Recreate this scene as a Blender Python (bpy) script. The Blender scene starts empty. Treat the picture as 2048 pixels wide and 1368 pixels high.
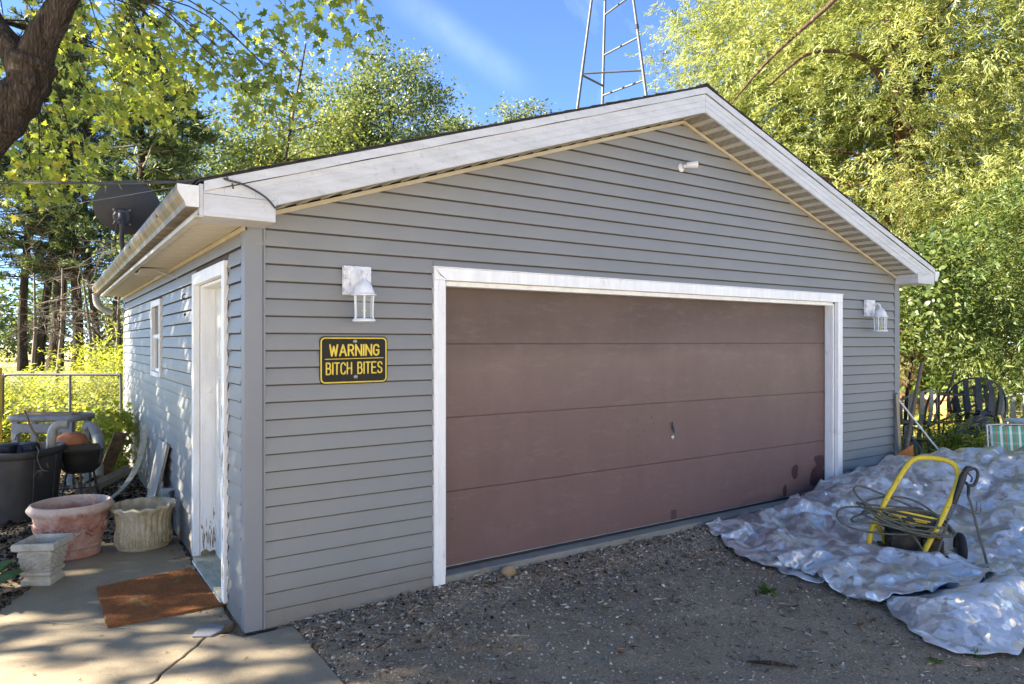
import bpy, math, random
import numpy as np
from mathutils import Vector, Matrix, noise

random.seed(7)
rng = np.random.default_rng(7)
SC = bpy.context.scene
COL = SC.collection
rad = math.radians

# ---------------------------------------------------------------- camera, sky, sun, exposure
cam_d = bpy.data.cameras.new('camera')
cam_d.lens = 24.35
cam_d.sensor_width = 36
cam_d.clip_start = 0.05
cam_d.clip_end = 1500
cam = bpy.data.objects.new('camera', cam_d)
COL.objects.link(cam)
cam.location = (-1.033, -4.483, 1.716)
cam.rotation_euler = (rad(90), 0, -math.atan2(0.5577, 0.830))
SC.camera = cam

SUN_DIR = Vector((-0.90, 0.43, 0.0)).normalized()
SUN_EL = 29.0
world = bpy.data.worlds.new('World')
SC.world = world
world.use_nodes = True
wn, wl = world.node_tree.nodes, world.node_tree.links
wn.clear()
sky = wn.new('ShaderNodeTexSky')
sky.sky_type = 'NISHITA'
sky.sun_disc = False
sky.sun_elevation = rad(SUN_EL)
sky.sun_rotation = math.atan2(SUN_DIR.x, SUN_DIR.y)
sky.air_density = 0.85
sky.altitude = 3500
sky.dust_density = 0.6
sky.ozone_density = 5.0
# thin cirrus streaks over the whole dome
tc = wn.new('ShaderNodeTexCoord')
mp = wn.new('ShaderNodeMapping')
mp.inputs['Rotation'].default_value = (0.35, 0.5, 0.15)
mp.inputs['Scale'].default_value = (0.9, 5.5, 3.2)
wl.new(tc.outputs['Generated'], mp.inputs['Vector'])
cn = wn.new('ShaderNodeTexNoise')
cn.inputs['Scale'].default_value = 1.35
cn.inputs['Detail'].default_value = 7
cn.inputs['Roughness'].default_value = 0.58
cn.inputs['Distortion'].default_value = 0.4
wl.new(mp.outputs['Vector'], cn.inputs['Vector'])
cr = wn.new('ShaderNodeValToRGB')
cr.color_ramp.elements[0].position = 0.56
cr.color_ramp.elements[0].color = (0, 0, 0, 1)
cr.color_ramp.elements[1].position = 0.80
cr.color_ramp.elements[1].color = (0.16, 0.16, 0.16, 1)
wl.new(cn.outputs['Fac'], cr.inputs['Fac'])
mx = wn.new('ShaderNodeMix')
mx.data_type = 'RGBA'
mx.inputs['B'].default_value = (8.0, 9.0, 10.5, 1)
def sky_dir(az_l, up):
    return (Vector((0.5577, 0.830, 0)) + Vector((0.830, -0.5577, 0)) * az_l + Vector((0, 0, up))).normalized()
W1, W2 = sky_dir(-0.165, 0.50), sky_dir(0.01, 0.375)
nrm_, mid_ = W1.cross(W2).normalized(), (W1 + W2).normalized()
def vdot(vec):
    d = wn.new('ShaderNodeVectorMath'); d.operation = 'DOT_PRODUCT'
    wl.new(tc.outputs['Generated'], d.inputs[0]); d.inputs[1].default_value = vec
    return d.outputs['Value']
ab = wn.new('ShaderNodeMath'); ab.operation = 'ABSOLUTE'; wl.new(vdot(nrm_), ab.inputs[0])
wr = wn.new('ShaderNodeMapRange'); wr.inputs['From Min'].default_value = 0.0; wr.inputs['From Max'].default_value = 0.032; wr.inputs['To Min'].default_value = 1; wr.inputs['To Max'].default_value = 0; wr.interpolation_type = 'SMOOTHSTEP'
wl.new(ab.outputs[0], wr.inputs['Value'])
lr = wn.new('ShaderNodeMapRange'); lr.inputs['From Min'].default_value = math.cos(0.13); lr.inputs['From Max'].default_value = math.cos(0.03); lr.interpolation_type = 'SMOOTHSTEP'
wl.new(vdot(mid_), lr.inputs['Value'])
fn_ = wn.new('ShaderNodeTexNoise'); fn_.inputs['Scale'].default_value = 16; fn_.inputs['Detail'].default_value = 8; fn_.inputs['Roughness'].default_value = 0.7
wl.new(tc.outputs['Generated'], fn_.inputs['Vector'])
def wmul(a, b_):
    q_ = wn.new('ShaderNodeMath'); q_.operation = 'MULTIPLY'
    wl.new(a, q_.inputs[0])
    if isinstance(b_, float): q_.inputs[1].default_value = b_
    else: wl.new(b_, q_.inputs[1])
    return q_.outputs[0]
wisp = wmul(wmul(wmul(wr.outputs['Result'], lr.outputs['Result']), fn_.outputs['Fac']), 0.085)
mxx = wn.new('ShaderNodeMath'); mxx.operation = 'MAXIMUM'
wl.new(cr.outputs['Color'], mxx.inputs[0]); wl.new(wisp, mxx.inputs[1])
wl.new(mxx.outputs[0], mx.inputs['Factor'])
wl.new(sky.outputs['Color'], mx.inputs['A'])
bg = wn.new('ShaderNodeBackground')
bg.inputs['Strength'].default_value = 0.068
wl.new(mx.outputs['Result'], bg.inputs['Color'])
wo = wn.new('ShaderNodeOutputWorld')
wl.new(bg.outputs['Background'], wo.inputs['Surface'])

sun_d = bpy.data.lights.new('sun', 'SUN')
sun_d.energy = 5.0
sun_d.angle = rad(0.53)
sun_d.color = (1.0, 0.88, 0.70)
sun = bpy.data.objects.new('sun', sun_d)
COL.objects.link(sun)
sd = Vector((SUN_DIR.x * math.cos(rad(SUN_EL)), SUN_DIR.y * math.cos(rad(SUN_EL)), math.sin(rad(SUN_EL))))
sun.rotation_euler = sd.to_track_quat('Z', 'Y').to_euler()
sun.location = (-20, 10, 20)

SC.view_settings.view_transform = 'Standard'
SC.view_settings.look = 'None'
SC.view_settings.gamma = 1
SC.view_settings.use_curve_mapping = False
SC.view_settings.exposure = 2.78
SC.cycles.max_bounces = 8
SC.cycles.transparent_max_bounces = 8

# ---------------------------------------------------------------- materials
def nmat(name):
    m = bpy.data.materials.new(name)
    m.use_nodes = True
    n, l = m.node_tree.nodes, m.node_tree.links
    return m, n, l, n['Principled BSDF']

def ramp(n, stops, interp='LINEAR'):
    r = n.new('ShaderNodeValToRGB')
    e = r.color_ramp.elements
    r.color_ramp.interpolation = interp
    while len(e) < len(stops):
        e.new(0.5)
    for i, (p, c) in enumerate(stops):
        e[i].position = p
        e[i].color = (c[0], c[1], c[2], 1) if len(c) == 3 else c
    return r

def coords(n, l, scale=(1, 1, 1), rot=(0, 0, 0), kind='Object'):
    t = n.new('ShaderNodeTexCoord')
    m = n.new('ShaderNodeMapping')
    m.inputs['Scale'].default_value = scale
    m.inputs['Rotation'].default_value = rot
    l.new(t.outputs[kind], m.inputs['Vector'])
    return m.outputs['Vector']

def tnoise(n, l, vec, scale, detail=5, rough=0.6, dist=0.0):
    t = n.new('ShaderNodeTexNoise')
    t.inputs['Scale'].default_value = scale
    t.inputs['Detail'].default_value = detail
    t.inputs['Roughness'].default_value = rough
    t.inputs['Distortion'].default_value = dist
    l.new(vec, t.inputs['Vector'])
    return t.outputs['Fac']

def bumpn(n, l, bsdf, height, strength, dist=0.01, prev=None):
    b = n.new('ShaderNodeBump')
    b.inputs['Strength'].default_value = strength
    b.inputs['Distance'].default_value = dist
    l.new(height, b.inputs['Height'])
    if prev is not None:
        l.new(prev, b.inputs['Normal'])
    l.new(b.outputs['Normal'], bsdf.inputs['Normal'])
    return b.outputs['Normal']

def mixc(n, l, fac, a, b, mode='MIX'):
    m = n.new('ShaderNodeMix')
    m.data_type = 'RGBA'
    m.blend_type = mode
    for s, v in (('Factor', fac), ('A', a), ('B', b)):
        if hasattr(v, 'is_linked') or hasattr(v, 'links'):
            l.new(v, m.inputs[s])
        elif s == 'Factor':
            m.inputs[s].default_value = v
        else:
            m.inputs[s].default_value = (v[0], v[1], v[2], 1)
    return m.outputs['Result']

def simple(name, c1, c2=None, scale=6, rough=0.6, metal=0.0, bump=0.25, bscale=90, stretch=(1, 1, 1), lo=0.35, hi=0.65, dirt=None, dscale=2.5, dlo=0.5, dhi=0.75, spec=0.4):
    m, n, l, b = nmat(name)
    if c2 is None:
        c2 = tuple(v * 0.75 for v in c1)
    v = coords(n, l, stretch)
    f = tnoise(n, l, v, scale, 8, 0.65)
    col = ramp(n, [(lo, c2), (hi, c1)])
    l.new(f, col.inputs['Fac'])
    out = col.outputs['Color']
    if dirt is not None:
        v2 = coords(n, l)
        d = tnoise(n, l, v2, dscale, 9, 0.72, 0.3)
        dr = ramp(n, [(dlo, (0, 0, 0)), (dhi, (1, 1, 1))])
        l.new(d, dr.inputs['Fac'])
        out = mixc(n, l, dr.outputs['Color'], out, dirt)
    l.new(out, b.inputs['Base Color'])
    b.inputs['Roughness'].default_value = rough
    b.inputs['Metallic'].default_value = metal
    b.inputs['Specular IOR Level'].default_value = spec
    if bump:
        h = tnoise(n, l, v, bscale, 4, 0.7)
        bumpn(n, l, b, h, bump, 0.004)
    return m

def leafmat(name, stops, trans=0.45, rough=0.5):
    m, n, l, b = nmat(name)
    n.remove(b)
    at = n.new('ShaderNodeAttribute')
    at.attribute_name = 'tone'
    r = ramp(n, stops)
    l.new(at.outputs['Fac'], r.inputs['Fac'])
    d = n.new('ShaderNodeBsdfDiffuse')
    t = n.new('ShaderNodeBsdfTranslucent')
    g = n.new('ShaderNodeBsdfGlossy')
    g.inputs['Roughness'].default_value = 0.42
    g.inputs['Color'].default_value = (1, 1, 1, 1)
    l.new(r.outputs['Color'], d.inputs['Color'])
    tcn = mixc(n, l, 1.0, r.outputs['Color'], (1.15, 1.1, 0.55), 'MULTIPLY')
    l.new(tcn, t.inputs['Color'])
    s1 = n.new('ShaderNodeMixShader')
    s1.inputs['Fac'].default_value = trans
    l.new(d.outputs['BSDF'], s1.inputs[1])
    l.new(t.outputs['BSDF'], s1.inputs[2])
    s2 = n.new('ShaderNodeMixShader')
    s2.inputs['Fac'].default_value = 0.022
    l.new(s1.outputs['Shader'], s2.inputs[1])
    l.new(g.outputs['BSDF'], s2.inputs[2])
    l.new(s2.outputs['Shader'], n['Material Output'].inputs['Surface'])
    return m

def barkmat(name, c1, c2, sc=9):
    m, n, l, b = nmat(name)
    v = coords(n, l, (1, 1, 0.13))
    f = tnoise(n, l, v, sc, 8, 0.7, 0.6)
    r = ramp(n, [(0.34, c2), (0.66, c1)])
    l.new(f, r.inputs['Fac'])
    b.inputs['Roughness'].default_value = 0.9
    b.inputs['Specular IOR Level'].default_value = 0.15
    vo = n.new('ShaderNodeTexVoronoi')
    vo.feature = 'DISTANCE_TO_EDGE'
    vo.inputs['Scale'].default_value = sc * 3.0
    wv = n.new('ShaderNodeVectorMath'); wv.operation = 'MULTIPLY_ADD'
    nt = n.new('ShaderNodeTexNoise'); nt.inputs['Scale'].default_value = sc * 1.3
    l.new(v, nt.inputs['Vector'])
    l.new(nt.outputs['Color'], wv.inputs[0])
    wv.inputs[1].default_value = (0.06, 0.06, 0.06)
    l.new(v, wv.inputs[2])
    l.new(wv.outputs['Vector'], vo.inputs['Vector'])
    fr = ramp(n, [(0.0, (0.50, 0.48, 0.45)), (0.25, (0.9, 0.9, 0.9)), (0.6, (1.2, 1.18, 1.15))])
    l.new(vo.outputs['Distance'], fr.inputs['Fac'])
    l.new(mixc(n, l, 1.0, r.outputs['Color'], fr.outputs['Color'], 'MULTIPLY'), b.inputs['Base Color'])
    p = bumpn(n, l, b, vo.outputs['Distance'], 1.0, 0.05)
    bumpn(n, l, b, f, 1.0, 0.06, p)
    return m

M = {}
# vinyl siding
def siding_mat():
    m, n, l, b = nmat('vinyl_siding')
    v = coords(n, l, (1, 1, 1))
    big = tnoise(n, l, v, 0.9, 6, 0.6)
    r = ramp(n, [(0.3, (0.197, 0.203, 0.203)), (0.7, (0.230, 0.234, 0.229))])
    l.new(big, r.inputs['Fac'])
    d = tnoise(n, l, v, 3.1, 10, 0.75, 0.5)
    dr = ramp(n, [(0.56, (0, 0, 0)), (0.78, (0.4, 0.4, 0.4))])
    l.new(d, dr.inputs['Fac'])
    c = mixc(n, l, dr.outputs['Color'], r.outputs['Color'], (0.21, 0.195, 0.15))
    sp = tnoise(n, l, v, 55, 3, 0.5)
    sr = ramp(n, [(0.76, (0, 0, 0)), (0.80, (0.7, 0.7, 0.7))])
    l.new(sp, sr.inputs['Fac'])
    c = mixc(n, l, sr.outputs['Color'], c, (0.10, 0.09, 0.07))
    sz = n.new('ShaderNodeSeparateXYZ')
    l.new(v, sz.inputs['Vector'])
    mr = n.new('ShaderNodeMapRange')
    mr.inputs['From Min'].default_value = 0.42
    mr.inputs['From Max'].default_value = 0.0
    l.new(sz.outputs['Z'], mr.inputs['Value'])
    sn = tnoise(n, l, v, 7.0, 9, 0.8, 0.3)
    mm = n.new('ShaderNodeMath'); mm.operation = 'MULTIPLY'
    l.new(mr.outputs['Result'], mm.inputs[0]); l.new(sn, mm.inputs[1])
    splash = ramp(n, [(0.12, (0, 0, 0)), (0.55, (0.65, 0.65, 0.65))])
    l.new(mm.outputs[0], splash.inputs['Fac'])
    c = mixc(n, l, splash.outputs['Color'], c, (0.15, 0.125, 0.09))
    l.new(c, b.inputs['Base Color'])
    b.inputs['Roughness'].default_value = 0.5
    b.inputs['Specular IOR Level'].default_value = 0.35
    v2 = coords(n, l, (6, 6, 90))
    g = tnoise(n, l, v2, 1.6, 5, 0.65, 0.8)
    p = bumpn(n, l, b, g, 0.10, 0.004)
    wv = tnoise(n, l, v, 2.2, 2, 0.5)
    bumpn(n, l, b, wv, 0.12, 0.03, p)
    return m
M['siding'] = siding_mat()
M['post'] = simple('corner_post_vinyl', (0.205, 0.216, 0.232), (0.185, 0.195, 0.21), 1.2, 0.5, bump=0.08, bscale=40, dirt=(0.22, 0.21, 0.17), dscale=3, dlo=0.6, dhi=0.9)
M['white'] = simple('white_painted_wood', (0.85, 0.85, 0.84), (0.74, 0.74, 0.72), 5, 0.5, bump=0.25, bscale=70, stretch=(3, 3, 0.6), dirt=(0.33, 0.31, 0.27), dscale=6, dlo=0.60, dhi=0.82)
M['fascia'] = simple('weathered_white_fascia', (0.54, 0.55, 0.56), (0.44, 0.45, 0.455), 9, 0.5, bump=0.2, bscale=60, stretch=(0.35, 1, 1.6), lo=0.3, hi=0.6, dirt=(0.20, 0.20, 0.185), dscale=24, dlo=0.56, dhi=0.86)
M['peel'] = simple('bare_rotten_wood', (0.25, 0.18, 0.11), (0.10, 0.07, 0.045), 14, 0.9, bump=0.6, bscale=80, stretch=(1, 1, 0.3))
M['soffit'] = simple('cream_soffit_vinyl', (0.56, 0.53, 0.46), (0.44, 0.41, 0.34), 3, 0.5, bump=0.08, dirt=(0.30, 0.24, 0.15), dscale=2.2, dlo=0.52, dhi=0.85)
M['channel'] = simple('yellowed_trim_channel', (0.50, 0.44, 0.31), (0.42, 0.35, 0.23), 4, 0.5, bump=0.08, dirt=(0.34, 0.22, 0.10), dscale=5, dlo=0.55, dhi=0.8)
def vent_mat():
    m, n, l, b = nmat('vented_soffit_vinyl')
    v = coords(n, l, (1, 1, 1))
    br = n.new('ShaderNodeTexBrick')
    br.inputs['Scale'].default_value = 1.0
    br.inputs['Mortar Size'].default_value = 0.0022
    br.inputs['Mortar Smooth'].default_value = 0.0
    br.inputs['Brick Width'].default_value = 0.030
    br.inputs['Row Height'].default_value = 0.011
    br.inputs['Color1'].default_value = (0.03, 0.027, 0.02, 1)
    br.inputs['Color2'].default_value = (0.045, 0.04, 0.03, 1)
    br.inputs['Mortar'].default_value = (0.58, 0.55, 0.48, 1)
    mp_ = n.new('ShaderNodeMapping')
    mp_.inputs['Rotation'].default_value = (0, 0, 0.6)
    l.new(v, mp_.inputs['Vector'])
    l.new(mp_.outputs['Vector'], br.inputs['Vector'])
    d = tnoise(n, l, v, 5, 6)
    r = ramp(n, [(0.4, (1, 1, 1)), (0.8, (0.75, 0.68, 0.55))])
    l.new(d, r.inputs['Fac'])
    c = mixc(n, l, 1.0, br.outputs['Color'], r.outputs['Color'], 'MULTIPLY')
    l.new(c, b.inputs['Base Color'])
    b.inputs['Roughness'].default_value = 0.5
    return m
M['vent'] = vent_mat()
M['gutter_in'] = simple('stained_gutter', (0.27, 0.215, 0.13), (0.10, 0.075, 0.04), 2.4, 0.5, bump=0.1, stretch=(0.3, 3.2, 0.7), lo=0.40, hi=0.64, dirt=(0.065, 0.048, 0.028), dscale=7, dlo=0.48, dhi=0.70)
M['gutter'] = simple('chalky_gutter_end', (0.72, 0.73, 0.73), (0.55, 0.55, 0.52), 9, 0.5, bump=0.3, bscale=60, dirt=(0.2, 0.19, 0.16), dscale=18, dlo=0.6, dhi=0.7)
M['shingle'] = simple('dark_shingle', (0.075, 0.07, 0.063), (0.035, 0.033, 0.03), 30, 0.95, bump=0.8, bscale=180)
M['wallin'] = simple('sheathing', (0.10, 0.09, 0.08), None, 6, 0.9)

def door_mat():
    m, n, l, b = nmat('faded_maroon_door_paint')
    v = coords(n, l, (1, 1, 1))
    sx = n.new('ShaderNodeSeparateXYZ')
    l.new(v, sx.inputs['Vector'])
    z = sx.outputs['Z']
    # paint chalked unevenly: strongest across the upper middle, darker towards the very top
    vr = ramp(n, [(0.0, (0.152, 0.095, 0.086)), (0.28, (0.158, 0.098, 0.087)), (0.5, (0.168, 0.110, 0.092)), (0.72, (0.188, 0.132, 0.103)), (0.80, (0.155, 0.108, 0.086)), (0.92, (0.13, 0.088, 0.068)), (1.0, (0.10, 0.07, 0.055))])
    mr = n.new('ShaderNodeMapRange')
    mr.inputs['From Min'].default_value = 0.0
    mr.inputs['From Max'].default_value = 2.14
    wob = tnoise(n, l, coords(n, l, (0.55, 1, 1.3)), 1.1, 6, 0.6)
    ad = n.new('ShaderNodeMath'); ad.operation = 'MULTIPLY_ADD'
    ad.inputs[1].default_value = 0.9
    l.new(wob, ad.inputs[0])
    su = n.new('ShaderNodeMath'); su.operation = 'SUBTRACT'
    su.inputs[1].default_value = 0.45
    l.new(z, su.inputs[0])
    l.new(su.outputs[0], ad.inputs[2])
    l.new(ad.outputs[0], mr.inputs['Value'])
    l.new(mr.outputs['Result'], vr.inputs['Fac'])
    # vertical rain streaks and horizontal scuffs
    st = tnoise(n, l, coords(n, l, (2.2, 1, 0.7)), 1.9, 8, 0.7, 0.4)
    sr = ramp(n, [(0.3, (0.93, 0.92, 0.92)), (0.7, (1.06, 1.06, 1.07))])
    l.new(st, sr.inputs['Fac'])
    c = mixc(n, l, 1.0, vr.outputs['Color'], sr.outputs['Color'], 'MULTIPLY')
    ch = tnoise(n, l, coords(n, l, (0.9, 1, 3.4)), 4.0, 12, 0.85, 0.3)
    chr_ = ramp(n, [(0.52, (0, 0, 0)), (0.78, (0.20, 0.20, 0.20))])
    l.new(ch, chr_.inputs['Fac'])
    c = mixc(n, l, chr_.outputs['Color'], c, (0.46, 0.36, 0.33))
    dk = tnoise(n, l, coords(n, l, (1.5, 1, 1.0)), 4.2, 9, 0.75, 0.5)
    dkr = ramp(n, [(0.24, (0.75, 0.75, 0.75)), (0.36, (0, 0, 0))])
    l.new(dk, dkr.inputs['Fac'])
    c = mixc(n, l, dkr.outputs['Color'], c, (0.12, 0.065, 0.058))
    sp = tnoise(n, l, v, 42, 3, 0.5)
    spr = ramp(n, [(0.745, (0, 0, 0)), (0.78, (0.8, 0.8, 0.8))])
    l.new(sp, spr.inputs['Fac'])
    c = mixc(n, l, spr.outputs['Color'], c, (0.09, 0.05, 0.05))
    wsp = tnoise(n, l, coords(n, l, (1, 1, 1), (0.4, 0.7, 0.2)), 48, 2, 0.5)
    wspr = ramp(n, [(0.77, (0, 0, 0)), (0.80, (0.5, 0.5, 0.5))])
    l.new(wsp, wspr.inputs['Fac'])
    c = mixc(n, l, wspr.outputs['Color'], c, (0.42, 0.36, 0.36))
    l.new(c, b.inputs['Base Color'])
    b.inputs['Roughness'].default_value = 0.62
    b.inputs['Specular IOR Level'].default_value = 0.3
    g = tnoise(n, l, coords(n, l, (3, 4, 60)), 1.6, 6, 0.7, 0.6)
    bumpn(n, l, b, g, 0.5, 0.004)
    return m
M['door'] = door_mat()
M['stain'] = simple('dark_maroon_splash', (0.062, 0.022, 0.024), (0.05, 0.018, 0.02), 9, 0.5, bump=0)
M['stain2'] = simple('brown_patch_paint', (0.085, 0.045, 0.045), (0.07, 0.035, 0.035), 9, 0.6, bump=0)
M['rubber'] = simple('black_rubber', (0.02, 0.02, 0.02), None, 20, 0.7)
M['steel_door'] = simple('dirty_white_steel_door', (0.70, 0.71, 0.68), (0.60, 0.61, 0.57), 3, 0.45, bump=0.06, dirt=(0.45, 0.45, 0.38), dscale=3, dlo=0.5, dhi=0.9)
M['alu'] = simple('dull_aluminium', (0.50, 0.50, 0.49), (0.36, 0.36, 0.35), 8, 0.42, metal=0.75, bump=0.15)
M['sill'] = simple('weathered_threshold', (0.36, 0.36, 0.29), (0.24, 0.24, 0.19), 10, 0.6, bump=0.3, stretch=(4, 1, 1))
M['glass'], _n, _l, _b = nmat('window_glass')
_b.inputs['Base Color'].default_value = (0.03, 0.035, 0.035, 1)
_b.inputs['Roughness'].default_value = 0.04
_b.inputs['Specular IOR Level'].default_value = 0.9
M['lglass'], _n, _l, _b = nmat('clear_lantern_glass')
_b.inputs['Base Color'].default_value = (0.92, 0.95, 0.94, 1)
_b.inputs['Roughness'].default_value = 0.08
_b.inputs['Transmission Weight'].default_value = 0.92
_b.inputs['IOR'].default_value = 1.08
M['lwhite'] = simple('flaking_white_metal', (0.80, 0.80, 0.80), (0.66, 0.66, 0.66), 12, 0.45, bump=0.5, bscale=55, dirt=(0.36, 0.35, 0.33), dscale=16, dlo=0.62, dhi=0.75)
M['block'] = simple('rough_painted_block', (0.76, 0.76, 0.77), (0.42, 0.42, 0.42), 34, 0.6, bump=0.9, bscale=42, lo=0.36, hi=0.52)
M['black'] = simple('black_enamel', (0.012, 0.012, 0.010), (0.009, 0.009, 0.008), 5, 0.45, bump=0.05, spec=0.2)
M['yellow'] = simple('yellow_sign_paint', (0.75, 0.56, 0.07), (0.66, 0.48, 0.05), 12, 0.45, bump=0.1)
M['screw'] = simple('bright_screw', (0.30, 0.30, 0.28), None, 20, 0.35, metal=0.9, bump=0)
M['dish'] = simple('grey_dish_paint', (0.060, 0.062, 0.068), (0.048, 0.05, 0.055), 3, 0.55, bump=0.1, dirt=(0.045, 0.045, 0.045), dscale=5)
M['cable'] = simple('grey_cable', (0.06, 0.06, 0.055), None, 12, 0.7, bump=0)
M['galv'] = simple('galvanised_pipe', (0.10, 0.108, 0.122), (0.07, 0.076, 0.088), 3, 0.55, metal=0.2, bump=0.05)
M['lens'] = simple('amber_lens', (0.30, 0.20, 0.03), None, 20, 0.2, bump=0)

def concrete_mat(name, c1, c2, warm):
    m, n, l, b = nmat(name)
    v = coords(n, l)
    f = tnoise(n, l, v, 1.4, 8, 0.65, 0.3)
    r = ramp(n, [(0.3, c2), (0.7, c1)])
    l.new(f, r.inputs['Fac'])
    s = tnoise(n, l, v, 5.0, 9, 0.75, 0.4)
    sr = ramp(n, [(0.52, (0, 0, 0)), (0.75, (0.65, 0.65, 0.65))])
    l.new(s, sr.inputs['Fac'])
    c = mixc(n, l, sr.outputs['Color'], r.outputs['Color'], warm)
    g = tnoise(n, l, v, 130, 3, 0.8)
    gr = ramp(n, [(0.3, (0.72, 0.72, 0.70)), (0.7, (1.22, 1.22, 1.2))])
    l.new(g, gr.inputs['Fac'])
    c = mixc(n, l, 1.0, c, gr.outputs['Color'], 'MULTIPLY')
    sp = tnoise(n, l, v, 28, 2, 0.5)
    spr = ramp(n, [(0.72, (0, 0, 0)), (0.76, (0.8, 0.8, 0.8))])
    l.new(sp, spr.inputs['Fac'])
    c = mixc(n, l, spr.outputs['Color'], c, (0.07, 0.06, 0.045))
    l.new(c, b.inputs['Base Color'])
    b.inputs['Roughness'].default_value = 0.9
    b.inputs['Specular IOR Level'].default_value = 0.2
    p = bumpn(n, l, b, g, 0.55, 0.006)
    bumpn(n, l, b, s, 0.4, 0.012, p)
    return m
M['concrete'] = concrete_mat('worn_concrete', (0.34, 0.285, 0.205), (0.23, 0.192, 0.14), (0.21, 0.145, 0.09))
M['apron'] = concrete_mat('pale_concrete', (0.30, 0.29, 0.255), (0.22, 0.21, 0.185), (0.14, 0.135, 0.08))

def ground_mat():
    m, n, l, b = nmat('dirt_ground')
    v = coords(n, l)
    f = tnoise(n, l, v, 0.9, 9, 0.7, 0.2)
    r = ramp(n, [(0.32, (0.29, 0.225, 0.15)), (0.52, (0.42, 0.333, 0.23)), (0.72, (0.52, 0.42, 0.30))])
    l.new(f, r.inputs['Fac'])
    g = tnoise(n, l, v, 70, 5, 0.8)
    gr = ramp(n, [(0.30, (0.45, 0.45, 0.45)), (0.55, (1, 1, 1)), (0.72, (1.7, 1.65, 1.55))])
    l.new(g, gr.inputs['Fac'])
    c = mixc(n, l, 1.0, r.outputs['Color'], gr.outputs['Color'], 'MULTIPLY')
    vo = n.new('ShaderNodeTexVoronoi')
    vo.inputs['Scale'].default_value = 62
    l.new(v, vo.inputs['Vector'])
    vr = ramp(n, [(0.12, (1, 1, 1)), (0.24, (0, 0, 0))])
    l.new(vo.outputs['Distance'], vr.inputs['Fac'])
    pick = n.new('ShaderNodeSeparateColor')
    l.new(vo.outputs['Color'], pick.inputs['Color'])
    pr = ramp(n, [(0.74, (0, 0, 0)), (0.78, (0.8, 0.8, 0.8))])
    l.new(pick.outputs['Red'], pr.inputs['Fac'])
    mk = mixc(n, l, 1.0, vr.outputs['Color'], pr.outputs['Color'], 'MULTIPLY')
    c = mixc(n, l, mk, c, (0.26, 0.245, 0.22))
    l.new(c, b.inputs['Base Color'])
    b.inputs['Roughness'].default_value = 0.95
    b.inputs['Specular IOR Level'].default_value = 0.15
    p = bumpn(n, l, b, g, 0.9, 0.02)
    md = tnoise(n, l, v, 14, 6, 0.7)
    bumpn(n, l, b, md, 0.6, 0.05, p)
    return m
M['ground'] = ground_mat()
M['lawn'] = simple('mown_grass', (0.16, 0.19, 0.05), (0.09, 0.12, 0.03), 1.6, 0.95, bump=0.9, bscale=60, dirt=(0.24, 0.20, 0.09), dscale=0.25, dlo=0.42, dhi=0.6)
M['field'] = simple('dry_field', (0.42, 0.35, 0.17), (0.26, 0.25, 0.09), 0.5, 0.95, bump=0.6, bscale=20)

def chipmat(name, stops):
    m, n, l, b = nmat(name)
    at = n.new('ShaderNodeAttribute')
    at.attribute_name = 'tone'
    r = ramp(n, stops)
    l.new(at.outputs['Fac'], r.inputs['Fac'])
    l.new(r.outputs['Color'], b.inputs['Base Color'])
    b.inputs['Roughness'].default_value = 0.85
    b.inputs['Specular IOR Level'].default_value = 0.2
    return m
M['chips'] = chipmat('gravel_chips', [(0.0, (0.13, 0.10, 0.07)), (0.4, (0.39, 0.32, 0.235)), (0.7, (0.52, 0.455, 0.36)), (0.95, (0.55, 0.50, 0.43)), (1.0, (0.72, 0.68, 0.62))])
M['mulch'] = chipmat('mulch_chips', [(0.0, (0.012, 0.009, 0.007)), (0.5, (0.04, 0.03, 0.022)), (0.85, (0.10, 0.075, 0.05)), (1.0, (0.30, 0.25, 0.19))])
M['litter'] = chipmat('dry_leaf_bits', [(0.0, (0.07, 0.045, 0.025)), (0.35, (0.16, 0.12, 0.075)), (0.6, (0.30, 0.26, 0.20)), (0.93, (0.42, 0.39, 0.33)), (1.0, (0.30, 0.14, 0.05))])

M['maple'] = leafmat('maple_leaves', [(0.0, (0.085, 0.135, 0.03)), (0.5, (0.22, 0.29, 0.055)), (0.85, (0.41, 0.46, 0.09)), (1.0, (0.52, 0.45, 0.08))], 0.55)
M['willow'] = leafmat('willow_leaves', [(0.0, (0.09, 0.13, 0.038)), (0.45, (0.215, 0.265, 0.082)), (0.85, (0.35, 0.375, 0.14)), (1.0, (0.42, 0.38, 0.15))], 0.5)
M['green'] = leafmat('broad_green_leaves', [(0.0, (0.05, 0.09, 0.026)), (0.5, (0.115, 0.175, 0.045)), (0.9, (0.24, 0.29, 0.07)), (1.0, (0.34, 0.35, 0.09))], 0.42)
M['locust'] = leafmat('yellowing_leaves', [(0.0, (0.10, 0.14, 0.045)), (0.5, (0.21, 0.25, 0.065)), (0.9, (0.36, 0.35, 0.085)), (1.0, (0.46, 0.38, 0.08))], 0.5)
M['ash'] = leafmat('blue_green_leaves', [(0.0, (0.045, 0.080, 0.034)), (0.5, (0.105, 0.150, 0.065)), (0.9, (0.22, 0.26, 0.12)), (1.0, (0.32, 0.32, 0.14))], 0.4)
M['sap'] = leafmat('sapling_leaves', [(0.0, (0.035, 0.065, 0.02)), (0.5, (0.08, 0.125, 0.034)), (0.9, (0.19, 0.225, 0.06)), (1.0, (0.28, 0.28, 0.08))], 0.45)
M['pine'] = leafmat('pine_needles', [(0.0, (0.04, 0.07, 0.035)), (0.6, (0.11, 0.155, 0.065)), (0.92, (0.22, 0.245, 0.09)), (1.0, (0.30, 0.24, 0.10))], 0.25)
M['weed'] = leafmat('bright_weeds', [(0.0, (0.16, 0.23, 0.04)), (0.5, (0.33, 0.39, 0.07)), (1.0, (0.55, 0.50, 0.11))], 0.5)
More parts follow.
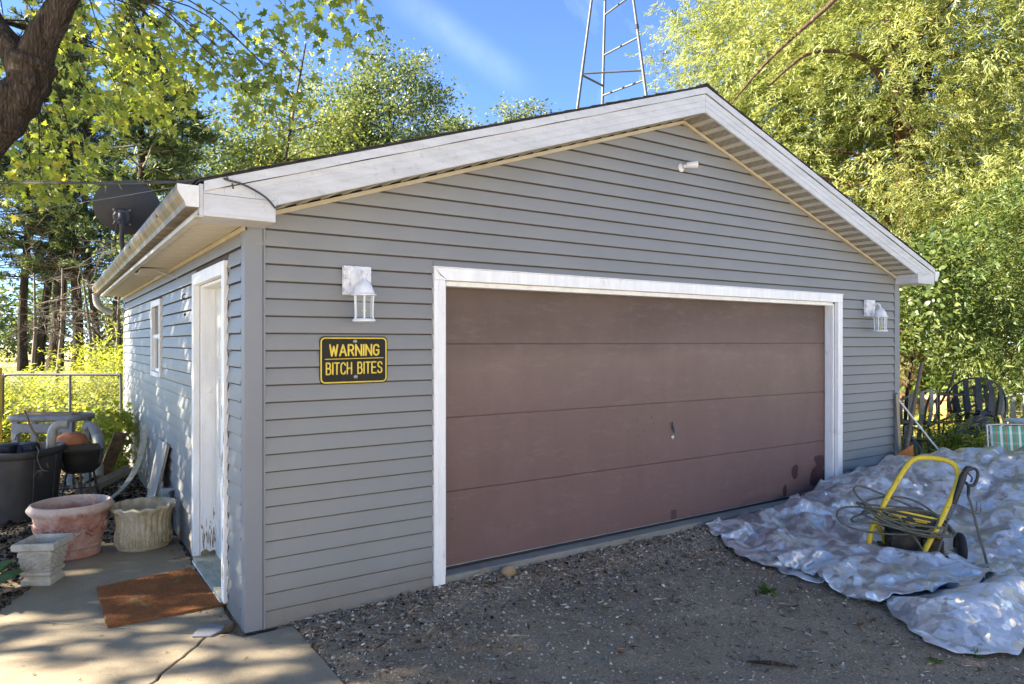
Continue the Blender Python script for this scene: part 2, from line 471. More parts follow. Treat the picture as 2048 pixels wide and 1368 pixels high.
M['hosta'] = leafmat('variegated_hosta', [(0.0, (0.05, 0.11, 0.03)), (0.7, (0.10, 0.17, 0.04)), (1.0, (0.5, 0.48, 0.2))], 0.4)
M['bark'] = barkmat('grey_brown_bark', (0.17, 0.13, 0.095), (0.05, 0.038, 0.028), 12)
M['bark_pine'] = barkmat('dark_pine_bark', (0.10, 0.072, 0.05), (0.03, 0.022, 0.017), 4)
M['bark_warm'] = barkmat('reddish_bark', (0.21, 0.14, 0.085), (0.08, 0.05, 0.03), 4)
M['twig'] = simple('dead_grey_twigs', (0.17, 0.14, 0.11), (0.10, 0.08, 0.065), 3, 0.9, bump=0)

def terracotta():
    m, n, l, b = nmat('weathered_terracotta')
    v = coords(n, l)
    f = tnoise(n, l, v, 7, 9, 0.7, 0.4)
    r = ramp(n, [(0.30, (0.28, 0.12, 0.085)), (0.48, (0.38, 0.20, 0.155)), (0.66, (0.50, 0.39, 0.34))])
    l.new(f, r.inputs['Fac'])
    sx = n.new('ShaderNodeSeparateXYZ')
    l.new(v, sx.inputs['Vector'])
    lime = ramp(n, [(0.56, (0, 0, 0)), (0.64, (0.75, 0.75, 0.75))])
    sc_ = n.new('ShaderNodeMath'); sc_.operation = 'MULTIPLY_ADD'
    sc_.inputs[1].default_value = 1.25
    sc_.inputs[2].default_value = -0.05
    l.new(sx.outputs['Z'], sc_.inputs[0])
    mm = n.new('ShaderNodeMath'); mm.operation = 'MULTIPLY_ADD'
    mm.inputs[1].default_value = 0.35
    l.new(f, mm.inputs[0])
    l.new(sc_.outputs[0], mm.inputs[2])
    l.new(mm.outputs[0], lime.inputs['Fac'])
    c = mixc(n, l, lime.outputs['Color'], r.outputs['Color'], (0.50, 0.44, 0.40))
    l.new(c, b.inputs['Base Color'])
    b.inputs['Roughness'].default_value = 0.9
    h = tnoise(n, l, v, 60, 5, 0.7)
    bumpn(n, l, b, h, 0.5, 0.006)
    return m
M['terra'] = terracotta()
M['clay'] = simple('orange_clay', (0.42, 0.16, 0.07), (0.30, 0.11, 0.05), 9, 0.8, bump=0.3)
M['cream'] = simple('mossy_cream_stone', (0.56, 0.50, 0.38), (0.36, 0.31, 0.21), 8, 0.9, bump=0.5, bscale=60, dirt=(0.22, 0.20, 0.07), dscale=4, dlo=0.48, dhi=0.7)
M['stone_planter'] = simple('cast_stone', (0.45, 0.44, 0.40), (0.33, 0.32, 0.28), 10, 0.9, bump=0.5, bscale=80, dirt=(0.18, 0.18, 0.13), dscale=7, dlo=0.56, dhi=0.78)
M['soil'] = simple('dark_soil', (0.04, 0.03, 0.022), None, 20, 0.95, bump=0.8)
def mat_mat():
    m, n, l, b = nmat('rusty_coir')
    v = coords(n, l)
    f = tnoise(n, l, v, 3.4, 8, 0.65, 0.5)
    r = ramp(n, [(0.28, (0.17, 0.065, 0.032)), (0.42, (0.36, 0.155, 0.06)), (0.54, (0.27, 0.11, 0.045)), (0.62, (0.20, 0.15, 0.065)), (0.72, (0.40, 0.34, 0.29))])
    l.new(f, r.inputs['Fac'])
    g = tnoise(n, l, v, 160, 3, 0.8)
    gr = ramp(n, [(0.3, (0.5, 0.5, 0.5)), (0.7, (1.35, 1.35, 1.35))])
    l.new(g, gr.inputs['Fac'])
    c = mixc(n, l, 1.0, r.outputs['Color'], gr.outputs['Color'], 'MULTIPLY')
    l.new(c, b.inputs['Base Color'])
    b.inputs['Roughness'].default_value = 0.95
    b.inputs['Specular IOR Level'].default_value = 0.1
    bumpn(n, l, b, g, 1.0, 0.012)
    return m
M['coir'] = mat_mat()
def tarp_mat():
    m, n, l, b = nmat('silver_tarpaulin')
    v = coords(n, l)
    f = tnoise(n, l, v, 1.6, 8, 0.65, 0.6)
    r = ramp(n, [(0.32, (0.46, 0.455, 0.445)), (0.5, (0.56, 0.56, 0.56)), (0.7, (0.64, 0.64, 0.645))])
    l.new(f, r.inputs['Fac'])
    d = tnoise(n, l, v, 2.6, 10, 0.78, 1.2)
    dr = ramp(n, [(0.56, (0, 0, 0)), (0.72, (0.55, 0.55, 0.55))])
    l.new(d, dr.inputs['Fac'])
    c = mixc(n, l, dr.outputs['Color'], r.outputs['Color'], (0.27, 0.25, 0.22))
    l.new(c, b.inputs['Base Color'])
    b.inputs['Metallic'].default_value = 0.50
    b.inputs['Roughness'].default_value = 0.30
    def ridged(scale, detail, dist, vec):
        t = n.new('ShaderNodeTexNoise')
        t.noise_type = 'RIDGED_MULTIFRACTAL'
        t.inputs['Scale'].default_value = scale
        t.inputs['Detail'].default_value = detail
        t.inputs['Roughness'].default_value = 0.45
        t.inputs['Distortion'].default_value = dist
        l.new(vec, t.inputs['Vector'])
        return t.outputs['Fac']
    p = bumpn(n, l, b, ridged(4.2, 3, 0.4, v), 1.0, 0.045)
    def facets(scale, amt, stretch, rot, prev):
        wn_ = n.new('ShaderNodeTexNoise')
        wn_.inputs['Scale'].default_value = scale * 0.45
        l.new(v, wn_.inputs['Vector'])
        wp = n.new('ShaderNodeVectorMath'); wp.operation = 'MULTIPLY_ADD'
        l.new(wn_.outputs['Color'], wp.inputs[0])
        wp.inputs[1].default_value = (0.9 / scale,) * 3
        l.new(coords(n, l, stretch, (0, 0, rot)), wp.inputs[2])
        vo = n.new('ShaderNodeTexVoronoi')
        vo.inputs['Scale'].default_value = scale
        l.new(wp.outputs['Vector'], vo.inputs['Vector'])
        ce = n.new('ShaderNodeVectorMath'); ce.operation = 'SUBTRACT'
        l.new(vo.outputs['Color'], ce.inputs[0])
        ce.inputs[1].default_value = (0.5, 0.5, 0.5)
        ma = n.new('ShaderNodeVectorMath'); ma.operation = 'MULTIPLY_ADD'
        l.new(ce.outputs['Vector'], ma.inputs[0])
        ma.inputs[1].default_value = (amt, amt, amt)
        l.new(prev, ma.inputs[2])
        no = n.new('ShaderNodeVectorMath'); no.operation = 'NORMALIZE'
        l.new(ma.outputs['Vector'], no.inputs[0])
        return no.outputs['Vector']
    p = facets(7.0, 0.62, (1, 0.55, 1), 0.5, p)
    p = facets(15.0, 0.66, (0.6, 1, 1), -0.4, p)
    p = facets(34.0, 0.46, (1, 0.7, 1), 1.1, p)
    l.new(p, b.inputs['Normal'])
    return m
M['tarp'] = tarp_mat()
M['wash_yellow'] = simple('yellow_powder_coat', (0.70, 0.52, 0.03), (0.60, 0.42, 0.03), 7, 0.4, bump=0.1, dirt=(0.10, 0.07, 0.03), dscale=11, dlo=0.64, dhi=0.72)
M['dark_plastic'] = simple('dark_plastic', (0.028, 0.028, 0.027), (0.018, 0.018, 0.018), 8, 0.5, bump=0.15)
M['engine'] = simple('greasy_engine_metal', (0.06, 0.05, 0.045), (0.025, 0.022, 0.02), 18, 0.6, metal=0.3, bump=0.5, dirt=(0.13, 0.085, 0.05), dscale=9)
M['hose'] = simple('olive_rubber_hose', (0.115, 0.11, 0.075), (0.08, 0.078, 0.055), 9, 0.6, bump=0.1)
M['bin'] = simple('charcoal_bin_plastic', (0.052, 0.054, 0.056), (0.036, 0.038, 0.040), 4, 0.5, bump=0.15, dirt=(0.085, 0.08, 0.07), dscale=3.5, dlo=0.5, dhi=0.8)
M['bench'] = simple('grey_moulded_plastic', (0.25, 0.255, 0.26), (0.20, 0.205, 0.21), 5, 0.5, bump=0.1, dirt=(0.13, 0.12, 0.10), dscale=8)
M['wood'] = simple('raw_wood_bar', (0.42, 0.29, 0.18), (0.30, 0.19, 0.11), 8, 0.8, bump=0.3, stretch=(0.5, 4, 4))
M['oldwood'] = simple('grey_old_wood', (0.20, 0.16, 0.115), (0.11, 0.085, 0.06), 8, 0.9, bump=0.5, stretch=(5, 5, 0.5))
M['palewood'] = simple('pale_wood_stake', (0.36, 0.30, 0.21), (0.26, 0.21, 0.14), 8, 0.85, bump=0.3, stretch=(5, 5, 0.5))
M['spout'] = simple('white_downspout_metal', (0.36, 0.36, 0.34), (0.27, 0.27, 0.25), 6, 0.45, bump=0.1, dirt=(0.25, 0.22, 0.16), dscale=8)
M['trimstrip'] = simple('dirty_cream_strip', (0.50, 0.48, 0.38), (0.34, 0.32, 0.23), 7, 0.6, bump=0.3, dirt=(0.15, 0.13, 0.08), dscale=12, dlo=0.5, dhi=0.66)
M['greyboard'] = simple('grey_board', (0.33, 0.32, 0.29), (0.26, 0.25, 0.22), 4, 0.7, bump=0.2, stretch=(4, 4, 0.7))
M['bluebox'] = simple('pale_blue_metal', (0.34, 0.40, 0.44), (0.28, 0.33, 0.37), 9, 0.45, bump=0.1)
M['navy'] = simple('navy_plastic', (0.018, 0.021, 0.045), (0.012, 0.013, 0.026), 12, 0.4, bump=0.2)
M['orange'] = simple('orange_plastic', (0.66, 0.20, 0.035), (0.52, 0.14, 0.03), 6, 0.5, bump=0.1)
M['white_tube'] = simple('white_enamel_tube', (0.74, 0.74, 0.72), (0.62, 0.62, 0.60), 9, 0.35, bump=0)
M['chair_green'] = simple('dull_green_strap', (0.25, 0.27, 0.235), (0.15, 0.17, 0.145), 9, 0.6, bump=0.2, dirt=(0.09, 0.075, 0.05), dscale=9, dlo=0.5, dhi=0.7)
M['chair_frame'] = simple('rusted_dark_tube', (0.05, 0.055, 0.05), (0.028, 0.03, 0.028), 12, 0.55, bump=0.2, dirt=(0.14, 0.06, 0.03), dscale=12, dlo=0.58, dhi=0.72)
M['cloth'] = simple('faded_black_cloth', (0.13, 0.13, 0.145), (0.06, 0.06, 0.07), 7, 0.85, bump=0.4, bscale=40)
M['hive'] = simple('orange_pine_box', (0.62, 0.31, 0.09), (0.48, 0.22, 0.06), 4, 0.7, bump=0.2, stretch=(1, 1, 6))
M['palewall'] = simple('pale_far_wall', (0.80, 0.77, 0.70), (0.74, 0.71, 0.64), 2, 0.8, bump=0)
M['postyellow'] = simple('yellow_post_paint', (0.40, 0.29, 0.02), (0.30, 0.21, 0.02), 6, 0.6, bump=0.2, dirt=(0.09, 0.08, 0.03), dscale=5)
M['tan_rock'] = simple('tan_rock', (0.34, 0.24, 0.13), (0.24, 0.17, 0.10), 9, 0.85, bump=0.5, bscale=40)
M['slate'] = simple('blue_grey_slate', (0.22, 0.23, 0.26), (0.15, 0.155, 0.18), 9, 0.7, bump=0.4)
M['web'] = None
def web_mat():
    m, n, l, b = nmat('plaid_webbing')
    v = coords(n, l)
    sx = n.new('ShaderNodeSeparateXYZ')
    l.new(v, sx.inputs['Vector'])
    def stripes(out, period):
        a = n.new('ShaderNodeMath'); a.operation = 'DIVIDE'; a.inputs[1].default_value = period
        l.new(out, a.inputs[0])
        f = n.new('ShaderNodeMath'); f.operation = 'FRACT'
        l.new(a.outputs[0], f.inputs[0])
        r = ramp(n, [(0.0, (0.06, 0.34, 0.22)), (0.30, (0.50, 0.16, 0.07)), (0.46, (0.07, 0.38, 0.25)), (0.74, (0.80, 0.78, 0.68))], 'CONSTANT')
        l.new(f.outputs[0], r.inputs['Fac'])
        return r.outputs['Color']
    c = mixc(n, l, 0.15, stripes(sx.outputs['X'], 0.105), stripes(sx.outputs['Z'], 0.13))
    l.new(c, b.inputs['Base Color'])
    b.inputs['Roughness'].default_value = 0.7
    return m
M['web'] = web_mat()

# ---------------------------------------------------------------- mesh helpers
class MB:
    def __init__(s):
        s.v, s.f, s.mi = [], [], []
        s.cur = 0
    def add(s, vs, fs):
        o = len(s.v)
        s.v.extend([tuple(p) for p in vs])
        s.f.extend([tuple(i + o for i in f) for f in fs])
        s.mi.extend([s.cur] * len(fs))
        return s
    def box(s, a, b, rot=None, piv=None):
        x0, y0, z0 = (min(a[i], b[i]) for i in range(3))
        x1, y1, z1 = (max(a[i], b[i]) for i in range(3))
        vs = [Vector(p) for p in ((x0, y0, z0), (x1, y0, z0), (x1, y1, z0), (x0, y1, z0), (x0, y0, z1), (x1, y0, z1), (x1, y1, z1), (x0, y1, z1))]
        if rot is not None:
            c = Vector(piv) if piv is not None else Vector(((x0 + x1) / 2, (y0 + y1) / 2, (z0 + z1) / 2))
            vs = [rot @ (p - c) + c for p in vs]
        return s.add(vs, [(0, 3, 2, 1), (4, 5, 6, 7), (0, 1, 5, 4), (1, 2, 6, 5), (2, 3, 7, 6), (3, 0, 4, 7)])
    def prism(s, poly, d):
        n = len(poly)
        d = Vector(d)
        p = [Vector(q) for q in poly]
        vs = p + [q + d for q in p]
        nrm = sum(((p[i] - p[0]).cross(p[(i + 1) % n] - p[0]) for i in range(1, n - 1)), Vector())
        fs = [tuple(range(n)), tuple(range(2 * n - 1, n - 1, -1))] + [(i, i + n, (i + 1) % n + n, (i + 1) % n) for i in range(n)]
        if nrm.dot(d) > 0:
            fs = [tuple(reversed(f)) for f in fs]
        return s.add(vs, fs)
    def tube(s, pts, r, seg=8, cap=True, closed=False):
        pts = [Vector(p) for p in pts]
        n = len(pts)
        rs = r if isinstance(r, (list, tuple)) else [r] * n
        vs, fs = [], []
        up = None
        for i, p in enumerate(pts):
            if closed:
                t = (pts[(i + 1) % n] - pts[i - 1])
            else:
                t = pts[min(i + 1, n - 1)] - pts[max(i - 1, 0)]
            t = t.normalized() if t.length > 1e-9 else Vector((0, 0, 1))
            if up is None:
                up = Vector((0, 0, 1)) if abs(t.z) < 0.9 else Vector((1, 0, 0))
            a = up - t * up.dot(t)
            if a.length < 1e-4:
                a = t.orthogonal()
            a.normalize()
            up = a
            b = t.cross(a)
            for k in range(seg):
                q = 2 * math.pi * k / seg
                vs.append(p + (a * math.cos(q) + b * math.sin(q)) * rs[i])
        m = n if closed else n - 1
        for i in range(m):
            j = (i + 1) % n
            for k in range(seg):
                k2 = (k + 1) % seg
                fs.append((i * seg + k, i * seg + k2, j * seg + k2, j * seg + k))
        if cap and not closed:
            fs.append(tuple(range(seg - 1, -1, -1)))
            fs.append(tuple((n - 1) * seg + k for k in range(seg)))
        return s.add(vs, fs)
    def lathe(s, prof, seg=32, c=(0, 0, 0), fn=None, axis='Z'):
        vs, fs = [], []
        n = len(prof)
        for i, (r, z) in enumerate(prof):
            for k in range(seg):
                a = 2 * math.pi * k / seg
                rr, zz = (r, z) if fn is None else fn(r, z, a, i)
                x, y = rr * math.cos(a), rr * math.sin(a)
                if axis == 'Z':
                    p = (x + c[0], y + c[1], zz + c[2])
                elif axis == 'Y':
                    p = (x + c[0], -zz + c[1], y + c[2])
                vs.append(p)
        for i in range(n - 1):
            for k in range(seg):
                k2 = (k + 1) % seg
                fs.append((i * seg + k, i * seg + k2, (i + 1) * seg + k2, (i + 1) * seg + k))
        fs.append(tuple(range(seg - 1, -1, -1)))
        fs.append(tuple((n - 1) * seg + k for k in range(seg)))
        return s.add(vs, fs)
    def sphere(s, c, r, sc=(1, 1, 1), seg=14, rings=9):
        vs, fs = [], []
        for i in range(rings + 1):
            t = math.pi * i / rings
            for k in range(seg):
                a = 2 * math.pi * k / seg
                vs.append((c[0] + r * sc[0] * math.sin(t) * math.cos(a), c[1] + r * sc[1] * math.sin(t) * math.sin(a), c[2] + r * sc[2] * math.cos(t)))
        for i in range(rings):
            for k in range(seg):
                k2 = (k + 1) % seg
                fs.append((i * seg + k, (i + 1) * seg + k, (i + 1) * seg + k2, i * seg + k2))
        return s.add(vs, fs)
    def xf(s, mtx):
        s.v = [tuple(mtx @ Vector(p)) for p in s.v]
        return s
    def build(s, name, mats, parent=None, smooth=None, bevel=0, solid=0, local=False):
        off = Vector((0, 0, 0))
        if parent is not None and not local:
            q = parent
            while q is not None:
                off += q.location
                q = q.parent
        me = bpy.data.meshes.new(name)
        me.from_pydata([tuple(Vector(p) - off) for p in s.v], [], s.f)
        if not isinstance(mats, (list, tuple)):
            mats = [mats]
        for m in mats:
            me.materials.append(m)
        if len(mats) > 1:
            me.polygons.foreach_set('material_index', s.mi)
        if smooth is not None:
            me.polygons.foreach_set('use_smooth', [True] * len(me.polygons))
            me.set_sharp_from_angle(angle=rad(smooth))
        me.update()
        o = bpy.data.objects.new(name, me)
        COL.objects.link(o)
        if parent is not None:
            o.parent = parent
        if bevel:
            b = o.modifiers.new('edge', 'BEVEL')
            b.width = bevel
            b.segments = 2
            b.limit_method = 'ANGLE'
            b.angle_limit = rad(40)
        if solid:
            b = o.modifiers.new('thick', 'SOLIDIFY')
            b.thickness = solid
            b.offset = 0
        return o

def tag(o, label=None, cat=None, group=None, kind=None):
    if label: o['label'] = label
    if cat: o['category'] = cat
    if group: o['group'] = group
    if kind: o['kind'] = kind
    return o

def thing(name, label, cat, loc=(0, 0, 0), rz=0, group=None):
    o = bpy.data.objects.new(name, None)
    COL.objects.link(o)
    o.location = loc
    o.rotation_euler = (0, 0, rz)
    o.empty_display_size = 0.2
    return tag(o, label, cat, group)

def copy_tree(o, parent=None):
    c = o.copy()
    COL.objects.link(c)
    if parent is not None:
        c.parent = parent
    for ch in list(o.children):
        copy_tree(ch, c)
    return c

def spline(pts, n=8):
    pts = [Vector(p) for p in pts]
    out = []
    P = [pts[0] * 2 - pts[1]] + pts + [pts[-1] * 2 - pts[-2]]
    for i in range(1, len(P) - 2):
        for k in range(n):
            t = k / n
            a, b, c, d = P[i - 1], P[i], P[i + 1], P[i + 2]
            out.append(0.5 * ((2 * b) + (c - a) * t + (2 * a - 5 * b + 4 * c - d) * t * t + (3 * b - a - 3 * c + d) * t ** 3))
    out.append(pts[-1])
    return out

# ---- leaves, thousands at a time
T_RHOMB = (np.array([[0, 0, 0], [0.28, 0.45, 0.05], [0, 1, -0.05], [-0.28, 0.45, 0.05]]), [(0, 1, 2), (0, 2, 3)])
T_NARROW = (np.array([[0, 0, 0], [0.095, 0.45, 0.02], [0, 1, -0.08], [-0.095, 0.45, 0.02]]), [(0, 1, 2), (0, 2, 3)])
T_NEEDLE = (np.array([[-0.035, 0, 0], [0.035, 0, 0], [0.02, 1, 0], [-0.02, 1, 0]]), [(0, 1, 2), (0, 2, 3)])
T_OVAL = (np.array([[0, 0, 0], [0.2, 0.2, 0.04], [0.27, 0.5, 0.06], [0.16, 0.8, 0.02], [0, 1, -0.08], [-0.16, 0.8, 0.02], [-0.27, 0.5, 0.06], [-0.2, 0.2, 0.04]]), [(0, 1, 7), (1, 2, 6), (1, 6, 7), (2, 3, 5), (2, 5, 6), (3, 4, 5)])
_mp = [(0, 0), (0.13, 0.10), (0.43, 0.04), (0.33, 0.22), (0.60, 0.42), (0.34, 0.44), (0.20, 0.43), (0.27, 0.74), (0.12, 0.68), (0, 1.05)]
_mp = _mp + [(-x, y) for x, y in _mp[-2:0:-1]]
T_MAPLE = (np.array([[0, 0.36, 0.0]] + [[x, y, 0.22 * abs(x) - 0.12 * y * y] for x, y in _mp]), [(0, i + 1, (i + 1) % len(_mp) + 1) for i in range(len(_mp))])

def unit(a):
    return a / np.maximum(np.linalg.norm(a, axis=1, keepdims=True), 1e-9)

def leaves(name, tmpl, P, D, N, S, tone, mat, parent=None, mtx=None):
    tv, tf = tmpl
    off = np.zeros(3)
    q = parent
    while q is not None:
        off = off + np.array(q.location)
        q = q.parent
    n, k = len(P), len(tv)
    D = unit(D)
    X = unit(np.cross(D, N))
    Z = np.cross(X, D)
    V = (P[:, None, :] + S[:, None, None] * (tv[None, :, 0, None] * X[:, None, :] + tv[None, :, 1, None] * D[:, None, :] + tv[None, :, 2, None] * Z[:, None, :])) - off
    V = V.reshape(-1, 3)
    tfa = np.array(tf)
    F = (tfa[None] + (np.arange(n) * k)[:, None, None]).reshape(-1, 3)
    me = bpy.data.meshes.new(name)
    me.vertices.add(len(V))
    me.vertices.foreach_set('co', V.astype(np.float32).ravel())
    me.loops.add(F.size)
    me.loops.foreach_set('vertex_index', F.astype(np.int32).ravel())
    me.polygons.add(len(F))
    me.polygons.foreach_set('loop_start', np.arange(0, F.size, 3, dtype=np.int32))
    a = me.attributes.new('tone', 'FLOAT', 'POINT')
    a.data.foreach_set('value', np.repeat(np.clip(tone, 0, 1), k).astype(np.float32))
    me.materials.append(mat)
    me.update(calc_edges=True)
    me.validate()
    o = bpy.data.objects.new(name, me)
    COL.objects.link(o)
    if parent is not None:
        o.parent = parent
    return o

def rdir(n, up=0.0, spread=1.0):
    d = rng.normal(size=(n, 3)) * spread
    d[:, 2] += up
    return unit(d)

# ================================================================ SETTING
def sm(a, b, x):
    t = min(1, max(0, (x - a) / (b - a)))
    return t * t * (3 - 2 * t)

def gz(x, y):
    d = max(0.0, math.hypot(x - 1.5, y) - 14)
    z = -0.10 - min(0.5, d * 0.004)
    z += 0.012 * noise.noise(Vector((x * 1.3, y * 1.3, 3.1))) + 0.006 * noise.noise(Vector((x * 7, y * 7, 1.7)))
    if -0.6 < y < 0.1 and x > 0.1:
        z += (0.02 + 0.028 * sm(0.6, 1.5, x)) * sm(-0.45, -0.05, y)
    if x < 0.3 and -5 < y < 2.75 and x > -4:
        z = min(z, -0.135) if in_slab(x, y) else z
    return z

SLAB_EDGE = [(0.27, -0.05), (0.27, -5.5), (-5, -5.5), (-5, 0.2), (-2.6, 0.75), (-1.75, 1.0), (-1.29, 1.28), (-1.17, 1.62), (-1.0, 1.95), (-1.02, 2.25), (-0.9, 2.62), (-0.4, 2.72), (-0.03, 2.6), (-0.02, 0.1)]
def in_poly(x, y, poly):
    c = False
    n = len(poly)
    for i in range(n):
        x1, y1 = poly[i]
        x2, y2 = poly[(i + 1) % n]
        if (y1 > y) != (y2 > y) and x < (x2 - x1) * (y - y1) / (y2 - y1) + x1:
            c = not c
    return c
def in_slab(x, y):
    return in_poly(x, y, SLAB_EDGE)

def grid_axis(lo, hi, d0, d1, step, coarse):
    a = [lo]
    v = lo
    while v < d0:
        st = max(coarse * 0.02 + (d0 - v) * 0.35, step)
        v = min(d0, v + st)
        a.append(v)
    while v < d1 - 1e-6:
        v += step
        a.append(v)
    while v < hi:
        v = min(hi, v + max(step, (v - d1) * 0.35 + step))
        a.append(v)
    return a
gxs = grid_axis(-420, 420, -1.8, 8.0, 0.05, 5)
gys = grid_axis(-320, 520, -4.5, 3.0, 0.05, 5)
g_ = MB()
g_.v = [(x, y, gz(x, y)) for y in gys for x in gxs]
nx = len(gxs)
g_.f = [(j * nx + i, j * nx + i + 1, (j + 1) * nx + i + 1, (j + 1) * nx + i) for j in range(len(gys) - 1) for i in range(nx - 1)]
g_.mi = [0] * len(g_.f)
tag(g_.build('ground', M['ground'], smooth=80), kind='structure')

def sheet(name, mat, x0, x1, y0, y1, dz, nxx=60, nyy=60):
    b = MB()
    xs = [x0 + (x1 - x0) * i / nxx for i in range(nxx + 1)]
    ys = [y0 + (y1 - y0) * (i / nyy) ** 2 for i in range(nyy + 1)]
    b.v = [(x, y, gz(x, y) + dz) for y in ys for x in xs]
    w = nxx + 1
    b.f = [(j * w + i, j * w + i + 1, (j + 1) * w + i + 1, (j + 1) * w + i) for j in range(nyy) for i in range(nxx)]
    b.mi = [0] * len(b.f)
    return tag(b.build(name, mat, smooth=80), kind='structure')
sheet('lawn', M['lawn'], -90, 70, 9.6, 62, 0.035)
sheet('field', M['field'], -300, 300, 62.2, 480, 0.06)

M['yard'] = simple('pale_bounce_gravel', (0.52, 0.48, 0.41), (0.42, 0.39, 0.33), 3, 0.95, bump=0.8, bscale=60)
sheet('bounce_yard', M['yard'], -45, 60, -4.4, -60, 0.05)  # unseen pale ground added behind the camera to bounce sunlight onto the garage
sheet('lawn', M['field'], 8.6, 60, -8, 9.55, 0.035)
# concrete slabs, cracked into three pieces
def jit_poly(poly, rough_idx, amp=0.012, step=0.06):
    out = []
    n = len(poly)
    for i in range(n):
        a, b = Vector(poly[i]), Vector(poly[(i + 1) % n])
        out.append(a)
        if i in rough_idx:
            k = max(1, int((b - a).length / step))
            nn = Vector((-(b - a).y, (b - a).x)).normalized()
            for q in range(1, k):
                out.append(a.lerp(b, q / k) + nn * random.uniform(-amp, amp))
    return [(p.x, p.y) for p in out]
crack = [(-0.2, 0.13), (-0.31, 0.19), (-0.45, 0.33), (-0.61, 0.48), (-0.75, 0.60), (-0.9, 0.74), (-1.1, 0.93), (-1.29, 1.10)]
random.seed(3)
crack = [(x + random.uniform(-0.008, 0.008), y + random.uniform(-0.008, 0.008)) for x, y in crack]
diag = [(-0.2, 0.10)]
for k in range(1, 26):
    t = k / 25
    diag.append((-0.2 - 0.80 * t + random.uniform(-0.012, 0.012), 0.10 - 1.04 * t + random.uniform(-0.012, 0.012)))
diag += [(-2.4, -2.7), (-4.5, -5.5)]
def slab(poly, mat=M['concrete'], top=-0.085, name='concrete_slab'):
    b = MB()
    b.prism([(x, y, top) for x, y in poly], (0, 0, -0.12))
    o = b.build(name, mat, bevel=0.006)
    return tag(o, kind='structure')
slab([(0.27, -0.055), (0.27, -5.5)] + list(reversed([(x + 0.006, y - 0.004) for x, y in diag])) + [(-0.08, 0.03), (-0.035, -0.06)])
slab([(x - 0.006, y + 0.006) for x, y in diag] + [(-5, -5.5), (-5, 0.2), (-2.6, 0.75), (-1.75, 1.0)] + list(reversed([(x, y - 0.006) for x, y in crack[1:]])))
slab(jit_poly([(x, y + 0.006) for x, y in crack] + [(-1.29, 1.28), (-1.17, 1.62), (-1.0, 1.95), (-1.02, 2.25), (-0.9, 2.62), (-0.4, 2.72), (-0.05, 2.6), (-0.035, 0.2)], (7, 8, 9, 10, 11, 12, 13, 14), 0.02))
b = MB()
b.prism([(1.30, -0.005, 0.0), (6.50, -0.005, 0.0), (6.50, 0.6, 0.0), (1.30, 0.6, 0.0)], (0, 0, -0.2))
tag(b.build('concrete_apron', M['apron'], bevel=0.008), kind='structure')
# loose slate flake on the crack by the corner
b = MB()
b.prism([(-0.30, 0.10, -0.070), (-0.20, 0.045, -0.073), (-0.13, 0.09, -0.071), (-0.10, 0.15, -0.068), (-0.17, 0.235, -0.070), (-0.25, 0.20, -0.071)], (0, 0, -0.013))
tag(b.build('slate_flake', M['slate'], bevel=0.004), 'flat blue-grey slate flake lying on the crack near the garage corner', 'stone')

# gravel, chips and leaf bits
T_CHIP = (np.array([[0, -0.5, 0], [0.38, 0, 0.02], [0, 0.5, 0], [-0.38, 0, -0.02], [0.05, 0.03, 0.26], [-0.03, 0.02, -0.2]]), [(0, 1, 4), (1, 2, 4), (2, 3, 4), (3, 0, 4), (1, 0, 5), (2, 1, 5), (3, 2, 5), (0, 3, 5)])
T_FLAKE = (np.array([[0, -0.5, 0.05], [0.13, -0.16, 0.12], [0.06, 0.30, 0.06], [0.03, 0.75, 0.10], [-0.10, 0.22, 0.14], [-0.10, -0.2, 0.03], [0, 0.05, -0.03]]), [(0, 1, 6), (1, 2, 6), (2, 3, 6), (3, 4, 6), (4, 5, 6), (5, 0, 6)])
def scatter(name, tmpl, n, area, size, mat, keep, tilt=0.35, lift=0.12, tpow=1.0):
    P = []
    tries = 0
    while len(P) < n and tries < n * 6:
        tries += 1
        x = random.uniform(area[0], area[1])
        y = random.uniform(area[2], area[3])
        if not keep(x, y):
            continue
        P.append((x, y, gz(x, y)))
    P = np.array(P)
    n = len(P)
    S = size[0] * np.exp(rng.normal(size=n) * size[1])
    S = np.minimum(S, size[0] * 4.5)
    P[:, 2] += S * lift
    D = rng.normal(size=(n, 3)); D[:, 2] *= 0.15
    N = np.tile(np.array([[0, 0, 1.0]]), (n, 1)) + rng.normal(size=(n, 3)) * tilt
    o = leaves(name, tmpl, P, D, N, S, rng.random(n) ** tpow, mat)
    return tag(o, kind='stuff')
random.seed(11)
def on_drive(x, y):
    if y > -0.02 or (in_slab(x, y)):
        return False
    dc = (x + 1.03) * 0.5577 + (y + 4.48) * 0.83
    return dc > 3.0 and random.random() < min(1, (6.0 / dc) ** 2)
def near_wall(x, y):
    if y > -0.01 or in_slab(x, y):
        return False
    return random.random() < math.exp(y * 2.2)
scatter('gravel', T_CHIP, 34000, (-0.2, 8.5, -4.4, 0), (0.0085, 0.52), M['chips'], on_drive, 0.4, 0.1, 1.5)
scatter('gravel', T_CHIP, 9000, (0.05, 6.5, -1.6, 0), (0.013, 0.5), M['chips'], near_wall, 0.5, 0.15, 1.3)
scatter('leaf_litter', T_FLAKE, 7500, (0.0, 8, -4.3, 0), (0.020, 0.5), M['litter'], on_drive, 0.4, 0.12)
scatter('leaf_litter', T_FLAKE, 2600, (0.05, 6.5, -1.2, 0), (0.026, 0.45), M['litter'], near_wall, 0.7, 0.3)
scatter('mulch', T_CHIP, 3000, (0.05, 6.5, -0.9, 0), (0.012, 0.5), M['mulch'], near_wall, 0.6, 0.2)
scatter('bark_chips', T_FLAKE, 1500, (0.0, 8, -4.3, 0), (0.036, 0.4), M['litter'], on_drive, 0.5, 0.14, 2.2)
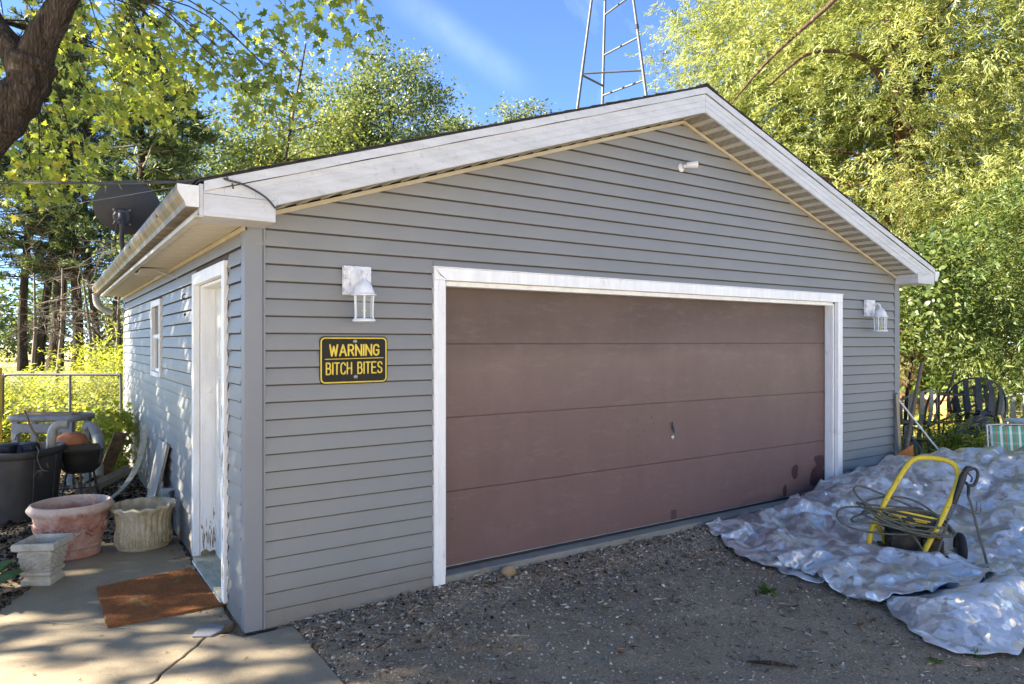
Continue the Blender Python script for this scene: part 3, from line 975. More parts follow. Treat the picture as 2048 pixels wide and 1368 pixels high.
def on_bed(x, y):
    return not in_slab(x, y) and not (x > -0.01 and 0 < y < 8.1)
scatter('mulch', T_CHIP, 15000, (-2.6, 0.05, 0.9, 8.6), (0.026, 0.5), M['mulch'], on_bed, 0.6, 0.25)
scatter('leaf_litter', T_FLAKE, 2600, (-2.4, 0.0, 0.9, 8.0), (0.035, 0.45), M['litter'], on_bed, 0.7, 0.3, 1.6)
def on_slab(x, y):
    return in_slab(x, y) and (x > -0.16 and y > 0 or random.random() < 0.03)
P_ = []
for _ in range(9000):
    x, y = random.uniform(-2.2, 0.26), random.uniform(-2.0, 2.6)
    if on_slab(x, y):
        P_.append((x, y, -0.081))
P_ = np.array(P_)
tag(leaves('leaf_litter', T_FLAKE, P_, rng.normal(size=P_.shape) * [1, 1, 0.1], np.tile([[0, 0, 1.0]], (len(P_), 1)) + rng.normal(size=P_.shape) * 0.3, 0.014 * np.exp(rng.normal(size=len(P_)) * 0.4), rng.random(len(P_)) ** 1.5, M['litter']), kind='stuff')
# thin twigs strewn over the dirt
b = MB()
random.seed(5)
for _ in range(420):
    x, y = random.uniform(0.3, 6.5), -abs(random.gauss(0, 1.3)) - 0.03
    a = random.uniform(0, 6.28)
    L = random.uniform(0.03, 0.13)
    z = gz(x, y) + 0.006
    p1 = (x + L * math.cos(a), y + L * math.sin(a))
    if p1[1] > -0.01 or in_slab(*p1) or in_slab(x, y):
        continue
    b.tube([(x, y, z), ((x + p1[0]) / 2 + random.uniform(-.01, .01), (y + p1[1]) / 2 + random.uniform(-.01, .01), z + 0.006), (p1[0], p1[1], gz(*p1) + 0.006)], [0.003, 0.0025, 0.0015], 4)
tag(b.build('twigs', M['twig']), kind='stuff')

# ================================================================ GARAGE
W, DP = 7.76, 8.08
XM = W / 2
def zs(x):
    return 2.495 + 0.331 * min(x, W - x)
def zr(x):
    return 2.720 + 0.331 * min(x, W - x)
OH = 0.29
G = thing('garage', 'grey vinyl sided garage with low gable roof and maroon overhead door', 'garage', (0, 0, -0.1))
# sheathing behind the siding
b = MB()
b.box((0.02, 0.006, -0.12), (1.36, 0.10, 2.42)); b.box((6.42, 0.006, -0.12), (7.74, 0.10, 2.42))
b.prism([(0.02, 0.006, 2.42), (7.74, 0.006, 2.42), (7.74, 0.006, zs(7.74) - 0.01), (XM, 0.006, zs(XM) - 0.01), (0.02, 0.006, zs(0.02) - 0.01)], (0, 0.094, 0))
b.box((1.36, 0.006, 2.17), (6.42, 0.10, 2.42))
b.build('wall', M['wallin'], G)
b = MB()
b.box((0.006, 0.10, -0.12), (0.10, 0.60, 2.42)); b.box((0.006, 1.66, -0.12), (0.10, 3.80, 2.42)); b.box((0.006, 4.45, -0.12), (0.10, 8.06, 2.42))
b.box((0.006, 0.60, 2.20), (0.10, 1.66, 2.42)); b.box((0.006, 3.80, -0.12), (0.10, 4.45, 1.37)); b.box((0.006, 3.80, 2.15), (0.10, 4.45, 2.42))
b.build('wall', M['wallin'], G)
b = MB()
b.box((7.66, 0.10, -0.12), (7.74, 8.06, 2.42))
b.build('wall', M['siding'], G)
b = MB()
b.prism([(0.10, 8.00, -0.12), (7.66, 8.00, -0.12), (7.66, 8.00, zs(7.66)), (XM, 8.00, zs(XM)), (0.10, 8.00, zs(0.10))], (0, 0.08, 0))
b.build('wall', M['siding'], G)

# siding boards, one object per board
PITCH, Z0 = 0.1092, -0.081
def board(side, a0, a1, z0, z1, a0t=None, a1t=None):
    """wedge of lapped vinyl: butt 15 mm proud at its foot with a rolled lip, 3 mm at its head"""
    a0t = a0 if a0t is None else a0t
    a1t = a1 if a1t is None else a1t
    j = random.uniform(-0.0012, 0.0012)
    prof = [(-0.004, z0 + 0.016), (0.015, z0 + 0.014), (0.016, z0 + 0.0005), (0.0215 + j, z0 + 0.0), (0.0220 + j, z0 + 0.010), (0.0045, z1 - 0.0105), (-0.004, z1 - 0.0105)]
    h = z1 - z0
    vs = []
    for e in (0, 1):
        for o, z in prof:
            t = min(1, max(0, (z - z0) / h))
            a = (a0 + (a0t - a0) * t) if e == 0 else (a1 + (a1t - a1) * t)
            vs.append((a, -o, z) if side == 'f' else (-o, a, z))
    n = len(prof)
    fs = [(i, (i + 1) % n, (i + 1) % n + n, i + n) for i in range(n)] + [tuple(range(n - 1, -1, -1)), tuple(range(n, 2 * n))]
    if side == 'f':
        fs = [tuple(reversed(f)) for f in fs]
    b = MB()
    b.add(vs, fs)
    return b.build('siding_board', M['siding'], G, smooth=25)
_board1 = board
def board(side, a0, a1, z0, z1, a0t=None, a1t=None):
    if a1 - a0 < 3.0:
        return _board1(side, a0, a1, z0, z1, a0t, a1t)
    n = 1 if a1 - a0 < 4.6 else 2
    cuts = [a0 + (a1 - a0) * (q + 1) / (n + 1) + random.uniform(-0.9, 0.9) * (1.0 if n == 1 else 0.75) for q in range(n)]
    ends = [a0] + cuts + [a1]
    for q in range(n + 1):
        o_ = _board1(side, ends[q], ends[q + 1] + (0.025 if q < n else 0), z0, z1, ends[q] if q else a0t, (ends[q + 1] + 0.025) if q < n else a1t)
        if q < n:      # the overlapping end sits a little proud
            for v in o_.data.vertices:
                if v.co.x > ends[q + 1] - 0.01 and side == 'f' or v.co.y > ends[q + 1] - 0.01 and side == 'l':
                    if side == 'f': v.co.y -= 0.0022
                    else: v.co.x -= 0.0022
random.seed(21)
def xs_at(z):
    return (z + 0.012 - 2.495) / 0.331
for k in range(36):
    z0, z1 = Z0 + PITCH * k, Z0 + PITCH * (k + 1)
    if z0 > zs(XM) - 0.03:
        break
    if k < 22:
        if k == 21:
            board('f', 0.104, 1.284, z0, z1)
            board('f', 1.284, 6.498, 2.256, z1)
            board('f', 6.498, 7.66, z0, z1)
        else:
            board('f', 0.104, 1.284, z0, z1)
            board('f', 6.498, 7.66, z0, z1)
    else:
        lo, hi = max(0.03, xs_at(z0)), max(0.03, xs_at(z1))
        if hi > XM - 0.02:
            hi = XM - 0.02
        board('f', lo, W - lo, z0, min(z1, zs(XM) - 0.012), hi, W - hi)
for k in range(23):
    z0, z1 = Z0 + PITCH * k, Z0 + PITCH * (k + 1)
    z1 = min(z1, 2.425)
    if z0 > 2.40:
        break
    segs = []
    if z0 > 2.262:
        segs = [(0.08, 8.0)]
    elif z1 > 2.28:
        segs = [(0.08, 0.487), (1.735, 8.0)]
    else:
        segs = [(0.08, 0.487)]
        if z1 > 1.335 + 0.03 and z0 < 2.18 - 0.03:
            segs += [(1.735, 3.745), (4.505, 8.0)]
        else:
            segs += [(1.735, 8.0)]
    for a0, a1 in segs:
        board('l', a0, a1, z0, z1)
# corner posts
def post(poly, z0, z1, sun_=None):
    b = MB()
    b.prism([(x, y, z0) for x, y in poly], (0, 0, z1 - z0))
    return b.build('corner_post', M['post'], G, bevel=0.004)
post([(-0.020, -0.020), (0.090, -0.020), (0.090, 0.0), (0.0, 0.0), (0.0, 0.075), (-0.020, 0.075)], -0.083, 2.43)
post([(W + 0.02, -0.02), (W + 0.02, 0.09), (W, 0.09), (W, 0.0), (W - 0.09, 0.0), (W - 0.09, -0.02)], -0.083, 2.43)
post([(-0.020, 8.08), (-0.02, 8.0), (0.0, 8.0), (0.0, 8.06), (0.09, 8.06), (0.09, 8.08)], -0.083, 2.43)
# thin channels beside the posts
for x0 in (0.092, W - 0.104):
    b = MB(); b.box((x0, -0.024, -0.083), (x0 + 0.012, -0.001, 2.49)); b.build('trim_channel', M['post'], G)

# roof slabs, shingles
for s in (0, 1):
    def X(x):
        return x if s == 0 else W - x
    b = MB()
    poly = [(X(-0.33), -OH + 0.004, zr(-0.33)), (X(XM), -OH + 0.004, zr(XM)), (X(XM), -OH + 0.004, zr(XM) + 0.012), (X(-0.33), -OH + 0.004, zr(-0.33) + 0.012)]
    b.prism(poly, (0, DP + 2 * OH, 0))
    rf = b.build('roof', M['shingle'], G)
    b = MB()
    random.seed(8 + s)
    nc = 31
    for k in range(nc):
        xa = -0.34 + (XM + 0.37) * k / nc
        xb = min(XM - 0.002, xa + 0.15)
        y = -OH - 0.016
        while y < DP + OH:
            wdt = random.uniform(0.28, 0.36)
            lift = random.uniform(0.000, 0.003) + (0.004 if random.random() < 0.10 else 0)
            pr = random.uniform(-0.010, 0.010) if y < -OH else 0
            za, zb = zr(xa) + 0.013, zr(xb) + 0.013
            p = [(X(xa), za + 0.001 + lift), (X(xa), za + 0.008 + lift), (X(xb), zb + 0.004), (X(xb), zb)]
            b.prism([(q[0], y + pr, q[1]) for q in p], (0, min(wdt, DP + OH - y) - 0.006 - pr, 0))
            y += wdt
            if y > 1.4:
                wdt = 3
                y0 = y
                b.prism([(q[0], y0, q[1]) for q in p], (0, DP + OH - y0, 0))
                break
    sh = b.build('shingle', M['shingle'], rf)
    sh['kind'] = 'stuff'
b = MB()
random.seed(12)
y = -OH - 0.02
while y < DP + OH:
    b.prism([(XM - 0.15, y, zr(XM - 0.15) + 0.026), (XM, y, zr(XM) + 0.034), (XM + 0.15, y, zr(XM + 0.15) + 0.026), (XM + 0.15, y, zr(XM + 0.15) + 0.020), (XM, y, zr(XM) + 0.027), (XM - 0.15, y, zr(XM - 0.15) + 0.020)], (0, 0.21, 0))
    y += 0.20
b.build('ridge_cap', M['shingle'], G)

# rake fascia, drip edge, return boxes
for s in (0, 1):
    def X(x):
        return x if s == 0 else W - x
    yf = -OH - 0.0
    T = [(X(-0.30), 2.556), (X(0.09), 2.556), (X(0.09), zs(0.09)), (X(XM), zs(XM) + 0.012), (X(XM), zr(XM) - 0.062), (X(-0.30), zr(-0.30) - 0.062)]
    T = [(X(-0.30), 2.553), (X(0.09), 2.553), (X(0.09), zs(0.09)), (X(XM - 0.001), zs(XM)), (X(XM - 0.001), zr(XM) - 0.060), (X(-0.18), zr(-0.18) - 0.060), (X(-0.30), 2.574)]
    fa = MB(); fa.prism([(x, yf + 0.004, z) for x, z in T], (0, 0.018, 0))
    fo = fa.build('rake_fascia', M['fascia'], G, bevel=0.001)
    for d0, d1 in ((0.004, 0.050), (0.055, 0.102), (0.107, 0.162)):
        st = MB()
        xl = 0.105 if d0 < 0.03 else (-0.02 if d0 < 0.1 else -0.19)
        st.prism([(X(xl), yf, max(2.556, zs(xl) + d0) if xl < 0.09 else zs(xl) + d0), (X(XM - 0.001), yf, zs(XM) + d0), (X(XM - 0.001), yf, zs(XM) + d1), (X(xl), yf, zs(xl) + d1)], (0, 0.0035, 0))
        st.build('fascia_strip', M['fascia'], fo, bevel=0.001)
    dr = MB()
    N = 26
    for k in range(N):
        xa, xb = -0.30 + (XM + 0.30) * k / N, -0.30 + (XM + 0.30) * (k + 1) / N
        wa, wb = 0.004 * math.sin(k * 1.3) , 0.004 * math.sin((k + 1) * 1.3)
        dr.prism([(X(xa), yf - 0.014, zr(xa) - 0.058 + wa * 0.6), (X(xb), yf - 0.014, zr(xb) - 0.058 + wb * 0.6), (X(xb), yf - 0.014, zr(xb) - 0.002), (X(xa), yf - 0.014, zr(xa) - 0.002)], (0, 0.013, 0))
    dr.build('drip_edge', M['fascia'], G)
    bx = MB()
    bx.box((X(-0.302), yf - 0.005, 2.425), (X(0.094), -0.024, 2.550))
    bo = bx.build('eave_return', M['fascia'], G, bevel=0.003)
    rb = MB()
    for z in (2.440, 2.530):
        rb.box((X(-0.30), yf - 0.0085, z), (X(0.090), yf - 0.004, z + 0.005))
    rb.build('rib', M['fascia'], bo)
    # ridge joint flap
    # frieze channel along the top of the wall
    fz = MB()
    fz.prism([(X(0.06), -0.040, zs(0.06) - 0.034), (X(XM - 0.0005), -0.040, zs(XM) - 0.034), (X(XM - 0.0005), -0.040, zs(XM) - 0.004), (X(0.06), -0.040, zs(0.06) - 0.004)], (0, 0.036, 0))
    fz.build('trim_channel', M['channel'], G, bevel=0.002)
    # vented soffit panels up the rake
    ang = math.atan(0.331)
    pm = MB()
    Lp = 0.298
    for j in range(2):
        o = j * 0.149
        pm.cur = 0
        pm.box((o, -0.248, -0.005), (o + 0.040, 0, 0.004))
        pm.cur = 1
        pm.box((o + 0.0402, -0.248, 0.001), (o + 0.140, 0, 0.004))
        pm.cur = 0
        pm.box((o + 0.1402, -0.248, -0.008), (o + 0.1488, 0, 0.004))
    first = pm.build('soffit_panel', [M['soffit'], M['vent']], G, local=True)
    n = int((XM - 0.06) / (0.300 * math.cos(ang)))
    for k in range(n + 1):
        o = first if k == 0 else first.copy()
        if k:
            COL.objects.link(o)
        x = XM - 0.300 * math.cos(ang) * (k + 1)
        if x < 0.02:
            x = 0.02
        o.parent = G
        o.location = (X(x), -0.028, zs(x) + 0.006 + 0.1 + random.uniform(0, 0.002))
        o.rotation_euler = (0, -ang if s == 0 else ang, 0) if s == 0 else (0, ang, 0)
        if s == 1:
            o.location = (W - x - 0.0, -0.028, zs(x) + 0.006 + 0.1 + random.uniform(0, 0.002))
            o.rotation_euler = (math.pi, math.pi + 0, 0)
            o.rotation_euler = (0, ang, 0)
            o.scale = (-1, 1, 1)

# level soffit under the left eave
pm = MB()
for j in range(8):
    o = j * 0.0375
    pm.box((-0.262, o, 0.0), (0, o + 0.026, 0.004))
    pm.box((-0.262, o + 0.0262, -0.004), (0, o + 0.0372, 0.003))
first = pm.build('soffit_panel', M['soffit'], G, local=True)
random.seed(2)
for k in range(28):
    o = first if k == 0 else first.copy()
    if k: COL.objects.link(o)
    o.parent = G
    o.location = (-0.026, -0.28 + 0.3005 * k, 2.440 + 0.1 + random.uniform(-0.002, 0.002))
    if k in (11, 12):      # panels slipped out of their channel
        o.rotation_euler = (rad(-6.5 if k == 11 else 5.5), rad(-3), 0)
        o.location.z -= 0.006 if k == 11 else 0.036
b = MB()
b.box((-0.026, -0.02, 2.405), (-0.004, 8.36, 2.436)); b.box((-0.30, -0.285, 2.428), (-0.288, 8.36, 2.446))
b.build('trim_channel', M['channel'], G, bevel=0.002)
b = MB(); b.box((-0.322, -0.284, 2.428), (-0.301, 8.37, 2.604)); b.build('eave_fascia', M['fascia'], G)
b = MB(); b.box((-0.334, -0.284, 2.418), (-0.300, 8.37, 2.4275)); b.box((-0.342, -0.284, 2.418), (-0.3345, 8.37, 2.440)); b.build('fascia_lip', M['soffit'], G)
b = MB(); b.box((W + 0.301, -0.284, 2.428), (W + 0.322, 8.37, 2.604)); b.build('eave_fascia', M['fascia'], G)
b = MB(); b.box((W + 0.01, -0.284, 2.430), (W + 0.3, 8.37, 2.436)); b.build('soffit_panel', M['soffit'], G)
# gutters
def gutter(s):
    def X(x):
        return x if s == 0 else W - x
    prof = [(-0.325, 2.470), (-0.392, 2.470), (-0.400, 2.500), (-0.424, 2.535), (-0.436, 2.560), (-0.436, 2.590), (-0.428, 2.590)]
    b = MB()
    vs = []
    ys = [-0.285, 0.9, 1.0, 2.6, 4.4, 6.2, 7.9, 8.38]
    for y in ys:
        sag = 0.0
        for x, z in prof:
            vs.append((X(x), y, z + sag))
    n = len(prof)
    fs = [(i * n + k, i * n + k + 1, (i + 1) * n + k + 1, (i + 1) * n + k) for i in range(len(ys) - 1) for k in range(n - 1)]
    b.add(vs, fs)
    g = b.build('gutter', M['gutter_in'], G, solid=0.003)
    c = MB(); c.prism([(X(x), -0.292, z) for x, z in prof[:-1]] + [(X(-0.325), -0.292, 2.590)], (0, 0.007, 0))
    c.build('end_cap', M['gutter'], g)
    c = MB()
    for y in (0.6, 2.4):
        c.box((X(-0.439), y, 2.532), (X(-0.428), y + 0.012, 2.592))
    c.build('seam', M['gutter_in'], g)
    if s == 0:
        c = MB()
        pts = spline([(-0.385, 8.24, 2.475), (-0.385, 8.235, 2.40), (-0.36, 8.21, 2.30), (-0.27, 8.17, 2.22), (-0.17, 8.14, 2.17)], 7)
        c.tube(pts, [0.050 + 0.003 * (i % 2) for i in range(len(pts))], 8)
        c.build('downspout_elbow', M['spout'], g, smooth=50)
        c = MB(); c.box((-0.437, 7.9, 2.46), (-0.33, 8.36, 2.469)); c.box((-0.4405, 8.05, 2.50), (-0.4375, 8.12, 2.59)); c.build('strap', M['spout'], g)
gutter(0); gutter(1)
# bit of black wire and hooks under the eave
b = MB()
b.tube(spline([(-0.29, 3.25, 2.425), (-0.15, 3.1, 2.41), (0.0, 2.75, 2.32)], 5), 0.003, 5)
b.build('hanging_rod', M['alu'], G)
b = MB()
b.tube(spline([(-0.012, 2.20, 2.14), (-0.035, 2.20, 2.13), (-0.04, 2.21, 2.105), (-0.02, 2.22, 2.10)], 4), 0.005, 5)
b.sphere((-0.014, 2.235, 1.96), 0.012, seg=8, rings=5)
b.build('hook', M['rubber'], G)

# casing of the big door
def casing(p0, p1, name='door_casing', mat=M['white'], bev=0.004, par=None):
    b = MB(); b.box(p0, p1); return b.build(name, mat, par or G, bevel=bev)
casing((1.283, -0.034, -0.045), (1.375, 0.012, 2.165))
casing((6.408, -0.034, -0.02), (6.499, 0.012, 2.165))
casing((1.283, -0.036, 2.1655), (6.499, 0.012, 2.2545))
casing((1.272, -0.042, 2.2550), (6.510, 0.006, 2.2640))      # drip cap
for x0, x1 in ((1.318, 1.330), (6.452, 6.464)):
    casing((x0, -0.0385, -0.04), (x1, -0.0335, 2.16), 'moulding', bev=0.002)
casing((1.376, 0.0125, -0.0005), (1.404, 0.115, 2.150), 'jamb')
casing((6.379, 0.0125, -0.0005), (6.407, 0.115, 2.150), 'jamb')
casing((1.4045, 0.0125, 2.128), (6.3785, 0.115, 2.1655), 'jamb')
# peeling chips on the left mitre
b = MB()
b.prism([(1.295, -0.0385, 2.245), (1.33, -0.0385, 2.20), (1.385, -0.0385, 2.170), (1.372, -0.0385, 2.178), (1.325, -0.0385, 2.214)], (0, 0.003, 0))
random.seed(4)
b.build('paint_loss', M['peel'], G)
# overhead door with four flush sections
GD = thing('garage_door', None, None, (0, 0, 0.0)); GD.parent = G; GD.location = (0, 0, 0.1)
zl = [0.022, 0.588, 1.147, 1.702, 2.146]
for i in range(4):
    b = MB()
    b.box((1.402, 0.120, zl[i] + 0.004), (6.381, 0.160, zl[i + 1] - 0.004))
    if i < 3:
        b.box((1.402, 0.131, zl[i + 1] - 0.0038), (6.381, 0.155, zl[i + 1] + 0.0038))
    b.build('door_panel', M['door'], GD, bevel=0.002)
b = MB(); b.box((1.404, 0.116, 0.0005), (6.379, 0.150, 0.0248)); b.build('bottom_seal', M['rubber'], GD, bevel=0.004)
b = MB(); b.box((1.404, 0.112, 0.0249), (6.379, 0.1195, 0.030)); b.build('bottom_strip', M['alu'], GD)
b = MB()
b.prism([(3.876, 0.100, 0.960), (3.884, 0.100, 0.962), (3.893, 0.100, 0.93), (3.905, 0.100, 0.905), (3.908, 0.100, 0.865), (3.899, 0.100, 0.855), (3.890, 0.100, 0.885), (3.878, 0.100, 0.905)], (0, 0.012, 0))
b.lathe([(0.010, -0.012), (0.012, 0.0), (0.009, 0.012)], 12, (3.892, 0.108, 0.905), axis='Y')
b.build('door_handle', M['galv'], GD, bevel=0.002)
b = MB(); b.lathe([(0.021, 0.0), (0.021, 0.006), (0.014, 0.012), (0.006, 0.013)], 20, (3.890, 0.119, 0.812), axis='Y'); b.build('door_lock', M['alu'], GD, smooth=40)
# splashes and patches of darker paint, thin films on the panels
def blob(cx, cz, rx, rz, seed, mat, name='paint_splash', drip=0.0, y=0.1192):
    r_ = random.Random(seed)
    pts = []
    n = 26
    ph = [r_.uniform(0, 6.28) for _ in range(3)]
    for k in range(n):
        a = 2 * math.pi * k / n
        q = 1 + 0.10 * math.sin(2 * a + ph[0]) + 0.07 * math.sin(3 * a + ph[1]) + 0.04 * math.sin(5 * a + ph[2])
        x, z = cx + rx * q * math.cos(a), cz + rz * q * math.sin(a)
        if z > cz: x = cx + (x - cx) * (1 - drip * (z - cz) / rz)
        pts.append((min(x, 6.38), y, max(z, 0.031)))
    b = MB(); b.prism(pts, (0, 0.0007, 0))
    b.build(name, mat, GD)
blob(5.82, 0.285, 0.055, 0.085, 1, M['stain'])
blob(5.64, 0.098, 0.036, 0.066, 2, M['stain'], drip=0.3)
blob(6.25, 0.190, 0.135, 0.135, 3, M['stain'])
blob(6.30, 0.335, 0.080, 0.105, 4, M['stain'], y=0.1188)
blob(6.21, 0.385, 0.026, 0.038, 5, M['stain'], y=0.1184)
b = MB(); b.box((3.872, 0.1188, 0.036), (3.946, 0.1194, 0.122)); b.build('paint_patch', M['stain2'], GD)
random.seed(31)
for k in range(9):
    blob(random.uniform(3.3, 4.9), random.uniform(0.85, 1.35), random.uniform(0.003, 0.006), random.uniform(0.004, 0.009), 40 + k, M['stain'], 'paint_drop')
for k in range(5):
    blob(1.50 + random.uniform(0, 0.05), 0.30 + 0.04 * k, 0.008, 0.012, 60 + k, M['peel'], 'paint_drop')

# entry door on the side wall
def casing_l(p0, p1, name='door_casing', mat=M['white'], bev=0.004):
    b = MB(); b.box(p0, p1); return b.build(name, mat, G, bevel=bev)
casing_l((-0.040, 0.488, -0.055), (0.010, 0.572, 2.270))
casing_l((-0.040, 1.655, -0.040), (0.010, 1.733, 2.270))
casing_l((-0.041, 0.5725, 2.178), (0.010, 1.6545, 2.271))
casing_l((0.011, 0.573, -0.03), (0.145, 0.598, 2.178), 'jamb')
casing_l((0.011, 1.630, -0.03), (0.145, 1.654, 2.178), 'jamb')
casing_l((0.011, 0.5985, 2.155), (0.145, 1.6295, 2.178), 'jamb')
casing_l((-0.046, 0.56, -0.062), (0.14, 1.655, -0.031), 'threshold', M['sill'])
casing_l((-0.050, 0.56, -0.078), (-0.036, 1.655, -0.0625), 'threshold_edge', M['white'], 0.002)
b = MB()
random.seed(9)
for k in range(34):
    z = abs(random.gauss(0, 0.13)) - 0.01
    y = 1.6285
    x = random.choice((0.030, 0.055, 0.085, 0.105, 0.115)) + random.gauss(0, 0.008)
    h = random.uniform(0.03, 0.12)
    w = random.uniform(0.002, 0.006)
    x = min(0.135, max(0.015, x))
    b.prism([(x, y, z), (x + w, y, z + h * 0.25), (x + w * 0.7, y, z + h * 0.8), (x + w * 0.1, y, z + h), (x - w * 0.6, y, z + h * 0.55)], (0, 0.0012 + 0.0001 * (k % 5), 0))
b.prism([(0.012, 1.6275, -0.03), (0.14, 1.6275, -0.03), (0.115, 1.6275, 0.005), (0.08, 1.6275, -0.006), (0.05, 1.6275, 0.02), (0.012, 1.6275, 0.0)], (0, 0.0012, 0))
for k in range(14):
    z = random.uniform(0, 1.5); y = random.uniform(0.49, 0.56)
    b.prism([(-0.0415, y, z), (-0.0415, y + 0.005, z + 0.03), (-0.0415, y + 0.004, z + 0.09), (-0.0415, y - 0.002, z + 0.05)], (0.002, 0, 0))
b.build('paint_loss', M['peel'], G)
ED = thing('entry_door', None, None); ED.parent = G; ED.location = (0, 0, 0.1)
b = MB(); b.box((0.125, 0.600, -0.029), (0.165, 1.628, 2.154)); b.build('door_leaf', M['steel_door'], ED)
for y0, y1 in ((0.73, 1.07), (1.16, 1.50)):
    for z0, z1 in ((0.15, 0.62), (0.76, 1.45), (1.58, 1.86)):
        b = MB()
        w = 0.028
        b.box((0.1175, y0, z0), (0.126, y0 + w, z1)); b.box((0.1175, y1 - w, z0), (0.126, y1, z1))
        b.box((0.1175, y0 + w, z0), (0.126, y1 - w, z0 + w)); b.box((0.1175, y0 + w, z1 - w), (0.126, y1 - w, z1))
        b.box((0.119, y0 + 0.06, z0 + 0.06), (0.126, y1 - 0.06, z1 - 0.06))
        b.build('raised_panel', M['steel_door'], ED, bevel=0.004)
b = MB(); b.tube([(0.124, 0.69, 0.92), (0.115, 0.69, 0.92), (0.10, 0.69, 0.92), (0.088, 0.69, 0.92), (0.066, 0.69, 0.92), (0.060, 0.69, 0.92)], [0.03, 0.028, 0.012, 0.022, 0.027, 0.015], 16); b.build('door_knob', M['alu'], ED, smooth=60)

# wavy black caulk line beside the casing
b = MB()
b.tube([(-0.010 - 0.005 * math.sin(k * 1.15), 0.480, -0.05 + 2.3 * k / 46) for k in range(47)], 0.0035, 5)
b.build('caulk_bead', M['rubber'], G)

# side window: double hung
WN = thing('window', None, None); WN.parent = G; WN.location = (0, 0, 0.1)
def wbox(name, p0, p1, mat=M['white'], bev=0.003):
    b = MB(); b.box(p0, p1); return b.build(name, mat, WN, bevel=bev)
wbox('frame', (-0.035, 3.748, 1.336), (0.02, 3.815, 2.180)); wbox('frame', (-0.035, 4.435, 1.336), (0.02, 4.502, 2.180))
wbox('frame', (-0.036, 3.8155, 2.112), (0.02, 4.4345, 2.181)); wbox('sill', (-0.045, 3.8155, 1.335), (0.02, 4.4345, 1.385))
wbox('sash', (-0.012, 3.816, 1.755), (0.02, 4.434, 1.80)); wbox('sash', (0.0, 3.816, 1.386), (0.024, 3.85, 1.7545)); wbox('sash', (0.0, 4.40, 1.386), (0.024, 4.434, 1.7545)); wbox('sash', (0.0, 3.8505, 1.386), (0.024, 4.3995, 1.42))
wbox('pane', (0.022, 3.851, 1.421), (0.028, 4.399, 1.754), M['glass'], 0); wbox('pane', (0.004, 3.816, 1.801), (0.010, 4.434, 2.1115), M['glass'], 0)
b = MB(); b.box((0.04, 3.86, 1.43), (0.05, 3.98, 1.75)); b.box((0.04, 4.05, 1.43), (0.05, 4.10, 1.75)); b.box((0.04, 4.2, 1.43), (0.05, 4.25, 1.75)); b.build('blind', M['white'], WN)

# ================================================================ THINGS ON THE WALLS
def lantern(name, label):
    t = thing(name, label, 'wall lamp', (0, 0, 0), 0, 'white carriage lanterns on the front wall')
    b = MB(); b.box((-0.098, -0.046, -0.098), (0.098, -0.012, 0.098)); b.build('mounting_block', M['block'], t, bevel=0.006)
    b = MB()
    b.lathe([(0.048, 0.0), (0.048, 0.006), (0.040, 0.012), (0.036, 0.014), (0.030, 0.022), (0.012, 0.026)], 24, (0, -0.046, 0.01), fn=lambda r, z, a, i: (r * (1.0 + 0.55 * abs(math.sin(a)) ** 1.5), z), axis='Y')
    b.build('back_plate', M['lwhite'], t, smooth=40)
    b = MB()
    b.tube(spline([(0, -0.066, 0.005), (0, -0.085, 0.035), (0, -0.115, 0.052), (0, -0.145, 0.042), (0, -0.157, 0.014), (0, -0.158, -0.004)], 5), 0.010, 10)
    b.build('arm', M['lwhite'], t, smooth=40)
    def hexa(r, z, a, i):
        return r * (1.0 - 0.045 * (0.5 - 0.5 * math.cos(6 * a))), z
    c = (0, -0.158, 0)
    b = MB()
    b.lathe([(0.004, 0.030), (0.009, 0.022), (0.006, 0.012), (0.014, 0.006), (0.018, -0.002), (0.024, -0.008), (0.042, -0.024), (0.058, -0.050), (0.068, -0.080), (0.072, -0.092), (0.083, -0.098), (0.085, -0.106), (0.072, -0.108)], 36, c, fn=hexa)
    b.build('lamp_roof', M['lwhite'], t, smooth=35)
    b = MB()
    b.lathe([(0.060, -0.262), (0.070, -0.258), (0.078, -0.266), (0.079, -0.275), (0.066, -0.280)], 36, c, fn=hexa)
    b.build('lamp_base', M['lwhite'], t, smooth=35)
    for k in range(6):
        a = 2 * math.pi * (k + 0.18) / 6
        b = MB()
        b.tube([(c[0] + 0.068 * math.cos(a), c[1] + 0.068 * math.sin(a), -0.106), (c[0] + 0.064 * math.cos(a), c[1] + 0.064 * math.sin(a), -0.18), (c[0] + 0.063 * math.cos(a), c[1] + 0.063 * math.sin(a), -0.24), (c[0] + 0.068 * math.cos(a), c[1] + 0.068 * math.sin(a), -0.262)], 0.0052, 6)
        b.build('post', M['lwhite'], t)
    b = MB()
    b.lathe([(0.061, -0.108), (0.058, -0.18), (0.057, -0.258)], 24, c)
    b.f = b.f[:-2]; b.mi = b.mi[:-2]
    b.build('glass', M['lglass'], t, smooth=60)
    b = MB()
    b.tube([(c[0], c[1], -0.262), (c[0], c[1], -0.215)], 0.008, 8)
    b.tube([(c[0] - 0.016, c[1], -0.206), (c[0] + 0.016, c[1], -0.206)], 0.004, 6)
    b.build('lamp_holder', M['yellow'], t)
    return t
ln = lantern('wall_lantern', 'white flaking carriage lantern above the black and yellow warning sign')
ln.location = (0.698, -0.006, 2.127)
l2 = copy_tree(ln)
l2['label'] = 'white carriage lantern between the overhead door and the far corner post'
l2.location = (7.057, -0.006, 2.115)

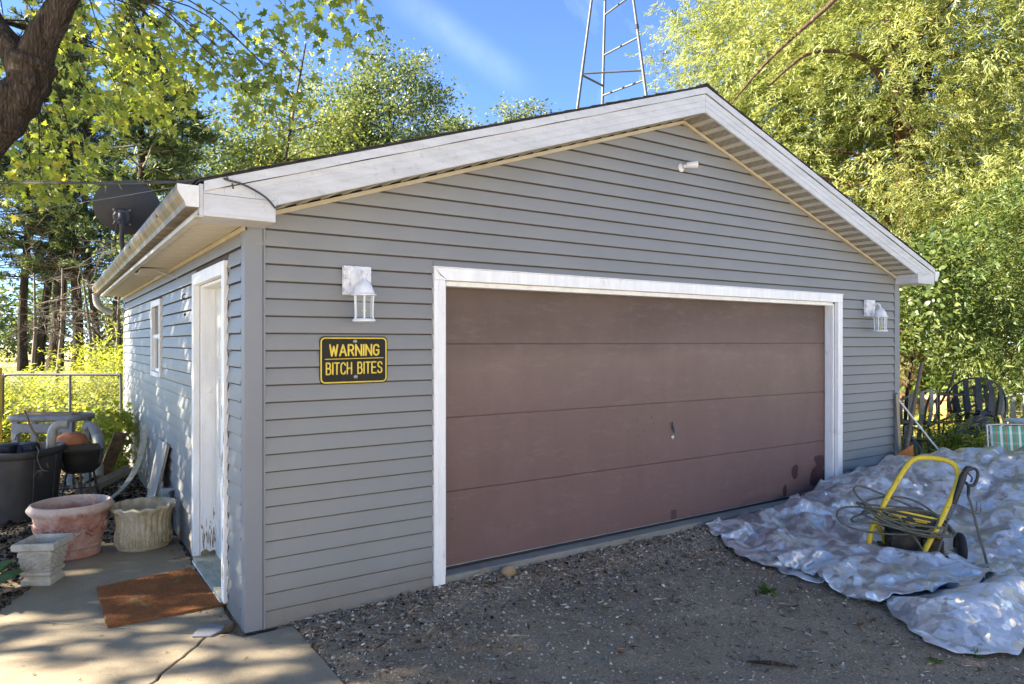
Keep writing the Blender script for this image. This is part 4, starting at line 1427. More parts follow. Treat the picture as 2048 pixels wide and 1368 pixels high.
# warning sign
sg = thing('warning_sign', 'black embossed sign with yellow border reading WARNING BITCH BITES', 'sign', (0.448, -0.018, 1.436))
SW, SH = 0.478, 0.317
def rrect(x0, z0, x1, z1, r, n=6):
    pts = []
    for cx, cz, a0 in ((x1 - r, z1 - r, 0), (x0 + r, z1 - r, 90), (x0 + r, z0 + r, 180), (x1 - r, z0 + r, 270)):
        for k in range(n + 1):
            a = rad(a0 + 90 * k / n)
            pts.append((cx + r * math.cos(a), cz + r * math.sin(a)))
    return pts
b = MB(); b.prism([(x, -0.004, z) for x, z in rrect(0, 0, SW, SH, 0.034)], (0, 0.004, 0)); b.build('panel', M['black'], sg, local=True, bevel=0.0015)
b = MB(); b.tube([(x, -0.0035, z) for x, z in rrect(0.011, 0.011, SW - 0.011, SH - 0.011, 0.026)], 0.0052, 8, closed=True); b.build('border', M['yellow'], sg, local=True, smooth=60)
b = MB(); b.tube([(0.036, -0.0035, 0.166), (SW - 0.030, -0.0035, 0.172)], 0.0028, 8); b.build('dividing_line', M['yellow'], sg, local=True, smooth=60)
GL = {
 'W': [[(0, 1), (.24, 0), (.5, .85), (.76, 0), (1, 1)]],
 'A': [[(0, 0), (.5, 1), (1, 0)], [(.2, .33), (.8, .33)]],
 'R': [[(0, 0), (0, 1), (.62, 1), (.88, .9), (.98, .74), (.88, .58), (.62, .48), (0, .48)], [(.55, .48), (1, 0)]],
 'N': [[(0, 0), (0, 1), (1, 0), (1, 1)]],
 'I': [[(.5, 0), (.5, 1)]],
 'G': [[(1, .80), (.86, .95), (.5, 1), (.14, .93), (0, .72), (0, .28), (.14, .07), (.5, 0), (.86, .06), (1, .22), (1, .48), (.58, .48)]],
 'B': [[(0, .52), (.62, .52), (.84, .62), (.90, .77), (.82, .92), (.60, 1), (0, 1), (0, 0), (.66, 0), (.92, .1), (1, .27), (.9, .44), (.62, .52)]],
 'T': [[(0, 1), (1, 1)], [(.5, 1), (.5, 0)]],
 'C': [[(1, .78), (.86, .95), (.5, 1), (.14, .93), (0, .72), (0, .28), (.14, .07), (.5, 0), (.86, .05), (1, .22)]],
 'H': [[(0, 0), (0, 1)], [(1, 0), (1, 1)], [(0, .5), (1, .5)]],
 'E': [[(1, 1), (0, 1), (0, 0), (1, 0)], [(0, .52), (.8, .52)]],
 'S': [[(1, .80), (.85, .95), (.5, 1), (.15, .94), (.03, .76), (.15, .6), (.5, .51), (.86, .42), (1, .24), (.86, .06), (.5, 0), (.14, .05), (0, .2)]],
}
LW = {'I': 0.0, 'W': 1.45, 'N': 1.1, 'A': 1.2}
def lettering(text, x0, x1, z0, h, r, skew=0.0):
    unitw = sum(LW.get(c, 0.62 if c == ' ' else 1.0) for c in text)
    gaps = len(text) - 1
    gap = 0.46
    w = (x1 - x0) / (unitw + gap * gaps)
    x = x0
    b = MB()
    for c in text:
        lw = LW.get(c, 0.62 if c == ' ' else 1.0) * w
        for st in GL.get(c, []):
            xx = lw if lw > 0 else 1e-4
            pts = [(x + px * xx if c != 'I' else x, -0.0038, z0 + pz * h + skew * (x - x0)) for px, pz in st]
            for p, q_ in zip(pts, pts[1:]):
                b.tube([p, q_], r, 8)
            for p in pts:
                b.sphere(p, r * 1.0, seg=8, rings=5)
        x += lw + gap * w
    b.build('lettering', M['yellow'], sg, local=True, smooth=60)
lettering('WARNING', 0.070, 0.412, 0.190, 0.070, 0.0066, 0.006)
lettering('BITCH BITES', 0.046, 0.436, 0.066, 0.074, 0.0054, 0.012)
for x, z in ((0.243, 0.285), (0.248, 0.046)):
    b = MB(); b.lathe([(0.014, -0.001), (0.014, 0.002), (0.010, 0.0035), (0.008, 0.0025), (0.007, 0.006), (0.002, 0.007)], 18, (x, -0.004, z), axis='Y'); b.build('screw', M['screw'], sg, local=True, smooth=40)

# security camera under the gable
sc = thing('security_camera', 'small white bullet security camera high on the gable siding', 'camera', (3.86, -0.014, 3.335))
b = MB(); b.lathe([(0.040, 0.0), (0.040, 0.008), (0.030, 0.018), (0.014, 0.026), (0.012, 0.045)], 22, (0, 0, 0), axis='Y'); b.build('base', M['white_tube'], sc, local=True, smooth=40)
b = MB(); b.sphere((0, -0.052, 0.004), 0.019); b.build('ball_joint', M['white_tube'], sc, local=True, smooth=60)
dv = Vector((0.72, -0.69, 0.0)).normalized()
p0 = Vector((0.005, -0.062, 0.012))
b = MB(); b.tube([p0, p0 + dv * 0.01, p0 + dv * 0.10, p0 + dv * 0.105], [0.022, 0.029, 0.034, 0.033], 18); b.build('body', M['white_tube'], sc, local=True, smooth=40)
b = MB(); b.tube([p0 + dv * 0.1052, p0 + dv * 0.112], [0.029, 0.027], 18); b.build('face', M['lens'], sc, local=True, smooth=40)
b = MB(); b.tube([p0 + dv * 0.1122, p0 + dv * 0.116], [0.013, 0.010], 14); b.build('lens', M['black'], sc, local=True, smooth=40)

# satellite dish on the eave
ds = thing('satellite_dish', 'dark grey satellite dish seen from behind above the left gutter', 'satellite dish', (-0.20, 5.32, 2.66))
axis = Vector((0.10, 0.92, 0.30)).normalized()
q = axis.to_track_quat('Z', 'Y').to_matrix().to_4x4()
ctr = Vector((-0.20, 5.32, 3.39))
b = MB()
prof = [(0.02, -0.070)] + [(0.345 * k / 10, -0.070 + 0.072 * (k / 10) ** 2) for k in range(1, 11)] + [(0.357, 0.006), (0.355, 0.014), (0.345, 0.010)] + [(0.335 * k / 8, -0.060 + 0.070 * (k / 8) ** 2) for k in range(8, 0, -1)]
b.lathe(prof, 48, fn=lambda r, z, a, i: (r * (1.0 + 0.04 * math.cos(2 * a)), z))
b.xf(Matrix.Translation(ctr) @ q); b.build('dish', M['dish'], ds, smooth=45)
b = MB()
hub = ctr - axis * 0.085 + Vector((-0.06, 0, -0.115))
for k in range(4):
    a = rad(45 + 90 * k)
    side = axis.cross(Vector((0, 0, 1))).normalized()
    up2 = side.cross(axis)
    e = hub + (side * math.cos(a) + up2 * math.sin(a)) * 0.125 + axis * 0.022
    b.tube([hub, e], [0.035, 0.016], 8)
b.tube([hub - axis * 0.012, hub + axis * 0.03], [0.085, 0.10], 20)
b.build('bracket', M['galv'], ds, smooth=35)
b = MB()
for k in range(4):
    a = rad(45 + 90 * k)
    e = hub + (side * math.cos(a) + up2 * math.sin(a)) * 0.125 + axis * 0.02
    b.tube([e, e - axis * 0.02], 0.011, 6)
o_ = b.build('bolt', M['screw'], ds); o_['kind'] = 'stuff'
b = MB()
b.tube(spline([hub - axis * 0.01, hub - axis * 0.075 + Vector((0, 0, -0.03)), hub + Vector((0, -0.09, -0.16)), (-0.27, 5.20, 2.95), (-0.245, 5.22, 2.66)], 6), 0.028, 12)
b.tube([hub - axis * 0.085 + Vector((0, 0, -0.075)), hub - axis * 0.02 + Vector((0, 0, 0.045))], 0.040, 12)
b.build('mast', M['dish'], ds, smooth=50)
b = MB()
b.tube(spline([hub - axis * 0.08, hub + Vector((-0.06, -0.13, -0.10)), hub + Vector((-0.08, -0.10, -0.26)), (-0.34, 5.13, 2.88), (-0.30, 5.16, 2.68)], 6), 0.006, 6)
b.build('coax_cable', M['cable'], ds)

# overhead cables
b = MB()
pts = spline([(-9.0, 11.5, 4.25), (-4.5, 6.4, 3.30), (-1.34, 2.35, 2.975), (-0.49, 0.69, 2.77), (-0.18, -0.315, 2.645)], 10)
b.tube(pts, 0.007, 6)
b.tube([p + Vector((0.0, 0.0, 0.011 + 0.006 * math.sin(i * 0.7))) for i, p in enumerate(pts)], 0.004, 5)
tag(b.build('overhead_cable', M['cable']), 'grey twisted service cable sagging from the left to the roof corner', 'cable')
b = MB()
b.tube(spline([(-0.20, -0.312, 2.645), (-0.179, -0.318, 2.636), (-0.084, -0.318, 2.618), (0.028, -0.316, 2.564), (0.088, -0.312, 2.505)], 6), 0.006, 6)
b.tube([(-0.155, -0.318, 2.62), (-0.150, -0.318, 2.59)], 0.005, 5)
tag(b.build('black_wire', M['cable']), 'black wire stapled in a curve across the white roof corner', 'wire')
b = MB()
b.tube(spline([(-8.0, 10.5, 3.2), (-2.0, 3.6, 2.80), (-0.9, 2.0, 2.80), (-0.40, 0.2, 2.66), (-0.38, -0.05, 2.60)], 8), 0.0028, 5)
tag(b.build('thin_wire', M['galv']), 'thin pale wire crossing in front of the satellite dish', 'wire')

# ================================================================ TOWER
tw = thing('lattice_tower', 'grey three-legged pipe tower with rungs rising behind the garage roof', 'tower', (10.6, 8.9, -0.1))
def leg(p, q_):
    p, q_ = Vector(p), Vector(q_)
    d = (q_ - p) / (q_.z - p.z)
    return lambda z: p + d * (z - p.z)
LA, LB, LC = leg((10.08, 9.11, 7.55), (10.42, 8.95, 10.36)), leg((11.09, 9.30, 7.94), (11.15, 9.26, 10.7)), leg((11.33, 7.93, 7.79), (11.05, 8.1, 10.21))
for f_ in (LA, LB, LC):
    b = MB()
    b.tube([f_(-0.1), f_(8.9), f_(8.92), f_(9.9), f_(13.5)], [0.040, 0.038, 0.034, 0.034, 0.030], 10)
    b.build('leg', M['galv'], tw, smooth=50)
def rung(f1, f2, z, z2=None):
    b = MB()
    b.tube([f1(z), f2(z if z2 is None else z2)], 0.027, 8)
    b.build('rung', M['galv'], tw, smooth=50)
for k in range(-3, 5):
    rung(LB, LC, 8.19 + 1.06 * k, 8.22 + 1.06 * k)
for z in (6.4, 8.50, 10.75):
    rung(LA, LC, z, z - 0.04); rung(LA, LB, z - 0.04, z - 0.05)
b = MB(); b.tube([LC(9.49), LC(9.60)], 0.045, 10); b.build('tape_band', M['rubber'], tw)

# ================================================================ LEFT SIDE CLUTTER
def at_px(o): return o
# terracotta urn
ur = thing('terracotta_pot', 'large weathered terracotta pot with swag relief by the doormat', 'plant pot', (-0.86, 2.47, -0.086))
b = MB()
def rope(r, z, a, i):
    return (r + (0.006 * math.sin(a * 34 + i * 0.9) if 10 <= i <= 13 else 0), z)
URS = [(0.84 * r, 1.14 * z) for r, z in [(0.235, 0.0), (0.255, 0.004), (0.262, 0.018), (0.255, 0.030), (0.268, 0.075), (0.276, 0.080), (0.278, 0.090), (0.272, 0.096), (0.318, 0.265), (0.330, 0.315), (0.352, 0.330), (0.370, 0.345), (0.374, 0.362), (0.362, 0.378), (0.352, 0.392), (0.338, 0.396), (0.328, 0.388), (0.318, 0.33), (0.29, 0.20), (0.24, 0.05), (0.02, 0.045)]]
b.lathe(URS, 72, fn=rope)
b.build('pot', M['terra'], ur, local=True, smooth=40)
b = MB()
for k in range(10):
    a0 = 2 * math.pi * k / 10
    def pp(a, z):
        r = 0.272 + (z - 0.096) * (0.318 - 0.272) / 0.169 + 0.002
        return (0.84 * r * math.cos(a), 0.84 * r * math.sin(a), 1.14 * z)
    da = 2 * math.pi / 10
    b.tube([pp(a0 + da * t, 0.235 - 0.055 * math.sin(math.pi * t)) for t in [i / 8 for i in range(9)]], 0.016, 6)
    b.tube([pp(a0 + da * (0.5 + 0.22 * math.cos(q_)), 0.222 + 0.022 * math.sin(q_)) for q_ in [i * 0.7 for i in range(9)]], 0.012, 5)
    b.tube([pp(a0 + da * (0.10 * math.cos(q_)), 0.232 + 0.018 * math.sin(q_)) for q_ in [i * 0.8 for i in range(8)]], 0.013, 5)
    b.tube([pp(a0 + da * (0.5 + 0.12 * math.cos(q_)), 0.168 + 0.012 * math.sin(q_)) for q_ in [i * 0.8 for i in range(8)]], 0.010, 5)
o_ = b.build('relief', M['terra'], ur, local=True, smooth=60); o_['kind'] = 'stuff'
b = MB(); b.lathe([(0.225, 0.19), (0.15, 0.205), (0.02, 0.20)], 40); b.build('soil', M['soil'], ur, local=True, smooth=60)

# fluted cream pot
fp = thing('fluted_pot', 'cream stone pot with fluted sides, acanthus leaves and scalloped rim', 'plant pot', (-0.32, 2.43, -0.086))
b = MB()
def flute(r, z, a, i):
    if 6 <= i <= 9:
        return r + 0.017 * abs(math.sin(a * 14)) - 0.005, z
    if 10 <= i <= 14:
        w = 0.012 * math.cos(a * 14)
        return r + w * (i - 9) / 5, z - 0.005 * math.cos(a * 14)
    return r, z
b.lathe([(0.19, 0.0), (0.212, 0.003), (0.218, 0.014), (0.208, 0.024), (0.222, 0.05), (0.226, 0.10), (0.212, 0.145), (0.206, 0.17), (0.210, 0.225), (0.222, 0.268), (0.240, 0.292), (0.258, 0.305), (0.266, 0.320), (0.258, 0.334), (0.240, 0.330), (0.215, 0.28), (0.19, 0.17), (0.02, 0.16)], 140, fn=flute)
b.build('pot', M['cream'], fp, local=True, smooth=50)
for k in range(14):
    a0 = 2 * math.pi * k / 14
    b = MB()
    def pq(a, z, o=0.0):
        r = 0.221 + 0.006 * math.sin((z - 0.02) / 0.11 * math.pi) + o
        return (r * math.cos(a), r * math.sin(a), z)
    b.tube([pq(a0 - 0.17, 0.035), pq(a0 - 0.18, 0.08), pq(a0 - 0.13, 0.122), pq(a0, 0.142), pq(a0 + 0.13, 0.122), pq(a0 + 0.18, 0.08), pq(a0 + 0.17, 0.035)], 0.006, 6)
    b.tube([pq(a0, 0.03), pq(a0, 0.125)], 0.006, 6)
    for j in range(4):
        z = 0.04 + 0.022 * j
        for s in (-1, 1):
            b.tube([pq(a0, z), pq(a0 + s * 0.05, z + 0.015), pq(a0 + s * 0.085, z + 0.012)], [0.006, 0.006, 0.003], 5)
    b.build('acanthus_leaf', M['cream'], fp, local=True, smooth=60)
b = MB(); b.lathe([(0.205, 0.235), (0.1, 0.24), (0.02, 0.24)], 40); b.build('soil', M['soil'], fp, local=True)

fp.scale = (1, 1, 1.12)
# square basket-weave planter
sq = thing('square_planter', 'small square grey stone planter with basket weave sides', 'planter', (-1.055, 1.80, -0.09), rad(-27))
def sqring(b, levels):
    vs, fs = [], []
    for (h, z) in levels:
        vs += [(-h, -h, z), (h, -h, z), (h, h, z), (-h, h, z)]
    n = len(levels)
    for i in range(n - 1):
        for k in range(4):
            k2 = (k + 1) % 4
            fs.append((i * 4 + k, i * 4 + k2, i * 4 + 4 + k2, i * 4 + 4 + k))
    fs.append((3, 2, 1, 0)); fs.append(tuple((n - 1) * 4 + k for k in range(4)))
    b.add(vs, fs)
b = MB(); sqring(b, [(0.118, 0.0), (0.128, 0.008), (0.128, 0.045), (0.112, 0.055), (0.108, 0.068)]); b.build('plinth', M['stone_planter'], sq, local=True, bevel=0.006)
b = MB(); sqring(b, [(0.115, 0.070), (0.130, 0.076), (0.130, 0.098), (0.112, 0.106), (0.145, 0.248), (0.10, 0.248)]); b.build('body', M['stone_planter'], sq, local=True, bevel=0.005)
b = MB(); sqring(b, [(0.148, 0.250), (0.182, 0.262), (0.186, 0.300), (0.168, 0.312), (0.150, 0.290), (0.138, 0.235), (0.02, 0.23)]); b.build('rim', M['stone_planter'], sq, local=True, bevel=0.006)
b = MB()
for side_ in range(4):
    R_ = Matrix.Rotation(rad(90 * side_), 3, 'Z')
    for r_ in range(7):
        z = 0.118 + r_ * 0.019
        h = 0.112 + (z - 0.106) / 0.142 * 0.033
        pts = []
        for k in range(25):
            x = -h + 2 * h * k / 24
            pts.append(R_ @ Vector((x, -h - 0.004 - 0.011 * math.sin(k * math.pi / 3 + (math.pi if r_ % 2 else 0)), z)))
        b.tube(pts, 0.0085, 5)
o_ = b.build('weave', M['stone_planter'], sq, local=True, smooth=60); o_['kind'] = 'stuff'

sq.scale = (0.80, 0.80, 1.06)
# coir doormat
random.seed(17)
b = MB()
poly = jit_poly([(-0.73, 1.39), (-0.715, 0.545), (-0.02, 0.535), (-0.085, 1.47)], (0, 1, 2, 3), 0.006, 0.018)
b.prism([(x, y, -0.066) for x, y in poly], (0, 0, -0.017))
dm = tag(b.build('doormat', M['coir']), 'worn rusty orange coir doormat lying before the side door', 'doormat')
P_ = []
while len(P_) < 9000:
    x, y = random.uniform(-0.74, 0.0), random.uniform(0.53, 1.48)
    if in_poly(x, y, poly): P_.append((x, y, -0.067))
P_ = np.array(P_)
MC = chipmat('coir_fibre', [(0.0, (0.11, 0.045, 0.024)), (0.5, (0.33, 0.14, 0.06)), (0.85, (0.42, 0.20, 0.09)), (1.0, (0.48, 0.38, 0.29))])
fib = leaves('fibre', T_NEEDLE, P_, rng.normal(size=P_.shape) * [0.6, 0.6, 0.2] + [0, 0, 0.9], rng.normal(size=P_.shape), 0.011 + 0.006 * rng.random(len(P_)), 0.25 + 0.6 * rng.random(len(P_)) * (0.6 + 0.4 * np.sin(P_[:, 0] * 9) * np.sin(P_[:, 1] * 7)), MC, dm)
fib.data.vertices  # fibres stand up from the mat
fib['kind'] = 'stuff'

# dark bin with odds and ends in it
bn = thing('trash_bin', 'big charcoal plastic bin with a rolled rim beside the terracotta pot', 'bin', (-1.33, 4.36, -0.11), rad(-30))
def sup(r, z, a, i):
    n = 3.4
    return r * (abs(math.cos(a)) ** n + abs(math.sin(a)) ** n) ** (-1 / n) * 0.92, z
b = MB()
b.lathe([(0.34, 0.0), (0.365, 0.01), (0.375, 0.05), (0.425, 0.65), (0.445, 0.665), (0.455, 0.68), (0.455, 0.72), (0.440, 0.732), (0.425, 0.725), (0.420, 0.69), (0.37, 0.08), (0.02, 0.06)], 64, fn=sup)
b.build('body', M['bin'], bn, local=True, smooth=40)
for a in range(0, 360, 45):
    b = MB()
    r0, r1 = sup(0.378, 0, rad(a + 12), 0)[0], sup(0.425, 0, rad(a + 12), 0)[0]
    d_ = Vector((math.cos(rad(a + 12)), math.sin(rad(a + 12)), 0))
    b.tube([d_ * r0 + Vector((0, 0, 0.06)), d_ * r1 + Vector((0, 0, 0.645))], 0.010, 6)
    b.build('rib', M['bin'], bn, local=True)
for i, (x, y, lab) in enumerate(((-1.36, 4.17, 'dark navy plastic tub in the bin nearest the left edge'), (-1.17, 4.13, 'dark navy plastic tub in the bin beside the curved stick'))):
    t = thing('plastic_tub', lab, 'tub', (x, y, 0.50), 0, 'navy tubs in the bin')
    b = MB(); b.lathe([(0.06, 0), (0.075, 0.02), (0.082, 0.15), (0.088, 0.155), (0.088, 0.165), (0.07, 0.165)], 24, fn=lambda r, z, a, k: (r + 0.003 * math.sin(a * 12), z)); b.build('body', M['navy'], t, local=True, smooth=40)
    b = MB(); b.lathe([(0.090, 0.168), (0.092, 0.176), (0.07, 0.190), (0.02, 0.192)], 24); b.build('lid', M['dark_plastic'], t, local=True, smooth=40)
b = MB()
b.tube(spline([(-1.02, 4.12, 0.42), (-1.10, 4.10, 0.70), (-1.17, 4.12, 0.86), (-1.22, 4.16, 1.02)], 6), [0.011] * 19, 6)
tag(b.build('stick', M['oldwood']), 'dark stick standing upright in the charcoal bin', 'stick')
b = MB()
b.tube(spline([(-1.12, 4.02, 0.66), (-1.10, 3.93, 0.62), (-1.11, 3.93, 0.55), (-1.08, 3.93, 0.45), (-1.05, 3.93, 0.42)], 5), 0.005, 5)
for k in range(10):
    a = random.uniform(0, 6.28)
    b.tube([(-1.09, 3.93, 0.43), (-1.09 + 0.08 * math.cos(a), 3.92 + 0.03 * math.sin(a), 0.43 - random.uniform(0.0, 0.09))], [0.003, 0.001], 4)
tag(b.build('dry_vine', M['twig']), 'dry vine with a withered tuft hanging over the bin rim', 'vine')
def corr(pts, r0, amp, n=10):
    p = spline(pts, n)
    return p, [r0 + (amp if i % 2 else 0) for i in range(len(p))]
b = MB()
p, r_ = corr([(-1.00, 4.28, 0.45), (-0.99, 4.28, 0.70), (-0.97, 4.28, 0.80), (-0.92, 4.26, 0.845), (-0.84, 4.23, 0.845)], 0.043, 0.004, 8)
b.tube(p, r_, 12)
tag(b.build('downspout_elbow', M['spout'], smooth=50), 'white ribbed downspout elbow sticking out of the bin', 'downspout')

# grey plastic potting bench
be = thing('plastic_bench', 'grey moulded plastic bench frame with wooden bars behind the bin', 'bench', (-0.97, 6.08, -0.10), rad(-34))
WB, DB = 0.41, 0.20
b = MB()
ring = rrect(-WB, -DB, WB, DB, 0.07)
b.tube([(x, y, 0.865) for x, y in ring], 0.042, 8, closed=True)
b.build('rim', M['bench'], be, local=True, smooth=50)
b = MB()
arch = [(-0.38, 0.80), (0.38, 0.80), (0.38, 0.60), (0.33, 0.60), (0.31, 0.66), (0.26, 0.69), (-0.26, 0.69), (-0.31, 0.66), (-0.33, 0.60), (-0.38, 0.60)]
b.prism([(x, -DB - 0.01, z) for x, z in arch], (0, 0.03, 0)); b.build('apron', M['bench'], be, local=True, bevel=0.006)
b = MB(); b.box((-0.37, -DB + 0.02, 0.42), (0.37, DB, 0.45)); b.build('shelf', M['bench'], be, local=True, bevel=0.006)
for x in (-0.38, 0.305):
    for y in (-DB, DB - 0.06):
        b = MB(); b.box((x, y, 0.0), (x + 0.075, y + 0.055, 0.83)); b.build('leg', M['bench'], be, local=True, bevel=0.006)
for y in (-0.09, 0.05):
    b = MB(); b.tube([(-0.36, y, 0.90), (0.30, y + 0.02, 0.90)], 0.024, 10); b.build('wooden_bar', M['wood'], be, local=True, smooth=50)

# small grill
gr = thing('charcoal_grill', 'small rusty black charcoal grill on thin legs beside the bin', 'grill', (-0.72, 4.62, -0.10))
b = MB()
b.lathe([(0.05, 0.36), (0.14, 0.37), (0.19, 0.42), (0.215, 0.52), (0.225, 0.60), (0.232, 0.61), (0.225, 0.62), (0.20, 0.61), (0.16, 0.45), (0.02, 0.41)], 28); b.build('bowl', M['dark_plastic'], gr, local=True, smooth=40)
b = MB()
b.prism([(-0.20, -0.13, 0.46), (0.19, -0.13, 0.46), (0.21, -0.13, 0.60), (0.17, -0.13, 0.69), (-0.18, -0.13, 0.69)], (0, 0.02, 0)); b.build('wind_shield', M['dark_plastic'], gr, local=True, bevel=0.004)
for a in (30, 150, 270):
    b = MB(); b.tube([(0.14 * math.cos(rad(a)), 0.14 * math.sin(rad(a)), 0.40), (0.22 * math.cos(rad(a)), 0.22 * math.sin(rad(a)), 0.0)], 0.012, 6); b.build('leg', M['chair_frame'], gr, local=True)
b = MB(); b.box((-0.16, -0.12, 0.20), (0.16, 0.10, 0.215)); b.build('ash_tray', M['dark_plastic'], gr, local=True)
b = MB()
for k in range(5): b.box((-0.10 + 0.05 * k, -0.135, 0.216), (-0.075 + 0.05 * k, -0.11, 0.25))
b.build('ash_tray_tabs', M['spout'], gr, local=True)['kind'] = 'stuff'
b = MB(); b.lathe([(0.165, 0.0), (0.170, 0.01), (0.160, 0.03), (0.135, 0.085), (0.09, 0.118), (0.03, 0.125)], 28, (-0.80, 4.66, 0.585)); tag(b.build('terracotta_bowl', M['clay'], smooth=40), 'upturned terracotta bowl lying on top of the black grill', 'bowl')

# corrugated pipe, plank, gutter piece, curved strip, board, box on the wall
b = MB()
p, r_ = corr([(-0.52, 5.2, 0.10), (-0.50, 5.35, 0.42), (-0.51, 5.50, 0.55), (-0.56, 5.58, 0.66), (-0.64, 5.64, 0.66)], 0.056, 0.007, 9)
b.tube(p, r_, 12)
tag(b.build('drain_pipe', M['spout'], smooth=50), 'white corrugated drain pipe bent upright between grill and sapling', 'pipe')
def strip(pts, w, th, widthdir, name, mat, n=8):
    p = spline(pts, n)
    wd = Vector(widthdir).normalized()
    b = MB()
    vs = []
    for i, q_ in enumerate(p):
        t = (p[min(i + 1, len(p) - 1)] - p[max(i - 1, 0)]).normalized()
        nn = t.cross(wd).normalized()
        for s, u in ((-1, 0), (1, 0), (1, 1), (-1, 1)):
            vs.append(q_ + wd * (s * w / 2) + nn * (u * th))
    fs = []
    for i in range(len(p) - 1):
        for k in range(4):
            k2 = (k + 1) % 4
            fs.append((i * 4 + k, i * 4 + k2, i * 4 + 4 + k2, i * 4 + 4 + k))
    fs += [(3, 2, 1, 0), tuple((len(p) - 1) * 4 + k for k in range(4))]
    b.add(vs, fs)
    return b.build(name, mat, bevel=0.002)
tag(strip([(-0.62, 4.30, -0.085), (-0.44, 4.46, -0.03), (-0.26, 4.63, 0.10), (-0.13, 4.78, 0.30), (-0.06, 4.92, 0.55), (-0.03, 5.0, 0.72)], 0.095, 0.012, (0.75, -0.45, 0.35), 'vinyl_strip', M['trimstrip']), 'dirty cream vinyl strip bowed up against the side wall', 'strip')
b = MB()
p0, p1 = Vector((-0.72, 4.72, -0.03)), Vector((-0.12, 5.42, 0.10))
t_ = (p1 - p0).normalized(); s_ = Vector((t_.y, -t_.x, 0)).normalized(); u_ = s_.cross(t_)
cs = [(-0.055, 0.0), (0.055, 0.0), (0.065, 0.075), (0.060, 0.075), (0.050, 0.006), (-0.050, 0.006), (-0.060, 0.075), (-0.065, 0.075)]
b.prism([p0 + s_ * x + u_ * z for x, z in cs], p1 - p0)
tag(b.build('gutter_offcut', M['greyboard']), 'short grey gutter offcut lying on the leaf mulch', 'gutter')
b = MB(); b.box((-0.07, -0.015, 0), (0.07, 0.015, 0.95), Matrix.Rotation(rad(38), 3, 'X') @ Matrix.Rotation(rad(12), 3, 'Y'), (0, 0, 0)); b.v = [(x - 0.50, y + 5.50, z - 0.10) for x, y, z in b.v]
tag(b.build('plank', M['peel'], bevel=0.004), 'dark brown plank leaning among the clutter below the sapling', 'plank')
b = MB(); b.prism([(-0.024, 3.05, 0.70), (-0.022, 3.80, 0.68), (-0.19, 3.62, -0.10), (-0.19, 3.12, -0.10)], (-0.018, 0, 0.006))
lb = tag(b.build('leaning_board', M['greyboard'], bevel=0.003), 'flat grey board leaning against the side wall behind the blue box', 'board')
b = MB(); b.prism([(-0.044, 3.045, 0.708), (-0.042, 3.07, 0.708), (-0.21, 3.13, -0.10), (-0.21, 3.105, -0.10)], (-0.006, 0, 0.002)); b.build('edge_strip', M['spout'], lb)
ob = thing('outlet_box', 'pale blue metal outlet box with conduit low on the side wall', 'outlet box', (-0.02, 2.90, 0.2))
b = MB(); b.box((-0.125, 2.84, 0.10), (-0.018, 2.92, 0.31)); b.build('box', M['bluebox'], ob, bevel=0.008)
b = MB(); b.box((-0.130, 2.831, 0.095), (-0.014, 2.8395, 0.315)); b.build('cover', M['bluebox'], ob, bevel=0.003)
b = MB(); b.tube([(-0.045, 2.80, 0.30), (-0.045, 2.80, -0.12)], 0.016, 10); b.tube([(-0.045, 2.80, 0.27), (-0.045, 2.86, 0.27)], 0.024, 10); b.build('conduit', M['galv'], ob, smooth=50)

# gate, fence post
gt = thing('chain_link_gate', 'chain link fence gate with galvanised rails behind the clutter', 'gate', (-0.04, 8.30, -0.1))
A, B = Vector((-0.04, 8.30, 0)), Vector((-1.62, 9.42, 0))
def gp(t, z): return (A.x + (B.x - A.x) * t, A.y + (B.y - A.y) * t, z)
b = MB(); b.tube(spline([gp(0, 0.0), gp(0, 1.10), gp(0.02, 1.165), gp(0.06, 1.19), gp(0.5, 1.19), gp(0.93, 1.19), gp(0.98, 1.16), gp(1, 1.09), gp(1, 0.0)], 5), 0.021, 8); b.tube([gp(0, 0.03), gp(1, 0.03)], 0.018, 8); b.build('frame', M['galv'], gt, smooth=50)
b = MB(); b.tube([gp(0.43, 0.03), gp(0.43, 1.185)], 0.020, 8); b.build('upright', M['galv'], gt, smooth=50)
b = MB()
LG = (B - A).length
H0, H1 = 0.05, 1.17
pitch = 0.075
k = -int(LG / pitch) - 2
nW = int((LG + (H1 - H0)) / pitch)
for s in (1, -1):
    for k in range(nW + 1):
        u0 = k * pitch - (H1 - H0)
        pts = []
        for z in (H0, H1):
            u = u0 + (z - H0) if s > 0 else u0 + (H1 - z)
            pts.append((u, z))
        (ua, za), (ub, zb) = pts
        def clip(ua, za, ub, zb):
            t0, t1 = 0.0, 1.0
            for lim, sg_ in ((0, 1), (LG, -1)):
                fa, fb = sg_ * (ua - lim), sg_ * (ub - lim)
                if fa < 0 and fb < 0: return None
                if fa < 0: t0 = max(t0, fa / (fa - fb))
                elif fb < 0: t1 = min(t1, fa / (fa - fb))
            if t1 <= t0: return None
            return [(ua + (ub - ua) * t, za + (zb - za) * t) for t in (t0, t1)]
        c_ = clip(ua, za, ub, zb)
        if c_:
            b.tube([gp(u / LG, z) for u, z in c_], 0.0022, 4, cap=False)
o_ = b.build('wire_mesh', M['galv'], gt); o_['kind'] = 'stuff'
b = MB(); b.tube([(-1.66, 9.46, -0.15), (-1.66, 9.46, 1.22), (-1.66, 9.46, 1.24)], [0.032, 0.032, 0.02], 10); tag(b.build('fence_post', M['galv'], smooth=50), 'galvanised round post at the free end of the chain link gate', 'post')
b = MB(); b.box((-1.69, 8.50, -0.15), (-1.595, 8.60, 1.33)); tag(b.build('yellow_post', M['postyellow'], bevel=0.006), 'mossy yellow square post at the left edge', 'post')

